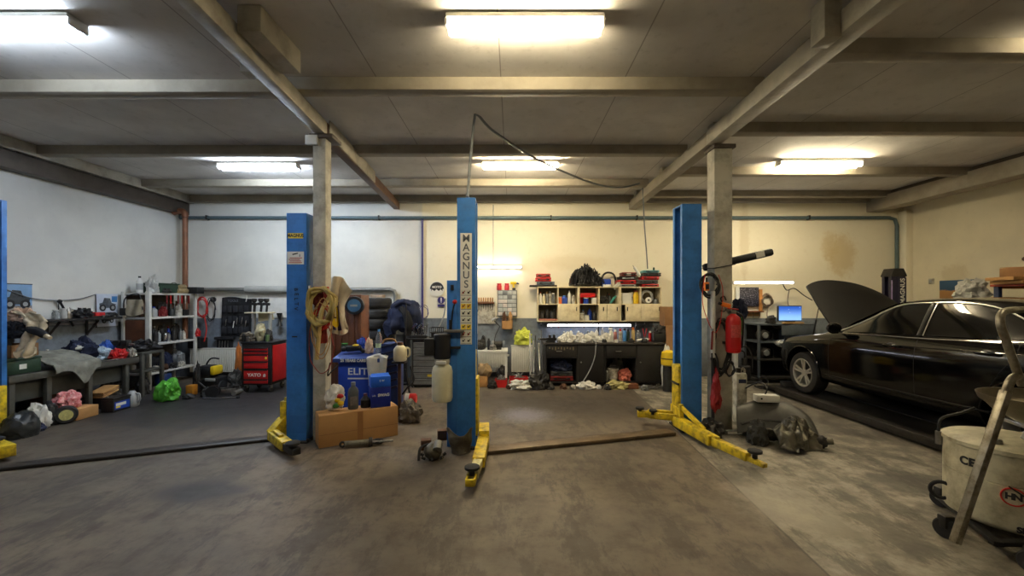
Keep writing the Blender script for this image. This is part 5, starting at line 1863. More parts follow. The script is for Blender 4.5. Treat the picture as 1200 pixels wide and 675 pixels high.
# rods leaning
rnd = random.Random(3)
for k, (px, l) in enumerate(((622, 'silver rod leaning furthest from the workbench'), (626, 'dull metal bar leaning by the workbench'), (629, 'dark round bar leaning by the workbench'), (633, 'bright tube leaning nearest the workbench'), (636, 'black thin bar at the corner of the left workbench'))):
    t = thing('rod', l, 'rod', (atx(px, 7.9), 7.92 - .03 * k, 0))
    hh = (.95, .8, .9, .75, 1.02)[k]
    G().cyl((0, 0, 0), (.01, .62, hh), (.014, .02, .012, .022, .012)[k], seg=10).build('shaft', (steel, galv, dark, steel, black)[k], t)
    G().cyl((0, .0, .0), (0, .03, .04), .03, seg=10).build('foot', dark, t)
lump((atx(632, 7.75), 7.75, 0), (.16, .12, .20), dark, 'heap of grey machine parts on the floor by the bench corner', 'scrap_heap', 'scrap', 65, .5)
# red toolboxes on the floor


def tray_box(p, w, d, h, label, seed):
    t = thing('toolbox', label, 'toolbox', p)
    g = G()
    th = .008
    g.bb((-w / 2, -d / 2, 0), (w / 2, d / 2, th))
    for s in (-1, 1):
        g.bb((s * w / 2 - th / 2, -d / 2, 0), (s * w / 2 + th / 2, d / 2, h))
        g.bb((-w / 2, s * d / 2 - th / 2, 0), (w / 2, s * d / 2 + th / 2, h))
    g.build('tray', red, t)
    g = G()
    rnd = random.Random(seed)
    for k in range(10):
        a = Vector((rnd.uniform(-w * .42, w * .42), rnd.uniform(-d * .35, d * .35), h * .75))
        b = Vector((rnd.uniform(-w * .42, w * .42), rnd.uniform(-d * .35, d * .35), h * 1.0 + rnd.random() * .08))
        g.bar(a, b, .025, .018, .004)
    g.bb((-w * .45, -d * .4, .01), (w * .45, d * .4, h * .8))
    g.build('contents', galv, t)
    return t


tray_box((atx(608, 7.9), 8.0, 0), .34, .2, .17, 'open red toolbox full of metal tools below the white radiator', 2)
tray_box((atx(587, 7.9), 7.95, 0), .22, .2, .14, 'small open red toolbox under the white table', 3)
lump((atx(609, 7.7), 7.72, 0), (.19, .1, .1), cloth_w, 'crumpled pale sheet on the floor before the open red toolbox', 'floor_sheet', 'cloth', 66, .45)
lump((atx(588, 8.1), 8.2, 0), (.11, .09, .2), dark, 'dark machine part with hoop under the white table', 'machine_part', 'part', 67, .4)
t = thing('brown_sack', 'brown wooden crate and sack on the floor behind the striped post', 'crate', (atx(564, 8.0), 8.0, 0))
G().bb((-.13, -.12, 0), (.12, .12, .2), .006).build('crate', wood, t)
G().ball((.05, 0, .28), (.15, .12, .14), 3, amp=.35, fr=2, seed=5).build('sack', mat('sack_tan', (150, 126, 92), .9, var=.3), t)
# ---------------------------------------------------------------- round the left column
coil(at(376, 358, 4.75), .145, .021, 3, mat('hose_tan', (172, 152, 88), .6, var=.3), 'tan yellow hose loops hung on the left column', name='hose_coil', cat='hose', seed=4, drop=1.3, tail=[at(366, 345, 4.75), at(364, 362, 4.74), at(368, 385, 4.75), at(372, 396, 4.76)])
tag(G().tube([at(386, 348, 4.83), at(378, 362, 4.78), at(375, 378, 4.78), at(373, 400, 4.79), at(371, 421, 4.82)], .026, 8, 6).build('pale_hose', mat('hose_sand', (206, 182, 118), .6, var=.25)), 'pale sand coloured hose end hanging from the left column', 'hose')
coil(at(378, 372, 4.80), .085, .010, 3, inkr, 'red cable loops hanging among the tan hose on the left column', seed=8, drop=1.5)
coil(at(377, 385, 4.76), .105, .0055, 2, wood, 'thin straw wire loops hanging lowest on the left column', name='wire_coil', cat='wire', seed=12, drop=2.9)
coil(at(377, 405, 4.80), .13, .005, 1, mat('wire_red', (150, 44, 36), .5), 'thin dark red wire loop around the left column', name='wire_coil', cat='wire', seed=15, drop=2.6)
lump(at(376, 350, 4.82) - Vector((0, 0, .1)), (.075, .05, .11), mat('maroon_strap', (120, 40, 36), .85, var=.4), 'maroon ratchet strap bundle in the tan hose loops', 'strap_bundle', 'strap', 5, .4)
lump(at(377, 385, 4.84) - Vector((0, 0, .17)), (.06, .03, .18), mat('red_strap', (150, 50, 44), .85, var=.5), 'long red strap bundle hanging below the hose loops', 'strap_bundle', 'strap', 9, .3)
t = thing('hose_hook', 'small red topped hook board on the left column', 'hook', at(376, 338, 4.875))
G().bb((-.09, -.012, -.03), (.09, .012, .02), .004).build('board', inkr, t)
for x in (-.05, .05):
    G().tube([(x, -.01, -.01), (x, -.06, -.02), (x, -.07, .02)], .008, 6, 3).build('hook', dark, t)
t = thing('lance', 'thin white lance leaning between lift post and left column', 'lance', at(366, 378, 4.86))
G().cyl((-.03, 0, .42), (.0, 0, 0), .014, seg=10).build('shaft', white, t)
G().cyl((0, 0, 0), (.01, 0, -.08), .008, seg=8).build('tip', steel, t)
tag(G().tube([at(387, 425, 4.85), at(384, 440, 4.82), at(388, 436, 4.84), at(397, 427, 4.9)], .008, 6, 5).build('hook_wire', dark), 'dark bent wire hook low on the left column', 'wire')

# cloth bag with the round emblem
BGD = 5.13


def bagfn(a, b):
    # a across, b down
    top = [(388, 331), (394, 324), (404, 328), (413, 341)]
    bot = [(391, 389), (397, 393), (405, 391), (409, 383)]
    T, B = catmull([at(x, y, BGD) for x, y in top], 6), catmull([at(x, y, BGD) for x, y in bot], 6)

    def pk(P, u):
        k = u * (len(P) - 1)
        i = min(int(k), len(P) - 2)
        return P[i].lerp(P[i + 1], k - i)
    v = pk(T, a).lerp(pk(B, a), b)
    v.x -= .08 * math.sin(PI * b) * a
    v.y += .025 * math.sin(a * 14 + b * 3) + .03 * noise.noise(v * 6)
    return v


bag = G().sheet(bagfn, 30, 30, .02).build('cloth_bag', mat('bag_canvas', (214, 204, 184), .85, var=.22, scale=7))
tag(bag, 'cream cloth bag with purple and yellow print hung on the left column', 'bag')


def onbag(a, b, o=.014):
    v = bagfn(a, b)
    v.y -= o
    return v - bag.location


G().sheet(lambda a, b: onbag(.04 + .58 * a, .42 + .50 * b, .030), 14, 14, .004).build('purple_print', mat('print_purple', (54, 36, 80), .8), bag)
G().sheet(lambda a, b: onbag(.06 + .46 * (.5 + .5 * (2 * a - 1) * math.sqrt(max(0, 1 - (2 * b - 1) ** 2))),   .47 + .40 * b, .038), 18, 18, .003).build('yellow_roundel', mat('print_yellow', (236, 206, 40), .8), bag)
text('JL', .075, ink, bag, onbag(.30, .67, .05), bold=.003)
# brown cabinet and reel
t = thing('brown_cupboard', 'brown wooden cupboard standing behind the cream cloth bag', 'cupboard', (-2.53, 6.64, 0))
g = G()
g.bb((-.255, -.15, 0), (.24, .2, 1.69), .004)
g.build('body', brown, t)
for k in range(5):
    G().bb((-.252 + k * .099, -.162, .02), (-.252 + k * .099 + .093, -.15, 1.67), .004).build('plank', brown, t)
t = thing('hose_reel', 'round black hose reel with blue disc in front of the brown cupboard', 'reel', at(416, 358, 6.40))
G().lathe([(.06, -.07), (.132, -.06), (.138, 0), (.132, .06), (.06, .06)], (0, 0, 0), (.15, -1, 0), 36).build('rim', black, t)
G().lathe([(.0, .0), (.096, 0), (.096, .012), (0, .02)], Vector((.15, -1, 0)).normalized() * .055, (.15, -1, 0), 32).build('disc', mat('reel_blue', (72, 120, 160), .5), t)
G().box((.012, -.082, 0), (.10, .004, .03), rz=.15).build('sticker', lgrey, t)
# tyres
t0 = thing('tyre', 'x', 'tyre', (atx(441, 8.5), 8.55, 0))
G().lathe([(.19, .015), (.21, .0), (.28, .0), (.305, .025), (.315, .06), (.315, .14), (.305, .175), (.28, .2), (.21, .2), (.19, .185), (.2, .1), (.19, .015)], seg=44, caps=False).build('tread', rubber, t0)
g = G()
for k in (.075, .1, .125):
    g.ring((0, 0, k), .3155, .004, seg=44, rs=5)
g.build('groove_bands', black, t0)
tl = ['tyre at the bottom of the stack beside the blue jacket', 'second tyre from the bottom of the stack', 'third tyre from the bottom of the stack', 'fourth tyre from the bottom of the stack', 'fourth tyre from the top of the stack', 'third tyre from the top of the stack', 'tyre directly under the topmost one of the stack', 'topmost tyre of the stack beside the blue jacket']
for k in range(8):
    q = t0 if k == 0 else clone(t0)
    q.location = (atx(441, 8.55) + .018 * math.sin(k * 2.3), 8.55 + .015 * math.cos(k * 3.1), .2075 * k)
    q['label'] = tl[k]
    q['group'] = 'stacked tyres'
carton((atx(443, 8.5), 8.5, 1.657), (.24, .2, .06), mat('dusty_beige', (170, 150, 130), .7), 'flat dusty parts tray on top of the tyre stack')
# jacket on a stand
JD = 8.2
jx = atx(474, JD)
t = thing('clothes_stand', 'dark grey stand holding up the blue jacket', 'stand', (jx, JD + .06, 0))
G().cyl((0, 0, 0), (0, 0, 1.5), .03, seg=12).build('pole', dark, t)
G().cyl((0, 0, 0), (0, 0, .03), .2, seg=24).build('foot', dark, t)
G().bb((-.18, .0, .1), (.1, .05, .95), .006).build('panel', mat('stand_grey', (110, 118, 124), .5), t)


def jack(a, b):
    ang = PI * (1.02 + .96 * a) * 1.0
    r = .10 + .20 * min(1, b * 2.2) + .03 * math.sin(a * 23) * b
    z = 1.60 - .16 * (1 - math.cos(min(1, b * 2) * PI / 2)) - .62 * max(0, b - .25) - .05 * math.sin(a * 9) * b
    v = Vector((jx + .02 + r * 1.1 * math.cos(ang), JD + r * .6 * math.sin(ang), z))
    v += noise.noise_vector(v * 6) * .09 * (b + .2) + noise.noise_vector(v * 15) * .03
    return v


jk = tag(G().sheet(jack, 44, 26, .02).build('jacket', cloth_n, ang=60), 'dark blue work jacket hung over a stand by the tyres', 'jacket')
jl = jk.location
g = G()
g.tube([Vector((jx - .02, JD - .16, 1.46)) - jl, Vector((jx + .10, JD - .23, 1.32)) - jl, Vector((jx + .14, JD - .24, 1.12)) - jl, Vector((jx + .10, JD - .22, .96)) - jl], [.06, .075, .08, .06], 10, 5)
g.build('sleeve', mat('jacket_black', (24, 24, 28), .95, bump=.2), jk)
G().tube([Vector((jx - .16, JD - .14, 1.50)) - jl, Vector((jx, JD - .17, 1.575)) - jl, Vector((jx + .15, JD - .14, 1.52)) - jl], .035, 10, 5).build('collar', cloth_n, jk)
# grey tool chest + tool rack
HD = 7.85
t = thing('drawer_chest', 'grey metal drawer chest behind the white oil tank of the striped post', 'tool chest', (atx(503, HD), HD, 0))
w = 40 / (F / HD)
G().bb((-w / 2, 0, .03), (w / 2, .45, .88), .008).build('carcass', dark, t)
for k in range(7):
    d_ = G().bb((-w / 2 + .025, -.015, .06 + k * .112), (w / 2 - .025, .0, .06 + k * .112 + .10), .004).build('drawer', mat('chest_grey', (132, 134, 132), .45, .2, var=.25), t)
    G().bb((-w / 2 + .05, -.028, .06 + k * .112 + .085), (w / 2 - .05, -.014, .06 + k * .112 + .098), .003).build('handle', galv, d_)
    if k == 1:
        G().bb((-.03, -.0175, .03 + .06 + k * .112), (.08, -.0145, .075 + .06 + k * .112)).build('sticker', inky, d_)
G().bb((-w / 2 - .12, -.03, .88), (w / 2, .46, .905), .004).build('top', dark, t)
for sx in (-1, 1):
    G().bb((sx * (w / 2 - .05) - .02, .02, 0), (sx * (w / 2 - .05) + .02, .06, .03)).build('foot', black, t)
t = thing('wrench_rack', 'rack of silver wrenches on the grey drawer chest', 'tool rack', (atx(489, HD), HD + .1, .906))
G().bb((-.16, -.05, 0), (.16, .05, .05), .006).build('base', black, t)
for k in range(9):
    x = -.14 + k * .035
    g = G()
    g.bar((x, -.02 + .01 * (k % 2), .05), (x + .02, .0, .17 + .03 * (k % 3)), .016, .008)
    g.ring((x + .022, 0, .19 + .03 * (k % 3)), .018, .006, (0, 1, 0), 14, 6)
    g.build('wrench', chrome, t)
t = thing('wire_basket', 'black wire basket beside the silver wrenches', 'basket', (atx(511, HD), HD + .15, .906))
g = G()
for z in (0.01, .1, .19):
    g.tube([(-.13, -.08, z), (.13, -.08, z), (.13, .1, z), (-.13, .1, z)], .006, 6, 1, closed=True)
for k in range(8):
    x = -.13 + k * .26 / 7
    g.cyl((x, -.08, 0), (x, -.08, .19), .004, seg=6).cyl((x, .1, 0), (x, .1, .19), .004, seg=6)
g.bb((-.13, -.08, 0), (.13, .1, .008))
g.bb((-.11, -.05, .01), (.1, .08, .1))
g.build('basket', black, t)
coil((atx(496, 8.6), 8.6, at(0, 366, 8.6).z), .10, .006, 2, purple, 'thin blue cable loop on the wall above the wrenches', seed=21, drop=1.3)
tag(G().tube([at(507, 393, 8.2), at(516, 380, 8.4), at(521, 366, 8.6), at(522, 350, 8.8)], .016, 8, 5).build('flex_hose', grey), 'grey hose rising behind the power unit of the striped post', 'hose')
tag(G().tube([at(476, 355, 7.78), at(475.5, 400, 7.78), at(477, 440, 7.78), at(484, 454, 7.76)], .012, 8, 5).build('air_line', black), 'thin dark air line hanging by the blue jacket', 'hose')

# blue display bin and louvred stand
ED = 6.02
ES = F / ED
t = thing('blue_bin', 'blue display bin with white lettering behind the long cardboard box', 'display bin', (atx(420, ED), ED, 0))
w = 56 / ES
hb = atz(424, ED)
g = G()
g.bb((-w / 2 + .05, .0, .03), (w / 2 - .05, .38, hb), .01)
g.build('body', royal, t)
g = G()
g.prism([(-w / 2, -.07, hb), (-w / 2, .42, hb + .10), (-w / 2, .42, hb + .15), (-w / 2, -.07, hb + .055)], (w, 0, 0), .006)
ld = g.build('lid', mat('bin_lid', (30, 58, 130), .45), t)
text('ELIT', .135, paper, t, (-.01, -.003, hb - .14), bold=.002, sx=1.15)
g = G()
g.bb((-.15, -.003, hb - .245), (.15, -.001, hb - .225))
g.build('strapline', paper, t)
text('25 YEARS CARS', .052, paper, ld, (-.05, -.073, hb + .026), bold=.002)
lidz = lambda y: hb + .055 + (y + .07) / .49 * .095
lx0 = t.location.x


def onlid(px, dy):
    return (atx(px, ED + dy), ED + dy, lidz(dy) + .004)


t = thing('drill_case', 'black power tool lying on the lid of the blue bin', 'power tool', onlid(417, .18), .3)
G().bar((-.14, 0, .06), (.08, 0, .07), .085, .085, .03).build('body', black, t)
G().bar((.06, 0, .06), (.12, -.02, -.0), .05, .05, .015).build('grip', black, t)
G().cyl((-.14, 0, .06), (-.19, 0, .055), .035, seg=16).build('gear_head', dark, t)
G().ball((-.0, -.01, .105), (.05, .03, .02), 2).build('switch', yellow, t)
lump(onlid(424, .33), (.07, .05, .11), royal, 'small blue cloth behind the black power tool', 'cloth_wad', 'cloth', 14, .35)
lump(onlid(433, .16), (.055, .05, .13), mat('glove_pale', (214, 186, 160), .9), 'pale work glove standing on the lid of the blue bin', 'work_glove', 'glove', 15, .4)
B_(onlid(404, .30), .10, .05, dgreen, green, 'small green tub at the left back of the blue bin lid', 'tub', 'tub', neck=.8)
B_(onlid(429, .36), .16, .03, red, red, 'red bottle at the back of the blue bin lid')
t = thing('water_bottle', 'clear plastic water bottle standing on the blue bin', 'bottle', onlid(444, .13))
G().lathe([(.038, 0), (.044, .02), (.044, .10), (.040, .13), (.044, .16), (.044, .24), (.02, .31), (.014, .33)], seg=22).build('body', clear, t)
G().lathe([(.045, .09), (.045, .15)], seg=22, caps=False).build('paper_label', mat('label_greenish', (200, 216, 170), .5), t)
G().cyl((0, 0, .32), (0, 0, .35), .017, seg=12).build('cap', sky, t)


def towel(a, b):
    x = atx(431, 5.9) + .25 * a
    if b < .3:
        y = ED - .02 - .075 * (b / .3) + .02
        z = hb + .075 - .02 * b
    else:
        y = ED - .085 - .012 * math.sin(a * 9)
        z = hb + .068 - .55 * (b - .3)
    v = Vector((x + .03 * math.sin(b * 5) * (a - .5), y - .02 * math.sin(a * 7 + 1), z + .03 * math.sin(a * 3)))
    return v


drape(towel, cloth_w, 'white towel hanging over the front of the blue bin', 'towel', 'towel', 22, 22, .012)
t = thing('louvre_stand', 'blue louvred display stand right of the blue bin', 'display stand', (atx(456, 5.98), 5.98, 0))
lz = atz(403, 5.98)
G().bb((-.12, .02, .0), (.115, .34, lz), .008).build('body', mat('stand_blue', (36, 62, 128), .5), t)
for k in range(7):
    z = .35 + k * .1
    G().bar((-.11, .0, z), (.11, -.0, z + .055), .03, .028, .004).build('louvre', mat('louvre_dark', (24, 36, 76), .45), t)
G().tube([(-.1, .02, lz), (-.06, .02, lz + .06), (.06, .02, lz + .06), (.1, .02, lz)], .012, 8, 4).build('hoop', wood, t)
t = thing('cream_jug', 'cream plastic jug hooked on the blue louvred stand', 'jug', at(469, 423, 5.82))
G().lathe([(.075, 0), (.09, .02), (.09, .16), (.06, .2), (.035, .22)], seg=22).build('body', cream, t)
G().cyl((0, 0, .215), (0, 0, .255), .04, seg=16).build('cap', rust, t)
G().tube([(.07, 0, .18), (.12, 0, .17), (.125, 0, .08), (.085, 0, .05)], .013, 8, 4).build('handle', cream, t)
t = thing('jug_post', 'dark upright stand under the cream jug', 'stand', (atx(468, 5.85), 5.86, 0))
G().bb((-.02, -.02, 0), (.02, .02, atz(423.5, 5.85)), .004).build('post', rust, t)
G().bb((-.09, -.09, atz(423.6, 5.85) - .02), (.09, .09, atz(423.3, 5.85)), .004).build('plate', dark, t)
t = thing('red_canister', 'red and white canister on the floor right of the blue bin', 'canister', (atx(479, 5.9), 5.95, .0))
G().bb((-.12, -.1, 0), (.08, .1, .18), .01).build('stand', dark, t)
G().cyl((-.06, -.02, .24), (.1, -.02, .24), .075, seg=22, bev=.015).build('tank', red, t)
G().lathe([(.0765, 0), (.0765, .06)], (-.05, -.02, .24), (1, 0, 0), 22, caps=False).build('white_band', white, t)
G().tube([(-.1, 0, .3), (-.02, -.05, .4), (.06, 0, .5), (.0, .05, .68)], .012, 6, 5).build('hose', black, t)
lump((atx(480, 5.6), 5.66, 0), (.14, .11, .17), mat('grime_grey', (112, 106, 96), .6, .3, var=.5, scale=12), 'grey dirty machine part right of the long cardboard box', 'machine_part', 'part', 16, .45)
t = thing('tripod_leg', 'thin black strut leaning right of the blue louvred stand', 'strut', (atx(484, 6.1), 6.12, 0))
G().cyl((.0, 0, 0), (-.12, 0, .62), .014, seg=8).build('shaft', black, t)
G().cyl((0, -.0, 0), (.01, 0, .04), .025, seg=10).build('foot', rubber, t)

# long cardboard box on the floor
A1, A2 = fl(373.5, 526), fl(466.5, 510)
dv = (A2 - A1)
LN = dv.length
rzb = math.atan2(dv.y, dv.x)
HB = .345
t = thing('long_carton', 'long brown cardboard box on the floor by the left column', 'box', A1 + dv / 2, rzb)
DP = .26
G().bb((-LN / 2, 0, 0), (LN / 2, DP, HB), .006).build('body', card, t)
G().bb((-LN / 2 + .002, -.003, HB * .40), (LN / 2 - .002, -.0005, HB * .415)).build('crease', card2, t)
G().bb((-.03, -.0035, .0), (.03, -.001, HB)).build('tape', mat('tape_brown', (160, 112, 66), .35, var=.1), t)
g = G()
g.box((0, DP * .25, HB + .005), (LN * .99, DP * .48, .005), rx=.03)
g.build('flap', card, t)
g = G()
g.box((0, DP * .75, HB + .005), (LN * .99, DP * .48, .005), rx=-.03)
g.build('flap', card, t)
BM = t.matrix_basis.copy()


def onbox(u, v=.5):
    p = Matrix.Translation(A1 + dv / 2) @ Matrix.Rotation(rzb, 4, 'Z') @ Vector((LN * (u - .5), DP * v, HB + .0105))
    return p


t = thing('oil_bottle', 'grey oil bottle standing on the long cardboard box', 'bottle', onbox(.44, .45), rzb)
g = G().lathe([(.05, 0), (.06, .015), (.06, .20), (.05, .235), (.025, .26), (.022, .28)], seg=20)
for v in g.bm.verts:
    v.co.y *= .65
g.build('body', mat('bottle_grey', (96, 100, 100), .4, .2, var=.3), t)
G().cyl((0, 0, .275), (0, 0, .31), .026, seg=14).build('cap', grey, t)
G().bb((-.04, -.0415, .05), (.04, -.039, .15)).build('paper_label', mat('label_dim', (120, 112, 108), .5, var=.4, scale=40), t)
t = thing('black_bottle', 'black bottle between grey bottle and blue carton', 'bottle', onbox(.60, .5), rzb)
G().lathe([(.05, 0), (.055, .012), (.055, .09), (.03, .12), (.02, .14)], seg=18).build('body', black, t)
G().cyl((0, 0, .135), (0, 0, .16), .022, seg=12).build('cap', mat('cap_maroon', (90, 44, 60), .5), t)
t = thing('blue_carton', 'tall blue carton with white print on the long cardboard box', 'box', onbox(.80, .42), rzb - .12)
G().bb((-.125, -.085, 0), (.10, .085, .235), .004).build('body', mat('carton_deep', (20, 40, 140), .4), t)
G().bb((-.125, -.085, .235), (.10, .085, .36), .004).build('upper_band', mat('carton_blue', (26, 98, 214), .4), t)
G().box((-.01, -.03, .366), (.2, .1, .004), rx=.35).build('flap', mat('carton_blue', (26, 98, 214)), t)
text('SWAG', .045, paper, t, (.02, -.0865, .14), bold=.002)
text('oils', .03, paper, t, (-.09, -.0865, .14))
text('5 W', .032, paper, t, (.0, -.0865, .31))
t = thing('paper_bag', 'white paper bag with colourful print behind the grey oil bottle', 'bag', onbox(.22, .60), rzb)
g = G().ball((0, 0, .14), (.10, .055, .15), 4, amp=.3, fr=2.6, seed=8, flat=.85)
for v in g.bm.verts:
    v.co += noise.noise_vector(v.co * 14) * .014
    v.co.z = max(v.co.z, 0)
g.build('bag', cloth_w, t)
for k, (m_, x, z) in enumerate(((yellow, .02, .13), (red, .045, .17), (green, .0, .07), (yellow, .05, .09))):
    G().ball((x, -.062 - .004 * k, z), (.035, .014, .028), 2, amp=.3, seed=k).build('print_patch', m_, t)
# shock absorber on the floor
t = thing('shock_absorber', 'dirty shock absorber lying on the floor before the cardboard box', 'shock absorber', fl(431, 523), .28)
G().cyl((-.24, 0, .045), (.02, 0, .045), .033, seg=16, bev=.006).build('cylinder', mat('oily_metal', (120, 116, 100)), t)
G().cyl((.02, 0, .045), (.27, 0, .04), .013, seg=10).build('piston_rod', steel, t)
G().cyl((.01, 0, .045), (.05, 0, .045), .05, seg=20).build('spring_seat', dark, t)
G().ring((.10, .05, .03), .05, .02, seg=22).build('rubber_mount', rubber, t)
G().ring((-.26, 0, .045), .025, .012, (0, 1, 0), 16, 8).build('eye', dark, t)
lump(fl(382, 511) + Vector((.02, .33, 0)), (.05, .05, .05), dark, 'small dark clutter behind the left column foot', 'small_part', 'part', 19, .3, sub=3)
# ---------------------------------------------------------------- left back corner: red tool chest
KD = 7.42
kx = atx(300.5, KD)
kw = 35 / (F / KD)
t = thing('tool_chest', 'red and black tool chest on wheels beside the white radiator', 'tool chest', (kx, KD, 0))
zt_, zb_ = atz(403, KD), .13
G().bb((-kw / 2, .0, zb_), (kw / 2, .5, zt_), .012).build('frame', black, t)
zs = [(375, 390), (394, 410), (414, 450), (455, 490), (499, 551), (555, 575)]
for k, (a, b) in enumerate(zs):
    za, zb2 = atz(330 + b / 4.82, KD), atz(330 + a / 4.82, KD)
    d_ = G().bb((-kw / 2 + .045, -.014, za), (kw / 2 - .06, .002, zb2), .005).build('drawer', red, t)
    G().bb((-kw / 2 + .05, -.02, zb2 - .012), (kw / 2 - .065, -.012, zb2 + .002), .003).build('handle', black, d_)
    if k == 4:
        text('YATO', .075, paper, d_, (-.03, -.0155, (za + zb2) / 2 - .008), bold=.003, sx=1.15)
        G().prism([(.125, -.0165, (za + zb2) / 2 - .04), (.165, -.0165, (za + zb2) / 2 - .04), (.17, -.0165, (za + zb2) / 2), (.15, -.0165, (za + zb2) / 2 + .02), (.125, -.0165, (za + zb2) / 2)], (0, .0015, 0)).build('emblem', paper, d_)
    if k == 2:
        G().ball((kw / 2 - .085, -.018, (za + zb2) / 2), (.022, .006, .022), 2).build('sticker', inky, d_)
G().bb((kw / 2 - .004, .035, zb_ + .05), (kw / 2 + .012, .47, zt_ - .03), .006).build('side_panel', red, t)
G().bb((-kw / 2 - .01, -.012, zt_), (kw / 2 + .02, .51, zt_ + .035), .008).build('top_tray', black, t)
for sx in (-1, 1):
    for y in (.06, .44):
        c = G().lathe([(0, -.02), (.052, -.018), (.058, -.01), (.058, .01), (.052, .018), (0, .02)], (sx * (kw / 2 - .05), y, .06), (1, 0, 0), 20).build('castor', rubber, t)
        G().bb((sx * (kw / 2 - .05) - .03, y - .025, .07), (sx * (kw / 2 - .05) + .03, y + .025, .13), .005).build('castor_fork', galv, c)
TZ = zt_ + .036
# stand with spray guns on the chest
t = thing('spray_gun_stand', 'pale metal stand on the red tool chest holding the spray guns', 'stand', (atx(306, 7.7), 7.68, TZ))
sh_ = atz(367, 7.7) - TZ
G().bb((-.22, -.12, sh_), (.20, .12, sh_ + .02), .004).build('tray', cream, t)
for sx in (-.12, .17):
    G().bb((sx - .02, -.02, 0), (sx + .02, .04, sh_), .003).build('upright', lgrey, t)
G().prism([(-.10, .1, sh_), (.16, .1, sh_), (.19, .1, sh_ - .12), (-.10, .1, sh_ - .16)], (0, .012, 0)).build('back_panel', cream, t)
for k, (x, l) in enumerate(((-.10, 'black spray gun on the left of the pale stand'), (.02, 'black spray gun in the middle of the pale stand'), (.12, 'black spray gun on the right of the pale stand'))):
    q = thing('spray_gun', l, 'spray gun', (atx(306, 7.7) + x, 7.66, TZ + sh_ + .021), .3 * k - .2, 'spray guns')
    G().bar((0, 0, .0), (.01, 0, .13), .04, .035, .01).build('grip', black, q)
    G().bar((-.06, 0, .15), (.06, 0, .14), .045, .05, .014).build('body', black, q)
    G().lathe([(.02, .17), (.045, .2), (.045, .24), (.02, .245)], (0, 0, 0), seg=14).build('cup', dark, q)
lump((atx(306, 7.6), 7.6, TZ), (.085, .07, .20), mat('gold_foil', (206, 196, 160), .3, .5, var=.5, scale=9), 'crumpled pale foil bag on the red tool chest', 'foil_bag', 'bag', 3, .3)
lump((atx(290, 7.55), 7.58, TZ), (.14, .09, .09), mat('tool_mix', (110, 100, 84), .6, .3, var=.6, scale=18), 'heap of hand tools on the left of the red tool chest', 'tool_heap', 'tools', 4, .45)
lump((atx(314, 7.6), 7.62, TZ), (.06, .08, .12), dark, 'dark tin and rags on the right of the red tool chest', 'rag_heap', 'rags', 6, .35)
lump((atx(279, 8.3), 8.35, atz(443, 8.35) - .0), (.0001, .0001, .0001), dark, 'x', 'x', 'x') if False else None
# wall cloth organiser above the radiator
t = thing('tool_roll', 'black hanging tool organiser on the back wall above the radiator', 'tool organiser', (atx(278, 8.93), 8.93, atz(394, 8.93)))
S9 = F / 8.93
g = G().sheet(lambda a, b: (-18.5 / S9 + 34 / S9 * a + .02 * b, -.01 - .02 * math.sin(a * 12), 45 / S9 * b + .02 * math.sin(a * 5)), 26, 16, .012)
g.build('cloth', cloth_k, t)
for r in range(3):
    for c in range(5):
        G().bb((-.29 + c * .115, -.05, .06 + r * .22), (-.20 + c * .115, -.03, .20 + r * .22), .008).build('pocket', mat('pocket_dark', (36, 38, 44), .9), t)
text('TOOLS', .07, inkg, t, (-.06, -.05, .74))
for k, (x, z) in enumerate(((-.21, .22), (-.05, .18), (.12, .26), (.2, .2), (.22, .72), (.02, .25))):
    G().bar((x, -.06, z), (x + .02, -.055, z + .14), .016, .012, .003).build('tool', (steel, white, steel)[k % 3], t)
t = thing('tool_pouch', 'black tool pouch hanging over the front of the radiator', 'tool pouch', (atx(264, 8.95), 8.95, atz(418, 8.95)))
g = G().sheet(lambda a, b: (-.17 + .34 * a * (1 - .12 * (b < .5)), -.01 - .012 * math.sin(a * 9), .40 * b), 14, 14, .02)
g.build('cloth', cloth_k, t)
G().bb((-.20, -.07, .36), (.20, .03, .42), .02).build('top_flap', cloth_k, t)
for k in range(4):
    G().bar((-.1 + k * .06, -.045, .2), (-.09 + k * .06, -.045, .34), .014, .012, .003).build('tool', steel, t)
t = thing('thermostat', 'round black dial on the back wall above the radiator', 'dial', at(249, 351, 8.96))
G().cyl((0, 0, 0), (0, .04, 0), .055, seg=26).build('body', black, t)
G().cyl((0, -.006, 0), (0, 0, 0), .02, seg=16).build('centre', grey, t)
t = thing('air_horn', 'black double ended funnel hung on the wall by the left lift post', 'funnel', (atx(327.5, 8.9), 8.9, atz(382, 8.9)))
G().lathe([(.06, 0), (.05, .03), (.02, .09), (.022, .15), (.05, .24), (.055, .27)], seg=18).build('funnel', black, t)
tag(G().bb((atx(283, 8.985), 8.975, 1.24), (atx(336, 8.985), 8.995, 1.72), .003).build('wall_board', white), 'white board on the back wall behind the spray guns', 'board')
lump((atx(277.5, 8.0), 8.05, 0), (.06, .06, .50), mat('rust_orange', (196, 110, 40), .6, var=.4), 'orange brown upright bag left of the red tool chest', 'bag', 'bag', 22, .2)
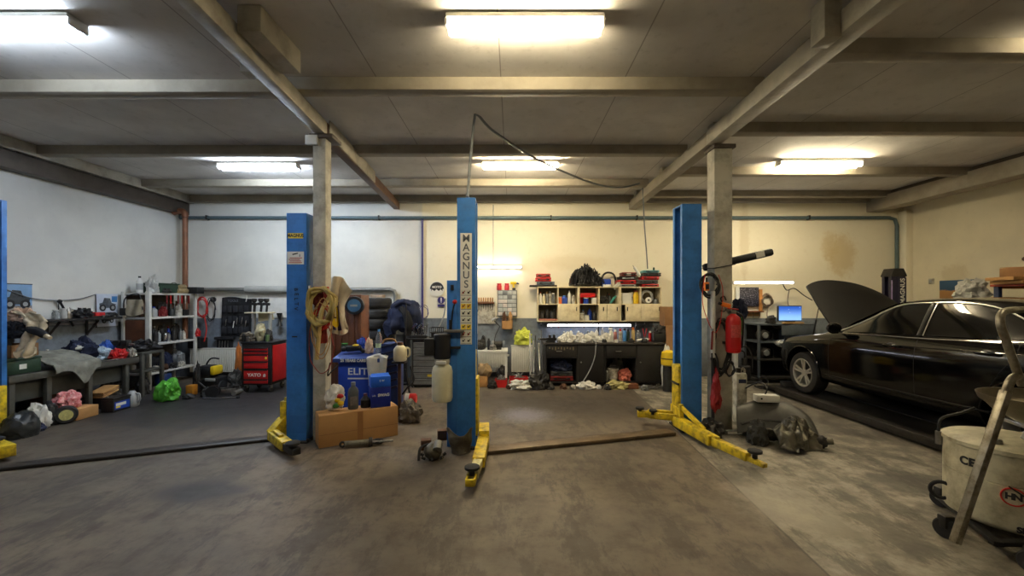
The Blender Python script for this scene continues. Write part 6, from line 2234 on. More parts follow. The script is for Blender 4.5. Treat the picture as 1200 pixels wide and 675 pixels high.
# petrol machine in front of the radiator
t = thing('pressure_washer', 'black petrol machine with yellow end cap before the radiator', 'machine', (atx(246, 7.5), 7.55, 0), -.1)
G().bb((-.20, -.12, .1), (.2, .14, .26), .03).build('chassis', black, t)
g = G().bb((-.19, -.12, .24), (.06, .13, .46), .05)
g.build('engine_cowl', black, t)
G().bb((.06, -.125, .30), (.14, .10, .46), .03).build('yellow_cap', yellow, t)
G().bb((-.02, -.135, .20), (.17, -.12, .25), .004).build('nameplate', lgrey, t)
for s in (-1, 1):
    G().lathe([(0, -.03), (.09, -.03), (.10, 0), (.09, .03), (0, .03)], (s * .19, 0, .10), (1, 0, 0), 22).build('wheel', rubber, t)
G().tube([(-.2, .12, .2), (-.24, .14, .4), (-.16, .16, .55), (-.0, .16, .55)], .014, 8, 4).build('handle', dark, t)
t = thing('trolley_jack', 'silver trolley jack lying low before the radiator', 'trolley jack', (atx(262, 7.25), 7.25, 0), .08)
for s in (-1, 1):
    G().bar((-.26, s * .09, .06), (.24, s * .07, .09), .018, .07, .004).build('side_plate', steel, t)
G().bar((-.1, 0, .07), (.2, 0, .13), .07, .05, .01).build('lift_arm', dark, t)
G().cyl((.2, 0, .12), (.2, 0, .16), .05, seg=18).build('saddle', dark, t)
for x in (-.24, .22):
    G().cyl((x, -.11, .045), (x, .11, .045), .04, seg=16).build('wheel', galv, t)
G().cyl((-.26, 0, .1), (-.42, .02, .22), .014, seg=8).build('handle_socket', dark, t)
lump((atx(274, 7.75), 7.82, 0), (.12, .1, .2), mat('scrap_grey', (104, 102, 98), .5, .4, var=.6, scale=14), 'grey heap of parts between the jack and the red tool chest', 'scrap_heap', 'scrap', 24, .5)
lump((atx(229, 7.4), 7.45, 0), (.06, .07, .3), dark, 'dark tall bundle left of the petrol machine', 'bundle', 'bundle', 25, .4)
carton((atx(222, 7.2), 7.25, 0), (.12, .12, .17), mat('amber_box', (206, 136, 40), .5, var=.4), 'small amber coloured box on the floor by the white rack')
lump((atx(200, 6.9), 6.85, 0), (.16, .12, .21), lime, 'bright lime green plastic bag on the floor by the white rack', 'plastic_bag', 'bag', 12, .45, 2.2)
lump((atx(222, 7.0), 7.0, 0), (.09, .08, .05), dark, 'small dark part on the floor right of the lime bag', 'small_part', 'part', 27, .3, sub=3)
t = thing('speaker_box', 'black square speaker box standing on the radiator end', 'speaker', (atx(231, 8.85), 8.87, atz(408.5, 8.85) + .013))
G().bb((-.13, -.11, 0), (.13, .11, .21), .008).build('cabinet', black, t)
G().lathe([(.085, 0), (.085, .006), (.06, -.01), (.02, .0), (0, .006)], (0, -.112, .105), (0, -1, 0), 24).build('cone', dark, t)

# ---------------------------------------------------------------- white rack against the left wall
RX0, RX1, RY0, RY1 = -6.90, -6.46, 7.58, 8.70
t = thing('white_rack', 'white metal storage rack in the left back corner', 'rack', ((RX0 + RX1) / 2, (RY0 + RY1) / 2, 0))
rackw = mat('rack_white', (216, 214, 206), .5, var=.2, scale=5)
hx, hy = (RX1 - RX0) / 2, (RY1 - RY0) / 2
for sx in (-1, 1):
    for sy in (-1, 1):
        wdt = .04 if (sx > 0 and sy < 0) else .025
        G().bb((sx * hx - wdt, sy * hy - .025, 0), (sx * hx + wdt, sy * hy + .025, 1.76), .004).build('upright', rackw, t)
for z in (.30, .82, 1.30, 1.74):
    G().bb((-hx, -hy, z - .035), (hx, hy, z), .004).build('shelf', rackw, t)
G().bb((-hx + .02, -hy + .0, .84), (hx - .04, -hy + .02, 1.25), .003).build('brown_end_panel', brown, t)
G().bb((-hx - .02, -hy, .3), (-hx, hy, 1.74), .003).build('back_sheet', mat('rack_back', (96, 84, 70), .7, var=.4), t)
rz_ = {.30: .301, .82: .821, 1.30: 1.301, 1.74: 1.741}


def rk(py_, sh, dx=0):  # point on a shelf, y world
    return Vector((RX1 - .12 + dx, py_, sh + .001))


B_(Vector((-6.72, 7.70, 1.741)), .30, .05, white, black, 'white bottle with black cap on top of the white rack', lab=lgrey)
lump((-6.55, 7.78, 1.741), (.10, .08, .19), film, 'crumpled clear bag beside the white bottle on the rack', 'plastic_bag', 'bag', 30, .4)
t = thing('green_crate', 'dark green plastic crate on top of the white rack', 'crate', (-6.62, 8.03, 1.741), PI / 2)
G().prism([(-.22, -.15, 0), (.22, -.15, 0), (.25, -.15, .17), (-.25, -.15, .17)], (0, .3, 0), .01).build('tub', dgreen, t)
G().bb((-.26, -.17, .16), (.26, .17, .185), .008).build('rim', dgreen, t)
t = thing('rolled_mat', 'rolled straw mat lying on top of the white rack', 'mat', (-6.58, 8.42, 1.741), PI / 2)
for k, (y, z) in enumerate(((-.05, .05), (.05, .05), (0, .13))):
    G().cyl((-.16, y, z), (.16, y, z), .05, seg=16, bev=.006).build('roll', mat('straw', (156, 136, 98), .85, var=.4, scale=24), t)
G().tube([(-.12, -.1, .05), (-.12, -.05, .19), (-.12, .05, .19), (-.12, .1, .05)], .006, 6, 4).build('string', dark, t)
carton((-6.42, 8.66, 1.741), (.20, .2, .13), black, 'black box at the far end of the top of the white rack')
lump((-6.47, 7.98, 1.741), (.06, .1, .06), dark, 'dark glove lying before the green crate', 'glove', 'glove', 31, .4, sub=3)
# on the shelves, front row facing the room
B_(rk(7.72, 1.30), .10, .05, mat('lemon_label', (186, 200, 90), .5, var=.4), white, 'lemon green tub at the near end of the middle rack shelf', 'tub', 'tub', neck=.8)
B_(rk(7.86, 1.30, -.02), .19, .055, lgrey, royal, 'white bottle with blue cap on the middle rack shelf')
lump(rk(8.05, 1.30), (.06, .07, .12), dred, 'dark red tool bundle on the middle rack shelf', 'tool_bundle', 'tools', 33, .35)
B_(rk(8.25, 1.30), .16, .05, mat('case_charcoal', (46, 50, 50)), black, 'charcoal can on the middle rack shelf', 'can', 'can', neck=.7)
B_(rk(8.42, 1.30), .24, .06, oldwhite, lgrey, 'pale conical bottle toward the far end of the middle rack shelf', neck=.3)
carton(rk(8.58, 1.30, -.02), (.12, .13, .12), black, 'black box at the far end of the middle rack shelf')
rnd = random.Random(8)
bl = ['silver bottle nearest on the lower rack shelf', 'dark jar second on the lower rack shelf', 'pale can third on the lower rack shelf', 'silver tube fourth on the lower rack shelf', 'steel bottle fifth on the lower rack shelf', 'dark bottle sixth on the lower rack shelf', 'silver can seventh on the lower rack shelf', 'pale tube last on the lower rack shelf']
for k in range(8):
    m_ = (steel, dark, lgrey, chrome, steel, dark, galv, oldwhite)[k]
    B_(rk(7.74 + k * .118, .82, rnd.uniform(-.03, .02)), .17 + .05 * ((k * 7) % 4) / 2, .032 + .008 * (k % 2), m_, (black, dark, steel, black)[k % 4], bl[k])
for k, (y, l) in enumerate(((7.8, 'dark oily parts at the near end of the lower shelf back row'), (8.2, 'dark oily parts in the middle of the shelf back row'), (8.52, 'dark oily parts at the far end of the shelf back row'))):
    lump((RX0 + .18, y, .821), (.06, .1, .20), dark, l, 'parts_heap', 'parts', 34 + k, .35, sub=3)
    lump((RX0 + .18, y, 1.301), (.06, .1, .18), rust if k != 1 else dark, l.replace('lower shelf', 'upper shelf').replace('shelf back', 'upper shelf back'), 'parts_heap', 'parts', 38 + k, .35, sub=3)
for k, (y, l) in enumerate(((7.85, 'black bag at the near end of the lowest rack shelf'), (8.2, 'dark bag in the middle of the lowest rack shelf'), (8.5, 'grey bag at the far end of the lowest rack shelf'))):
    lump((-6.68, y, .301), (.14, .12, .20), (cloth_k, cloth_n, grey)[k], l, 'shelf_bag', 'bag', 42 + k, .35, sub=3)
# small hanging tools under the top of the rack
for k in range(7):
    q = thing('hanging_tool', 'red handled tool, %s from the near end under the rack top' % ('first', 'second', 'third', 'fourth', 'fifth', 'sixth', 'last')[k], 'tool', (-6.43, 7.95 + k * .09, 1.44), 0, 'tools hung under the rack top')
    G().bar((0, 0, .10), (0, 0, .26), .022, .018, .006).build('handle', (dred, red, oldwhite)[k % 3], q)
    G().bar((0, 0, 0), (0, 0, .11), .012, .008).build('shaft', steel, q)
coil((-6.42, 8.84, 1.45), .11, .012, 3, inkr, 'red cable coil hung at the far end of the white rack', seed=6, drop=1.7, tail=[(-6.38, 8.84, 1.3), (-6.33, 8.84, 1.0), (-6.38, 8.84, .75)])
coil((-6.28, 8.90, 1.40), .09, .009, 2, rubber, 'dark cable coil beside the red one in the corner', seed=7, drop=2.4)
lump((-6.43, 8.72, .86), (.05, .05, .11), red, 'red cloth hanging at the far end of the white rack', 'rag', 'cloth', 46, .3, sub=3)
t = thing('face_mask', 'dark head lamp hung on the near end of the white rack', 'lamp', (-6.83, 7.50, 1.34))
G().tube([(0, 0, .1), (.02, 0, .28), (.12, 0, .36), (.28, 0, .36), (.34, 0, .1)], .01, 6, 5).build('strap', black, t)
G().bb((-.05, -.03, 0), (.07, .03, .13), .015).build('housing', dark, t)
drape(lambda a, b: (-6.76 + .27 * a + .01 * math.sin(b * 6), 7.50 - .02 * math.sin(a * 9 + b * 2), 1.62 - (.27 + .03 * math.sin(a * 4)) * b), mat('pale_rag', (170, 160, 136), .9, var=.3), 'pale rag hung on the near end of the white rack', 'rag', 'cloth', 18, 14, .01)

# ---------------------------------------------------------------- long bench on the left wall
BX = -6.08
t = thing('work_table', 'long dark work bench along the left wall', 'workbench', (-6.5, 5.4, 0))
G().bb((-.46, -.25, .645), (.40, 1.55, .69), .006).build('top', tar, t)
G().bb((.38, -.25, .60), (.43, 1.55, .685), .004).build('front_rail', bench, t)
for y in (-.2, .22, .77, 1.36):
    G().bb((.35, y - .03, 0), (.41, y + .03, .61), .004).build('leg', bench, t)
    G().bb((-.42, y - .03, 0), (-.36, y + .03, .61), .004).build('leg', bench, t)
G().bb((.30, -.22, .34), (.315, 1.5, .62), .003).build('modesty_panel', mat('bench_back', (70, 72, 68), .6, var=.3), t)
# small steel stand at the bench end
t = thing('steel_stand', 'grey steel frame stand at the far end of the bench', 'stand', (-6.30, 7.28, 0))
for sx in (-.16, .16):
    for y in (-.2, .2):
        G().bb((sx - .025, y - .025, 0), (sx + .025, y + .025, .72), .003).build('leg', bench, t)
g = G()
g.bb((-.185, -.225, .70), (.185, .225, .74), .004)
g.build('top', bench, t)
G().bb((-.16, -.22, .40), (.16, .22, .43), .003).build('shelf', bench, t)
tag(G().bb((-6.44, 7.15, .431), (-6.36, 7.23, .52), .02).build('jar', lgrey), 'small pale jar on the shelf of the steel stand', 'jar')
lump((-6.28, 7.26, 0), (.08, .1, .2), dark, 'dark motor under the steel stand', 'motor', 'motor', 48, .3)
lump((-6.30, 7.28, .741), (.17, .2, .12), black, 'black heap of cable on the steel stand', 'cable_heap', 'cable', 49, .45)

# things on the bench
ZT2 = .691
t = thing('green_toolbox', 'dark green toolbox with white sticker at the near end of the bench', 'toolbox', (-6.27, 5.0, ZT2))
G().bb((-.28, .17, 0), (.15, .55, .17), .012).build('body', dgreen, t)
G().bb((-.285, .165, .17), (.155, .555, .20), .01).build('lid', dgreen, t)
G().bb((.149, .30, .06), (.152, .38, .12)).build('sticker', paper, t)
open_box((-6.38, 5.42, ZT2 + .201), (.34, .36, .16), card2, 'open brown cardboard box on the dark green toolbox', .15)
lump((-6.62, 5.42, ZT2 + .201), (.14, .2, .26), cloth_k, 'black coat heaped left of the brown cardboard box', 'coat', 'coat', 51, .3)


def scarf(a, b):
    P = [at(26, 367, 5.5), at(38, 373, 5.45), at(44, 384, 5.4), at(37, 396, 5.34), at(31, 408, 5.3), at(31, 419, 5.28)]
    Q = catmull(P, 8)
    k = b * (len(Q) - 1)
    i = min(int(k), len(Q) - 2)
    c = Q[i].lerp(Q[i + 1], k - i)
    wd_ = (.10, .11, .085, .07, .06, .08)[min(5, int(b * 5.99))]
    v = c + Vector((1, .25, 0)) * (a - .5) * 2 * wd_
    v += noise.noise_vector(v * 8) * .04
    v.y += .03 * math.sin(a * 10 + b * 6)
    v.z += .03 * math.sin(a * 8)
    return v


drape(scarf, cloth_b, 'beige towel draped over the brown cardboard box on the bench', 'towel', 'towel', 26, 40, .018)
lump(at(26, 376, 5.6) - Vector((0, 0, .08)), (.15, .13, .15), mat('peach_cloth', (214, 178, 148), .9, var=.35, scale=8, bump=.2), 'peach coloured cloth pile on top of the black coat', 'cloth_pile', 'cloth', 52, .45)
lump(at(16, 388, 5.4) - Vector((0, 0, .09)), (.17, .12, .13), cloth_k, 'black garment bunched at the very left edge', 'garment', 'clothes', 53, .4)
slv = tag(G().tube([at(34, 386, 5.35), at(45, 389, 5.3), at(54, 394, 5.28)], [.045, .05, .045, .03], 10, 5).build('sleeve', cloth_k), 'black sleeve sticking out from the cloth pile', 'clothes')
G().tube([at(54, 394, 5.27) - slv.location, at(59, 396, 5.25) - slv.location], [.03, .022], 8, 2).build('glove_end', cloth_b, slv)  # pale glove end, attached as part of the sleeve
# grey cloth hanging over the bench edge


def gcl(a, b):
    y = 5.62 + .62 * a
    x = -6.50 + .46 * min(1, b * 1.35)
    z = ZT2 + .16 * (1 - min(1, b * 1.3)) ** .8 + .03
    over = max(0, b - .74)
    if over:
        x = -6.045 + .02
        z = ZT2 + .02 - over * 1.0 * (.25 + .75 * math.exp(-((a - .62) / .16) ** 2))
    v = Vector((x, y, z))
    v += noise.noise_vector(v * 8) * .035
    if v.x < -6.06:
        v.z = max(v.z, ZT2 + .02)
    else:
        v.x = max(v.x, -6.04)
    return v


drape(gcl, cloth_g, 'khaki grey cloth hanging over the bench edge', 'grey_cloth', 'cloth', 34, 34, .014)
lump((-6.42, 6.35, ZT2), (.2, .16, .22), cloth_n, 'navy blue jacket heap on the bench', 'jacket_heap', 'jacket', 54, .35)
lump((-6.36, 6.28, ZT2 + .19), (.10, .07, .05), cloth_w, 'small white cloth on the navy blue heap', 'small_cloth', 'cloth', 55, .3, sub=3)
lump((-6.38, 6.62, ZT2), (.12, .10, .12), mat('pale_blue_bag', (170, 190, 205), .6, var=.3), 'pale blue plastic bag on the bench right of the navy heap', 'plastic_bag', 'bag', 56, .4)
lump((-6.20, 6.72, ZT2), (.10, .12, .10), red, 'red cloth on the bench near the front rail', 'red_cloth', 'cloth', 57, .35)
lump((-6.46, 6.82, ZT2), (.13, .1, .17), mat('bright_blue_bag', (60, 110, 205), .6, var=.4), 'bright blue and white bag on the bench', 'blue_bag', 'bag', 58, .4)
for k, (y, x, l) in enumerate(((6.98, -6.4, 'black round motor on the bench left of the vice'), (7.15, -6.6, 'black upright tool on the bench by the far end'))):
    t = thing('power_tool', l, 'power tool', (x, y - .15, ZT2))
    G().cyl((0, -.06, .09), (0, .08, .09), .085, seg=22, bev=.015).build('motor', black, t)
    G().bar((0, 0, .14), (.02, 0, .26), .05, .05, .015).build('grip', black, t)
    G().cyl((.0, -.06, .09), (0, -.10, .09), .03, seg=14).build('spindle', steel, t)
t = thing('bench_vice', 'dark vice standing at the far end of the long bench', 'vice', (-6.22, 6.80, ZT2))
G().bb((-.08, -.07, 0), (.08, .07, .05), .01).build('base', dark, t)
G().bb((-.05, -.05, .05), (.05, .05, .2), .012).build('column', dark, t)
G().bb((-.1, -.05, .2), (.0, .05, .28), .01).build('fixed_jaw', dark, t)
G().bb((.02, -.05, .2), (.12, .05, .28), .01).build('moving_jaw', dark, t)
G().cyl((.1, 0, .22), (.2, 0, .22), .015, seg=10).build('screw', steel, t)
lump((-6.16, 6.90, ZT2), (.08, .05, .09), mat('pale_parts', (190, 186, 170), .5, .2, var=.6, scale=20), 'pale metal parts before the dark vice', 'parts_heap', 'parts', 59, .4)

# wall shelf, posters and pole on the left wall
SX = -6.985
t = thing('wall_shelf', 'dark wall shelf on a bracket above the long bench', 'shelf', (SX, 6.75, 1.29))
G().bb((.0, -.55, 0), (.26, .62, .035), .004).build('board', dark, t)
for y in (-.35, .25):
    g = G()
    g.bb((.0, y - .015, -.26), (.02, y + .015, 0))
    g.bar((.01, y, -.24), (.2, y, -.01), .025, .02)
    g.build('bracket', dark, t)
B_((-6.82, 6.38, 1.326), .14, .045, clear, white, 'clear jar at the near end of the wall shelf', 'jar', 'jar', neck=.7)
B_((-6.85, 6.52, 1.326), .16, .04, film, white, 'cloudy jar second on the wall shelf', 'jar', 'jar', neck=.7)
lump((-6.80, 6.74, 1.326), (.09, .12, .10), black, 'black tangle in the middle of the wall shelf', 'tangle', 'cable', 61, .5)
carton((-6.82, 7.02, 1.326), (.11, .16, .085), red, 'small red box on the wall shelf')
lump((-6.82, 7.24, 1.326), (.08, .10, .05), black, 'black glove at the far end of the wall shelf', 'glove', 'glove', 62, .4, sub=3)
t = thing('strut_pole', 'black pole leaning on the wall above the wall shelf', 'pole', at(86, 382, 6.78))
p1 = at(70, 353, 6.55) - t.location
G().cyl((0, 0, 0), p1, .016, seg=10).build('shaft', black, t)
G().ball(p1, (.035, .03, .03), 2).build('knob', black, t)
t = thing('wire_line', 'sagging wire along the left wall from poster to poster', 'wire', (0, 0, 0))
Wx = lambda px, py: Vector((-6.97, (-6.97) * F / (px - CX), EYE + (HY - py) * (-6.97 / (px - CX))))
G().tube([Wx(4, 338), Wx(20, 344), Wx(40, 350), Wx(70, 352), Wx(95, 350), Wx(112, 345)], .008, 6, 5).build('wire', grey, t)
G().tube([Wx(112, 345), Wx(112.5, 365), Wx(113, 384)], .008, 6, 1).build('drop_wire', dark, t)
G().tube([Wx(69, 353), Wx(68.5, 365), Wx(68, 379)], .006, 6, 1).build('drop_wire', dark, t)


def vehicle_art(t, y0, z0, w, h, m_, seed, big):
    """a plain off-road vehicle silhouette on a poster facing +X"""
    e = .0065
    def P(u, v):
        return (e, y0 + w * u, z0 + h * v)
    g = G()
    g.prism([P(.12, .30), P(.88, .28), P(.92, .48), P(.70, .55), (e, y0 + w * .62, z0 + h * .78), (e, y0 + w * .34, z0 + h * .80), P(.26, .56), P(.10, .52)], (.0015, 0, 0))
    g.build('vehicle_shape', m_, t)
    for u in (.26, .76):
        c = Vector(P(u, .30))
        q = G().cyl(c, c + Vector((.0035, 0, 0)), h * big, seg=24).build('wheel_shape', ink, t)
        G().cyl(c + Vector((.0035, 0, 0)), c + Vector((.005, 0, 0)), h * big * .5, seg=18).build('hub_shape', lgrey, q)


q0, q1 = Wx(2, 337), Wx(38.5, 366)
t = thing('poster', 'poster of a dark off road vehicle on blue sky on the left wall', 'poster', (-6.985, (q0.y + q1.y) / 2, q1.z))
pw, ph = q1.y - q0.y, .40
G().bb((-.012, -pw / 2, 0), (.004, pw / 2, ph), .001).build('sheet', mat('poster_sky', (132, 172, 212), .5, var=.15), t)
G().bb((.0035, -pw / 2 + .005, .005), (.0055, pw / 2 - .005, .10)).build('ground_print', mat('poster_ground', (150, 146, 140), .5, var=.4, scale=20), t)
vehicle_art(t, -pw / 2, 0, pw, ph, mat('poster_car', (66, 70, 74), .5, var=.5, scale=18), 1, .16)
G().bb((-.011, -pw / 2 - .004, ph), (.006, pw / 2 + .004, ph + .012)).build('top_edge', dark, t)
q0, q1 = Wx(113.5, 344), Wx(139, 383)
t = thing('poster', 'white poster with two dark vehicles on the left wall by the rack', 'poster', (-6.985, (q0.y + q1.y) / 2, q1.z + .02))
pw, ph = q1.y - q0.y, .56
G().bb((-.012, -pw / 2, 0), (.004, pw / 2, ph), .001).build('sheet', mat('poster_white', (204, 214, 230), .5, var=.12), t)
vehicle_art(t, -pw * .46, .22, pw * .92, .34, mat('poster_car2', (84, 92, 104), .5, var=.6, scale=18), 2, .17)
vehicle_art(t, -pw * .34, .04, pw * .7, .17, ink, 3, .2)
G().bb((.0035, pw * .2, ph - .14), (.0055, pw * .46, ph - .04)).build('blue_corner', sky, t)

# under the bench
carton((-5.93, 5.84, 0), (.24, .32, .15), card, 'low brown cardboard box under the bench', PI / 2 - 1.55)
lump((-6.0, 5.76, .155), (.10, .15, .15), pink, 'pink patterned cloth heap under the bench', 'pink_cloth', 'cloth', 71, .35)
t = thing('toy_wheel', 'black wheel with pale yellow hub under the bench', 'wheel', (-5.83, 5.58, 0))
G().lathe([(.03, -.045), (.10, -.045), (.115, -.02), (.115, .02), (.10, .045), (.03, .045)], (0, 0, .116), (.7, -.7, 0), 28).build('tyre', rubber, t)
G().lathe([(0, .04), (.068, .046), (.068, .052), (0, .056)], (0, 0, .116), (.7, -.7, 0), 24).build('hub', mat('hub_yellow', (210, 204, 130), .5, var=.4, scale=30), t)
lump((-5.96, 5.50, 0), (.085, .09, .18), black, 'black machine body behind the black wheel', 'machine', 'machine', 72, .3)
lump((-5.90, 5.30, 0.0), (.11, .12, .20), cloth_w, 'white plastic bag under the bench', 'plastic_bag', 'bag', 73, .35)
lump((-5.84, 5.24, 0.0), (.08, .07, .07), navy, 'dark blue striped shoe bag in front of the white bag', 'shoe_bag', 'bag', 74, .35)
lump((-5.80, 5.02, 0), (.15, .17, .19), mat('bin_bag', (44, 48, 50), .4, var=.4), 'dark grey bin bag under the near end of the bench', 'bin_bag', 'bag', 75, .15)
tag(G().bar((-6.55, 5.25, .01), (-6.45, 5.5, .5), .4, .02, .004, up=(1, 0, 0)).build('board', navy), 'dark blue board leaning under the near end of the bench', 'board')
t = thing('board_stack', 'tilted stack of brown boards under the bench', 'boards', (-6.12, 6.40, .0), .0)
for k in range(3):
    G().box((0, .0, .21 + k * .03), (.22, .26, .022), rx=.28, bev=.003).build('board', (wood, card2, wood)[k], t)
G().bb((-.10, -.10, 0), (.10, .10, .17), .006).build('support_box', black, t)
t = thing('car_battery', 'black car battery with blue label on the floor by the bench', 'battery', (-5.80, 6.25, 0), PI / 2)
G().bb((-.14, -.09, 0), (.14, .09, .175), .008).build('case', black, t)
G().bb((-.145, -.095, .175), (.145, .095, .205), .006).build('lid', black, t)
G().bb((-.12, -.092, .03), (.12, -.0905, .14)).build('blue_label', royal, t)
G().bb((-.10, -.0935, .08), (.06, -.092, .12)).build('white_label', paper, t)
G().bb((-.10, -.0935, .05), (-.03, -.092, .075)).build('yellow_label', inky, t)
for s in (-1, 1):
    G().cyl((s * .1, .03, .205), (s * .1, .03, .225), .012, seg=10).build('terminal', galv, t)
t = thing('grey_jug', 'pale grey plastic jug on the floor beside the car battery', 'jug', (-5.75, 6.46, 0))
G().lathe([(.07, 0), (.085, .02), (.085, .15), (.05, .21), (.03, .24)], seg=20).build('body', lgrey, t)
G().tube([(.05, 0, .2), (.11, 0, .19), (.115, 0, .1), (.08, 0, .06)], .012, 8, 4).build('handle', lgrey, t)
lump((-6.42, 6.85, 0), (.14, .14, .24), dark, 'dark object under the bench behind the grey jug', 'dark_bundle', 'bundle', 76, .3)
carton((-6.55, 6.1, 0), (.25, .4, .38), brown, 'brown wooden box at the back under the bench')
# ---------------------------------------------------------------- more of the small clutter the photo shows
# long bench
lump((-6.17, 6.05, ZT2), (.06, .08, .06), steel, 'small silver part at the front of the bench beside the grey cloth', 'small_part', 'part', 81, .3, sub=3)
lump((-6.50, 6.97, ZT2), (.10, .09, .06), mat('wrap_blue', (120, 170, 210), .5, var=.5, scale=14), 'blue and white wrapper near the far end of the bench', 'wrapper', 'wrapper', 82, .45)
lump((-6.60, 6.62, ZT2), (.09, .09, .14), dark, 'dark metal housing at the back of the bench behind the pale blue bag', 'housing', 'part', 83, .35)
for k, (y, x, h, m1, m2, l) in enumerate(((6.08, -6.62, .22, navy, white, 'navy bottle with white cap at the back of the bench'), (6.20, -6.70, .18, lgrey, red, 'grey bottle with red cap against the left wall'), (6.52, -6.76, .24, black, yellow, 'black bottle with yellow cap against the left wall'), (6.75, -6.70, .20, white, sky, 'white bottle with sky blue cap against the left wall'), (6.88, -6.72, .16, orange, black, 'orange tin on the back of the bench by the far end'))):
    bottle((x, y, ZT2), h, .035, m1, m2, l)
for k, (y, l) in enumerate(((6.12, 'steel socket bar lying on the front of the bench'), (6.48, 'long spanner lying at the bench edge before the navy heap'), (6.60, 'short spanner lying at the bench edge by the red cloth'))):
    t = thing('spanner', l, 'spanner', (-6.13, y, ZT2 + .008), .5 + .5 * k)
    G().bar((-.07, 0, 0), (.07, 0, 0), .018, .010, .003).build('shank', steel, t)
    G().ring((.09, 0, 0), .018, .006, seg=16).build('ring_end', steel, t)
t = thing('funnel', 'dark upturned funnel on the far end of the bench', 'funnel', (-6.62, 6.82, ZT2))
G().lathe([(.085, 0), (.08, .01), (.02, .12), (.015, .2), (.018, .2), (.024, .12)], seg=22, caps=False).build('cone', black, t)
# wall shelf
for k, (y, l, m_) in enumerate(((6.92, 'dark bar lying along the front of the wall shelf', dark), (7.12, 'black tube lying at the far half of the wall shelf', black))):
    t = thing('shelf_bar', l, 'bar', (-6.77, y, 1.34), 0)
    G().cyl((0, -.12, 0), (0, .12, 0), .014, seg=10).build('shaft', m_, t)
    G().cyl((0, .12, 0), (0, .15, 0), .022, seg=10).build('head', steel, t)
lump((-6.86, 6.62, 1.326), (.05, .06, .10), steel, 'silvery part third on the wall shelf', 'small_part', 'part', 84, .4, sub=3)
can((-6.88, 6.86, 1.326), .16, .03, oldwhite, dark, 'pale can behind the black tangle on the wall shelf')
# rack extras
for k in range(6):
    bottle(rk(7.70 + k * .16, .82, -.14), .24 + .03 * (k % 3), .035, (mat('amber', (130, 76, 30), .3), black, grey, dark, royal, oldwhite)[k], (black, red, white)[k % 3], ('amber bottle at the near end of the rack back row', 'black bottle second in the rack back row', 'grey bottle third in the rack back row', 'dark metal bottle fourth in the rack back row', 'blue bottle fifth in the rack back row', 'pale bottle last in the rack back row')[k])
for k in range(4):
    lump((RX1 - .05, 7.80 + k * .2, .301), (.05, .07, .07), (steel, rust, dark, oldwhite)[k], ('silver part nearest on the front of the lowest rack shelf', 'rusty part second on the front of the lowest rack shelf', 'dark part third on the front of the lowest rack shelf', 'pale part last on the front of the lowest rack shelf')[k], 'small_part', 'part', 85 + k, .4, sub=3)
t = thing('blue_drum', 'blue plastic drum on the floor under the lowest rack shelf', 'drum', (-6.58, 8.05, 0))
G().lathe([(.12, 0), (.13, .02), (.13, .2), (.11, .23)], seg=24).build('body', mat('drum_blue', (30, 60, 120), .4), t)
G().cyl((.04, 0, .22), (.04, 0, .25), .025, seg=12).build('bung', white, t)
# tool chest area
for k, (px, m_, h, l) in enumerate(((287, black, .14, 'black can on the front left of the tool chest top'), (292, steel, .10, 'small silver tin on the front of the tool chest top'), (315, mat('lab_green', (90, 120, 80), .5), .15, 'green can at the front right of the tool chest top'))):
    can((atx(px, 7.5), 7.46, TZ), h, .03, m_, dark, l, 'tin_can', 'can')
t = thing('extension_reel', 'black cable reel on the floor beside the trolley jack', 'cable reel', (atx(252, 7.1), 7.05, 0), .4)
for s in (-1, 1):
    G().lathe([(0, -.006), (.10, -.006), (.10, .006), (0, .006)], (0, s * .05, .10), (0, 1, 0), 26).build('flange', black, t)
G().cyl((0, -.05, .1), (0, .05, .1), .07, seg=22).build('wound_cable', mat('cable_orange', (190, 96, 40), .5), t)
t = thing('steel_bar', 'bright steel bar lying before the trolley jack', 'bar', (atx(264, 7.05), 6.98, .012), .1)
G().cyl((-.30, 0, 0), (.22, 0, 0), .012, seg=10).build('shaft', chrome, t)
G().cyl((.22, 0, 0), (.26, 0, 0), .02, seg=12).build('grip', black, t)
lump((atx(240, 7.1), 7.12, 0), (.08, .07, .08), dark, 'dark lump of parts left of the cable reel', 'parts_heap', 'parts', 90, .4, sub=3)
# worktop clutter near the front
for k, (px, m_, r, l) in enumerate(((655, steel, .04, 'silver part on the worktop before the paper nearest the vice'), (668, paper, .05, 'small white paper at the worktop front edge'), (676, lgrey, .04, 'pale grey part on the worktop front edge'), (684, white, .05, 'white plastic scrap before the wide white sack'), (694, steel, .04, 'silver part beside the cable on the worktop'), (708, dark, .045, 'dark part on the worktop before the trigger bottle'), (722, oldwhite, .04, 'small pale scrap before the pink labelled can'), (740, dark, .05, 'dark part on the worktop before the sand coloured can'), (756, black, .055, 'black lump beside the red can on the worktop'))):
    lump((atx(px, 8.0), 8.02, WT), (r, r, r * .9), m_, l, 'small_part', 'part', 100 + k, .45, sub=3)
t = thing('pliers', 'red handled pliers leaning at the right end of the worktop', 'pliers', (atx(757, 8.3), 8.38, WT), 0)
for s in (-1, 1):
    G().bar((s * .01, 0, .08), (s * .04, 0, .24), .02, .016, .005).build('handle', red, t)
G().bar((0, 0, 0), (0, 0, .1), .03, .014, .003).build('jaws', steel, t)
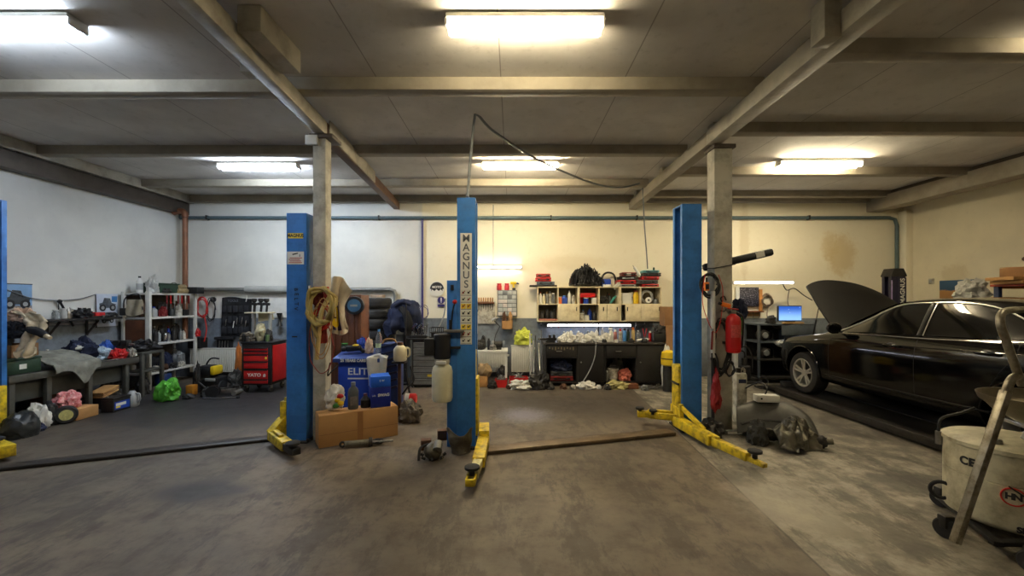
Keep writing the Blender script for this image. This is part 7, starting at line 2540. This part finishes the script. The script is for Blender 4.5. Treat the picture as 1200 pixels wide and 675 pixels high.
# floor in front of the benches
for k, (px, d, r, m_, l) in enumerate(((645, 7.7, .07, dark, 'dark part on the floor under the black vice'), (660, 7.72, .06, rust, 'rusty part on the floor before the left bay'), (671, 7.7, .05, steel, 'silver scrap on the floor right of the left bay'), (712, 7.68, .06, dark, 'dark scrap on the floor between rag and straw bag'), (755, 7.62, .06, galv, 'grey scrap on the floor left of the offcut heap'), (597, 7.75, .06, rust, 'rusty part on the floor by the leg of the white table'), (577, 7.8, .08, dark, 'dark part on the floor behind the striped post arm'))):
    lump((atx(px, d), d, 0), (r, r, r), m_, l, 'small_part', 'part', 120 + k, .5, sub=3)
# more on the cabinets
for k, (c, u, h, r, m1, m2, l) in enumerate((((0, 0, 1), .42, .17, .03, mat('tan_can', (170, 140, 96), .5), red, 'short tan bottle at the back of the first cabinet cell'), ((0, 1, 1), .70, .2, .03, grey, black, 'grey bottle at the back of the second cabinet cell'), ((1, 1, 1), .62, .2, .035, grey, red, 'grey bottle with red cap in the fourth cabinet cell'), ((1, 0, 0), .28, .22, .035, lgrey, sky, 'grey bottle at the back of the lower middle cell'), ((0, 0, 0), .88, .2, .03, mat('dusk', (90, 80, 76), .5), oldwhite, 'dusky bottle at the back of the lower left cell'))):
    bottle(cx(c, u, .24) + Vector((0, 0, .036 if c == (0, 0, 0) else 0)), h, r, m1, m2, l)
# hooks and small tools under the cabinets
for k in range(14):
    x = atx(634 + k * 10.1, UD + .02)
    q = thing('hanging_tool', 'small dark tool, %s from the left hanging under the cabinets' % ('first', 'second', 'third', 'fourth', 'fifth', 'sixth', 'seventh', 'eighth', 'ninth', 'tenth', 'eleventh', 'twelfth', 'thirteenth', 'last')[k], 'tool', (x, UD + .005, ZL - .03 - .06 - .02 * (k % 3)), 0, 'tools hung under the cream cabinets')
    G().bar((0, 0, .03), (0, 0, .075 + .02 * (k % 3)), .010, .008).build('shaft', steel, q)
    G().bar((0, 0, 0), (0, 0, .04), .02, .016, .004).build('handle', (black, rust, dred, dark)[k % 4], q)
# right column and trolley extras
t = thing('side_lever', 'short black lever and strap on the blue post side of the white pole', 'lever', (2.385, 5.10, 1.02))
G().bar((0, 0, 0), (.01, 0, .22), .025, .02, .006).build('shaft', dred, t)
G().ball((.01, 0, .24), (.018, .018, .018), 2).build('knob', lgrey, t)
lump((5.0, 8.25, 1.156), (.09, .07, .10), dark, 'dark heap at the left end of the workshop trolley top', 'parts_heap', 'parts', 140, .4, sub=3)
tag(G().tube([at(893, 440, 8.1), at(900, 447, 7.9), at(893, 455, 7.6), at(884, 452, 7.6)], .012, 8, 6).build('floor_cable', black), 'black cable on the floor before the workshop trolley', 'cable')
EXPO = 0.84
# ---------------------------------------------------------------- camera, world, view
cam = bpy.data.cameras.new('camera')
cam.sensor_width = 36
cam.lens = 36 * F / 1200
cam.shift_y = (HY - 337.5) / 1200
cam.clip_start = .05
co = bpy.data.objects.new('camera', cam)
co.location = (0, 0, EYE)
co.rotation_euler = (PI / 2, 0, 0)
C.objects.link(co)
bpy.context.scene.camera = co
w = bpy.data.worlds.new('world')
bpy.context.scene.world = w
w.use_nodes = True
w.node_tree.nodes['Background'].inputs[0].default_value = (.5, .55, .6, 1)
w.node_tree.nodes['Background'].inputs[1].default_value = .2
sc = bpy.context.scene
sc.view_settings.view_transform = 'Standard'
sc.view_settings.look = 'None'
sc.view_settings.gamma = 1
sc.view_settings.exposure = EXPO
sc.view_settings.use_curve_mapping = False
sc.cycles.max_bounces = 10
sc.cycles.diffuse_bounces = 6
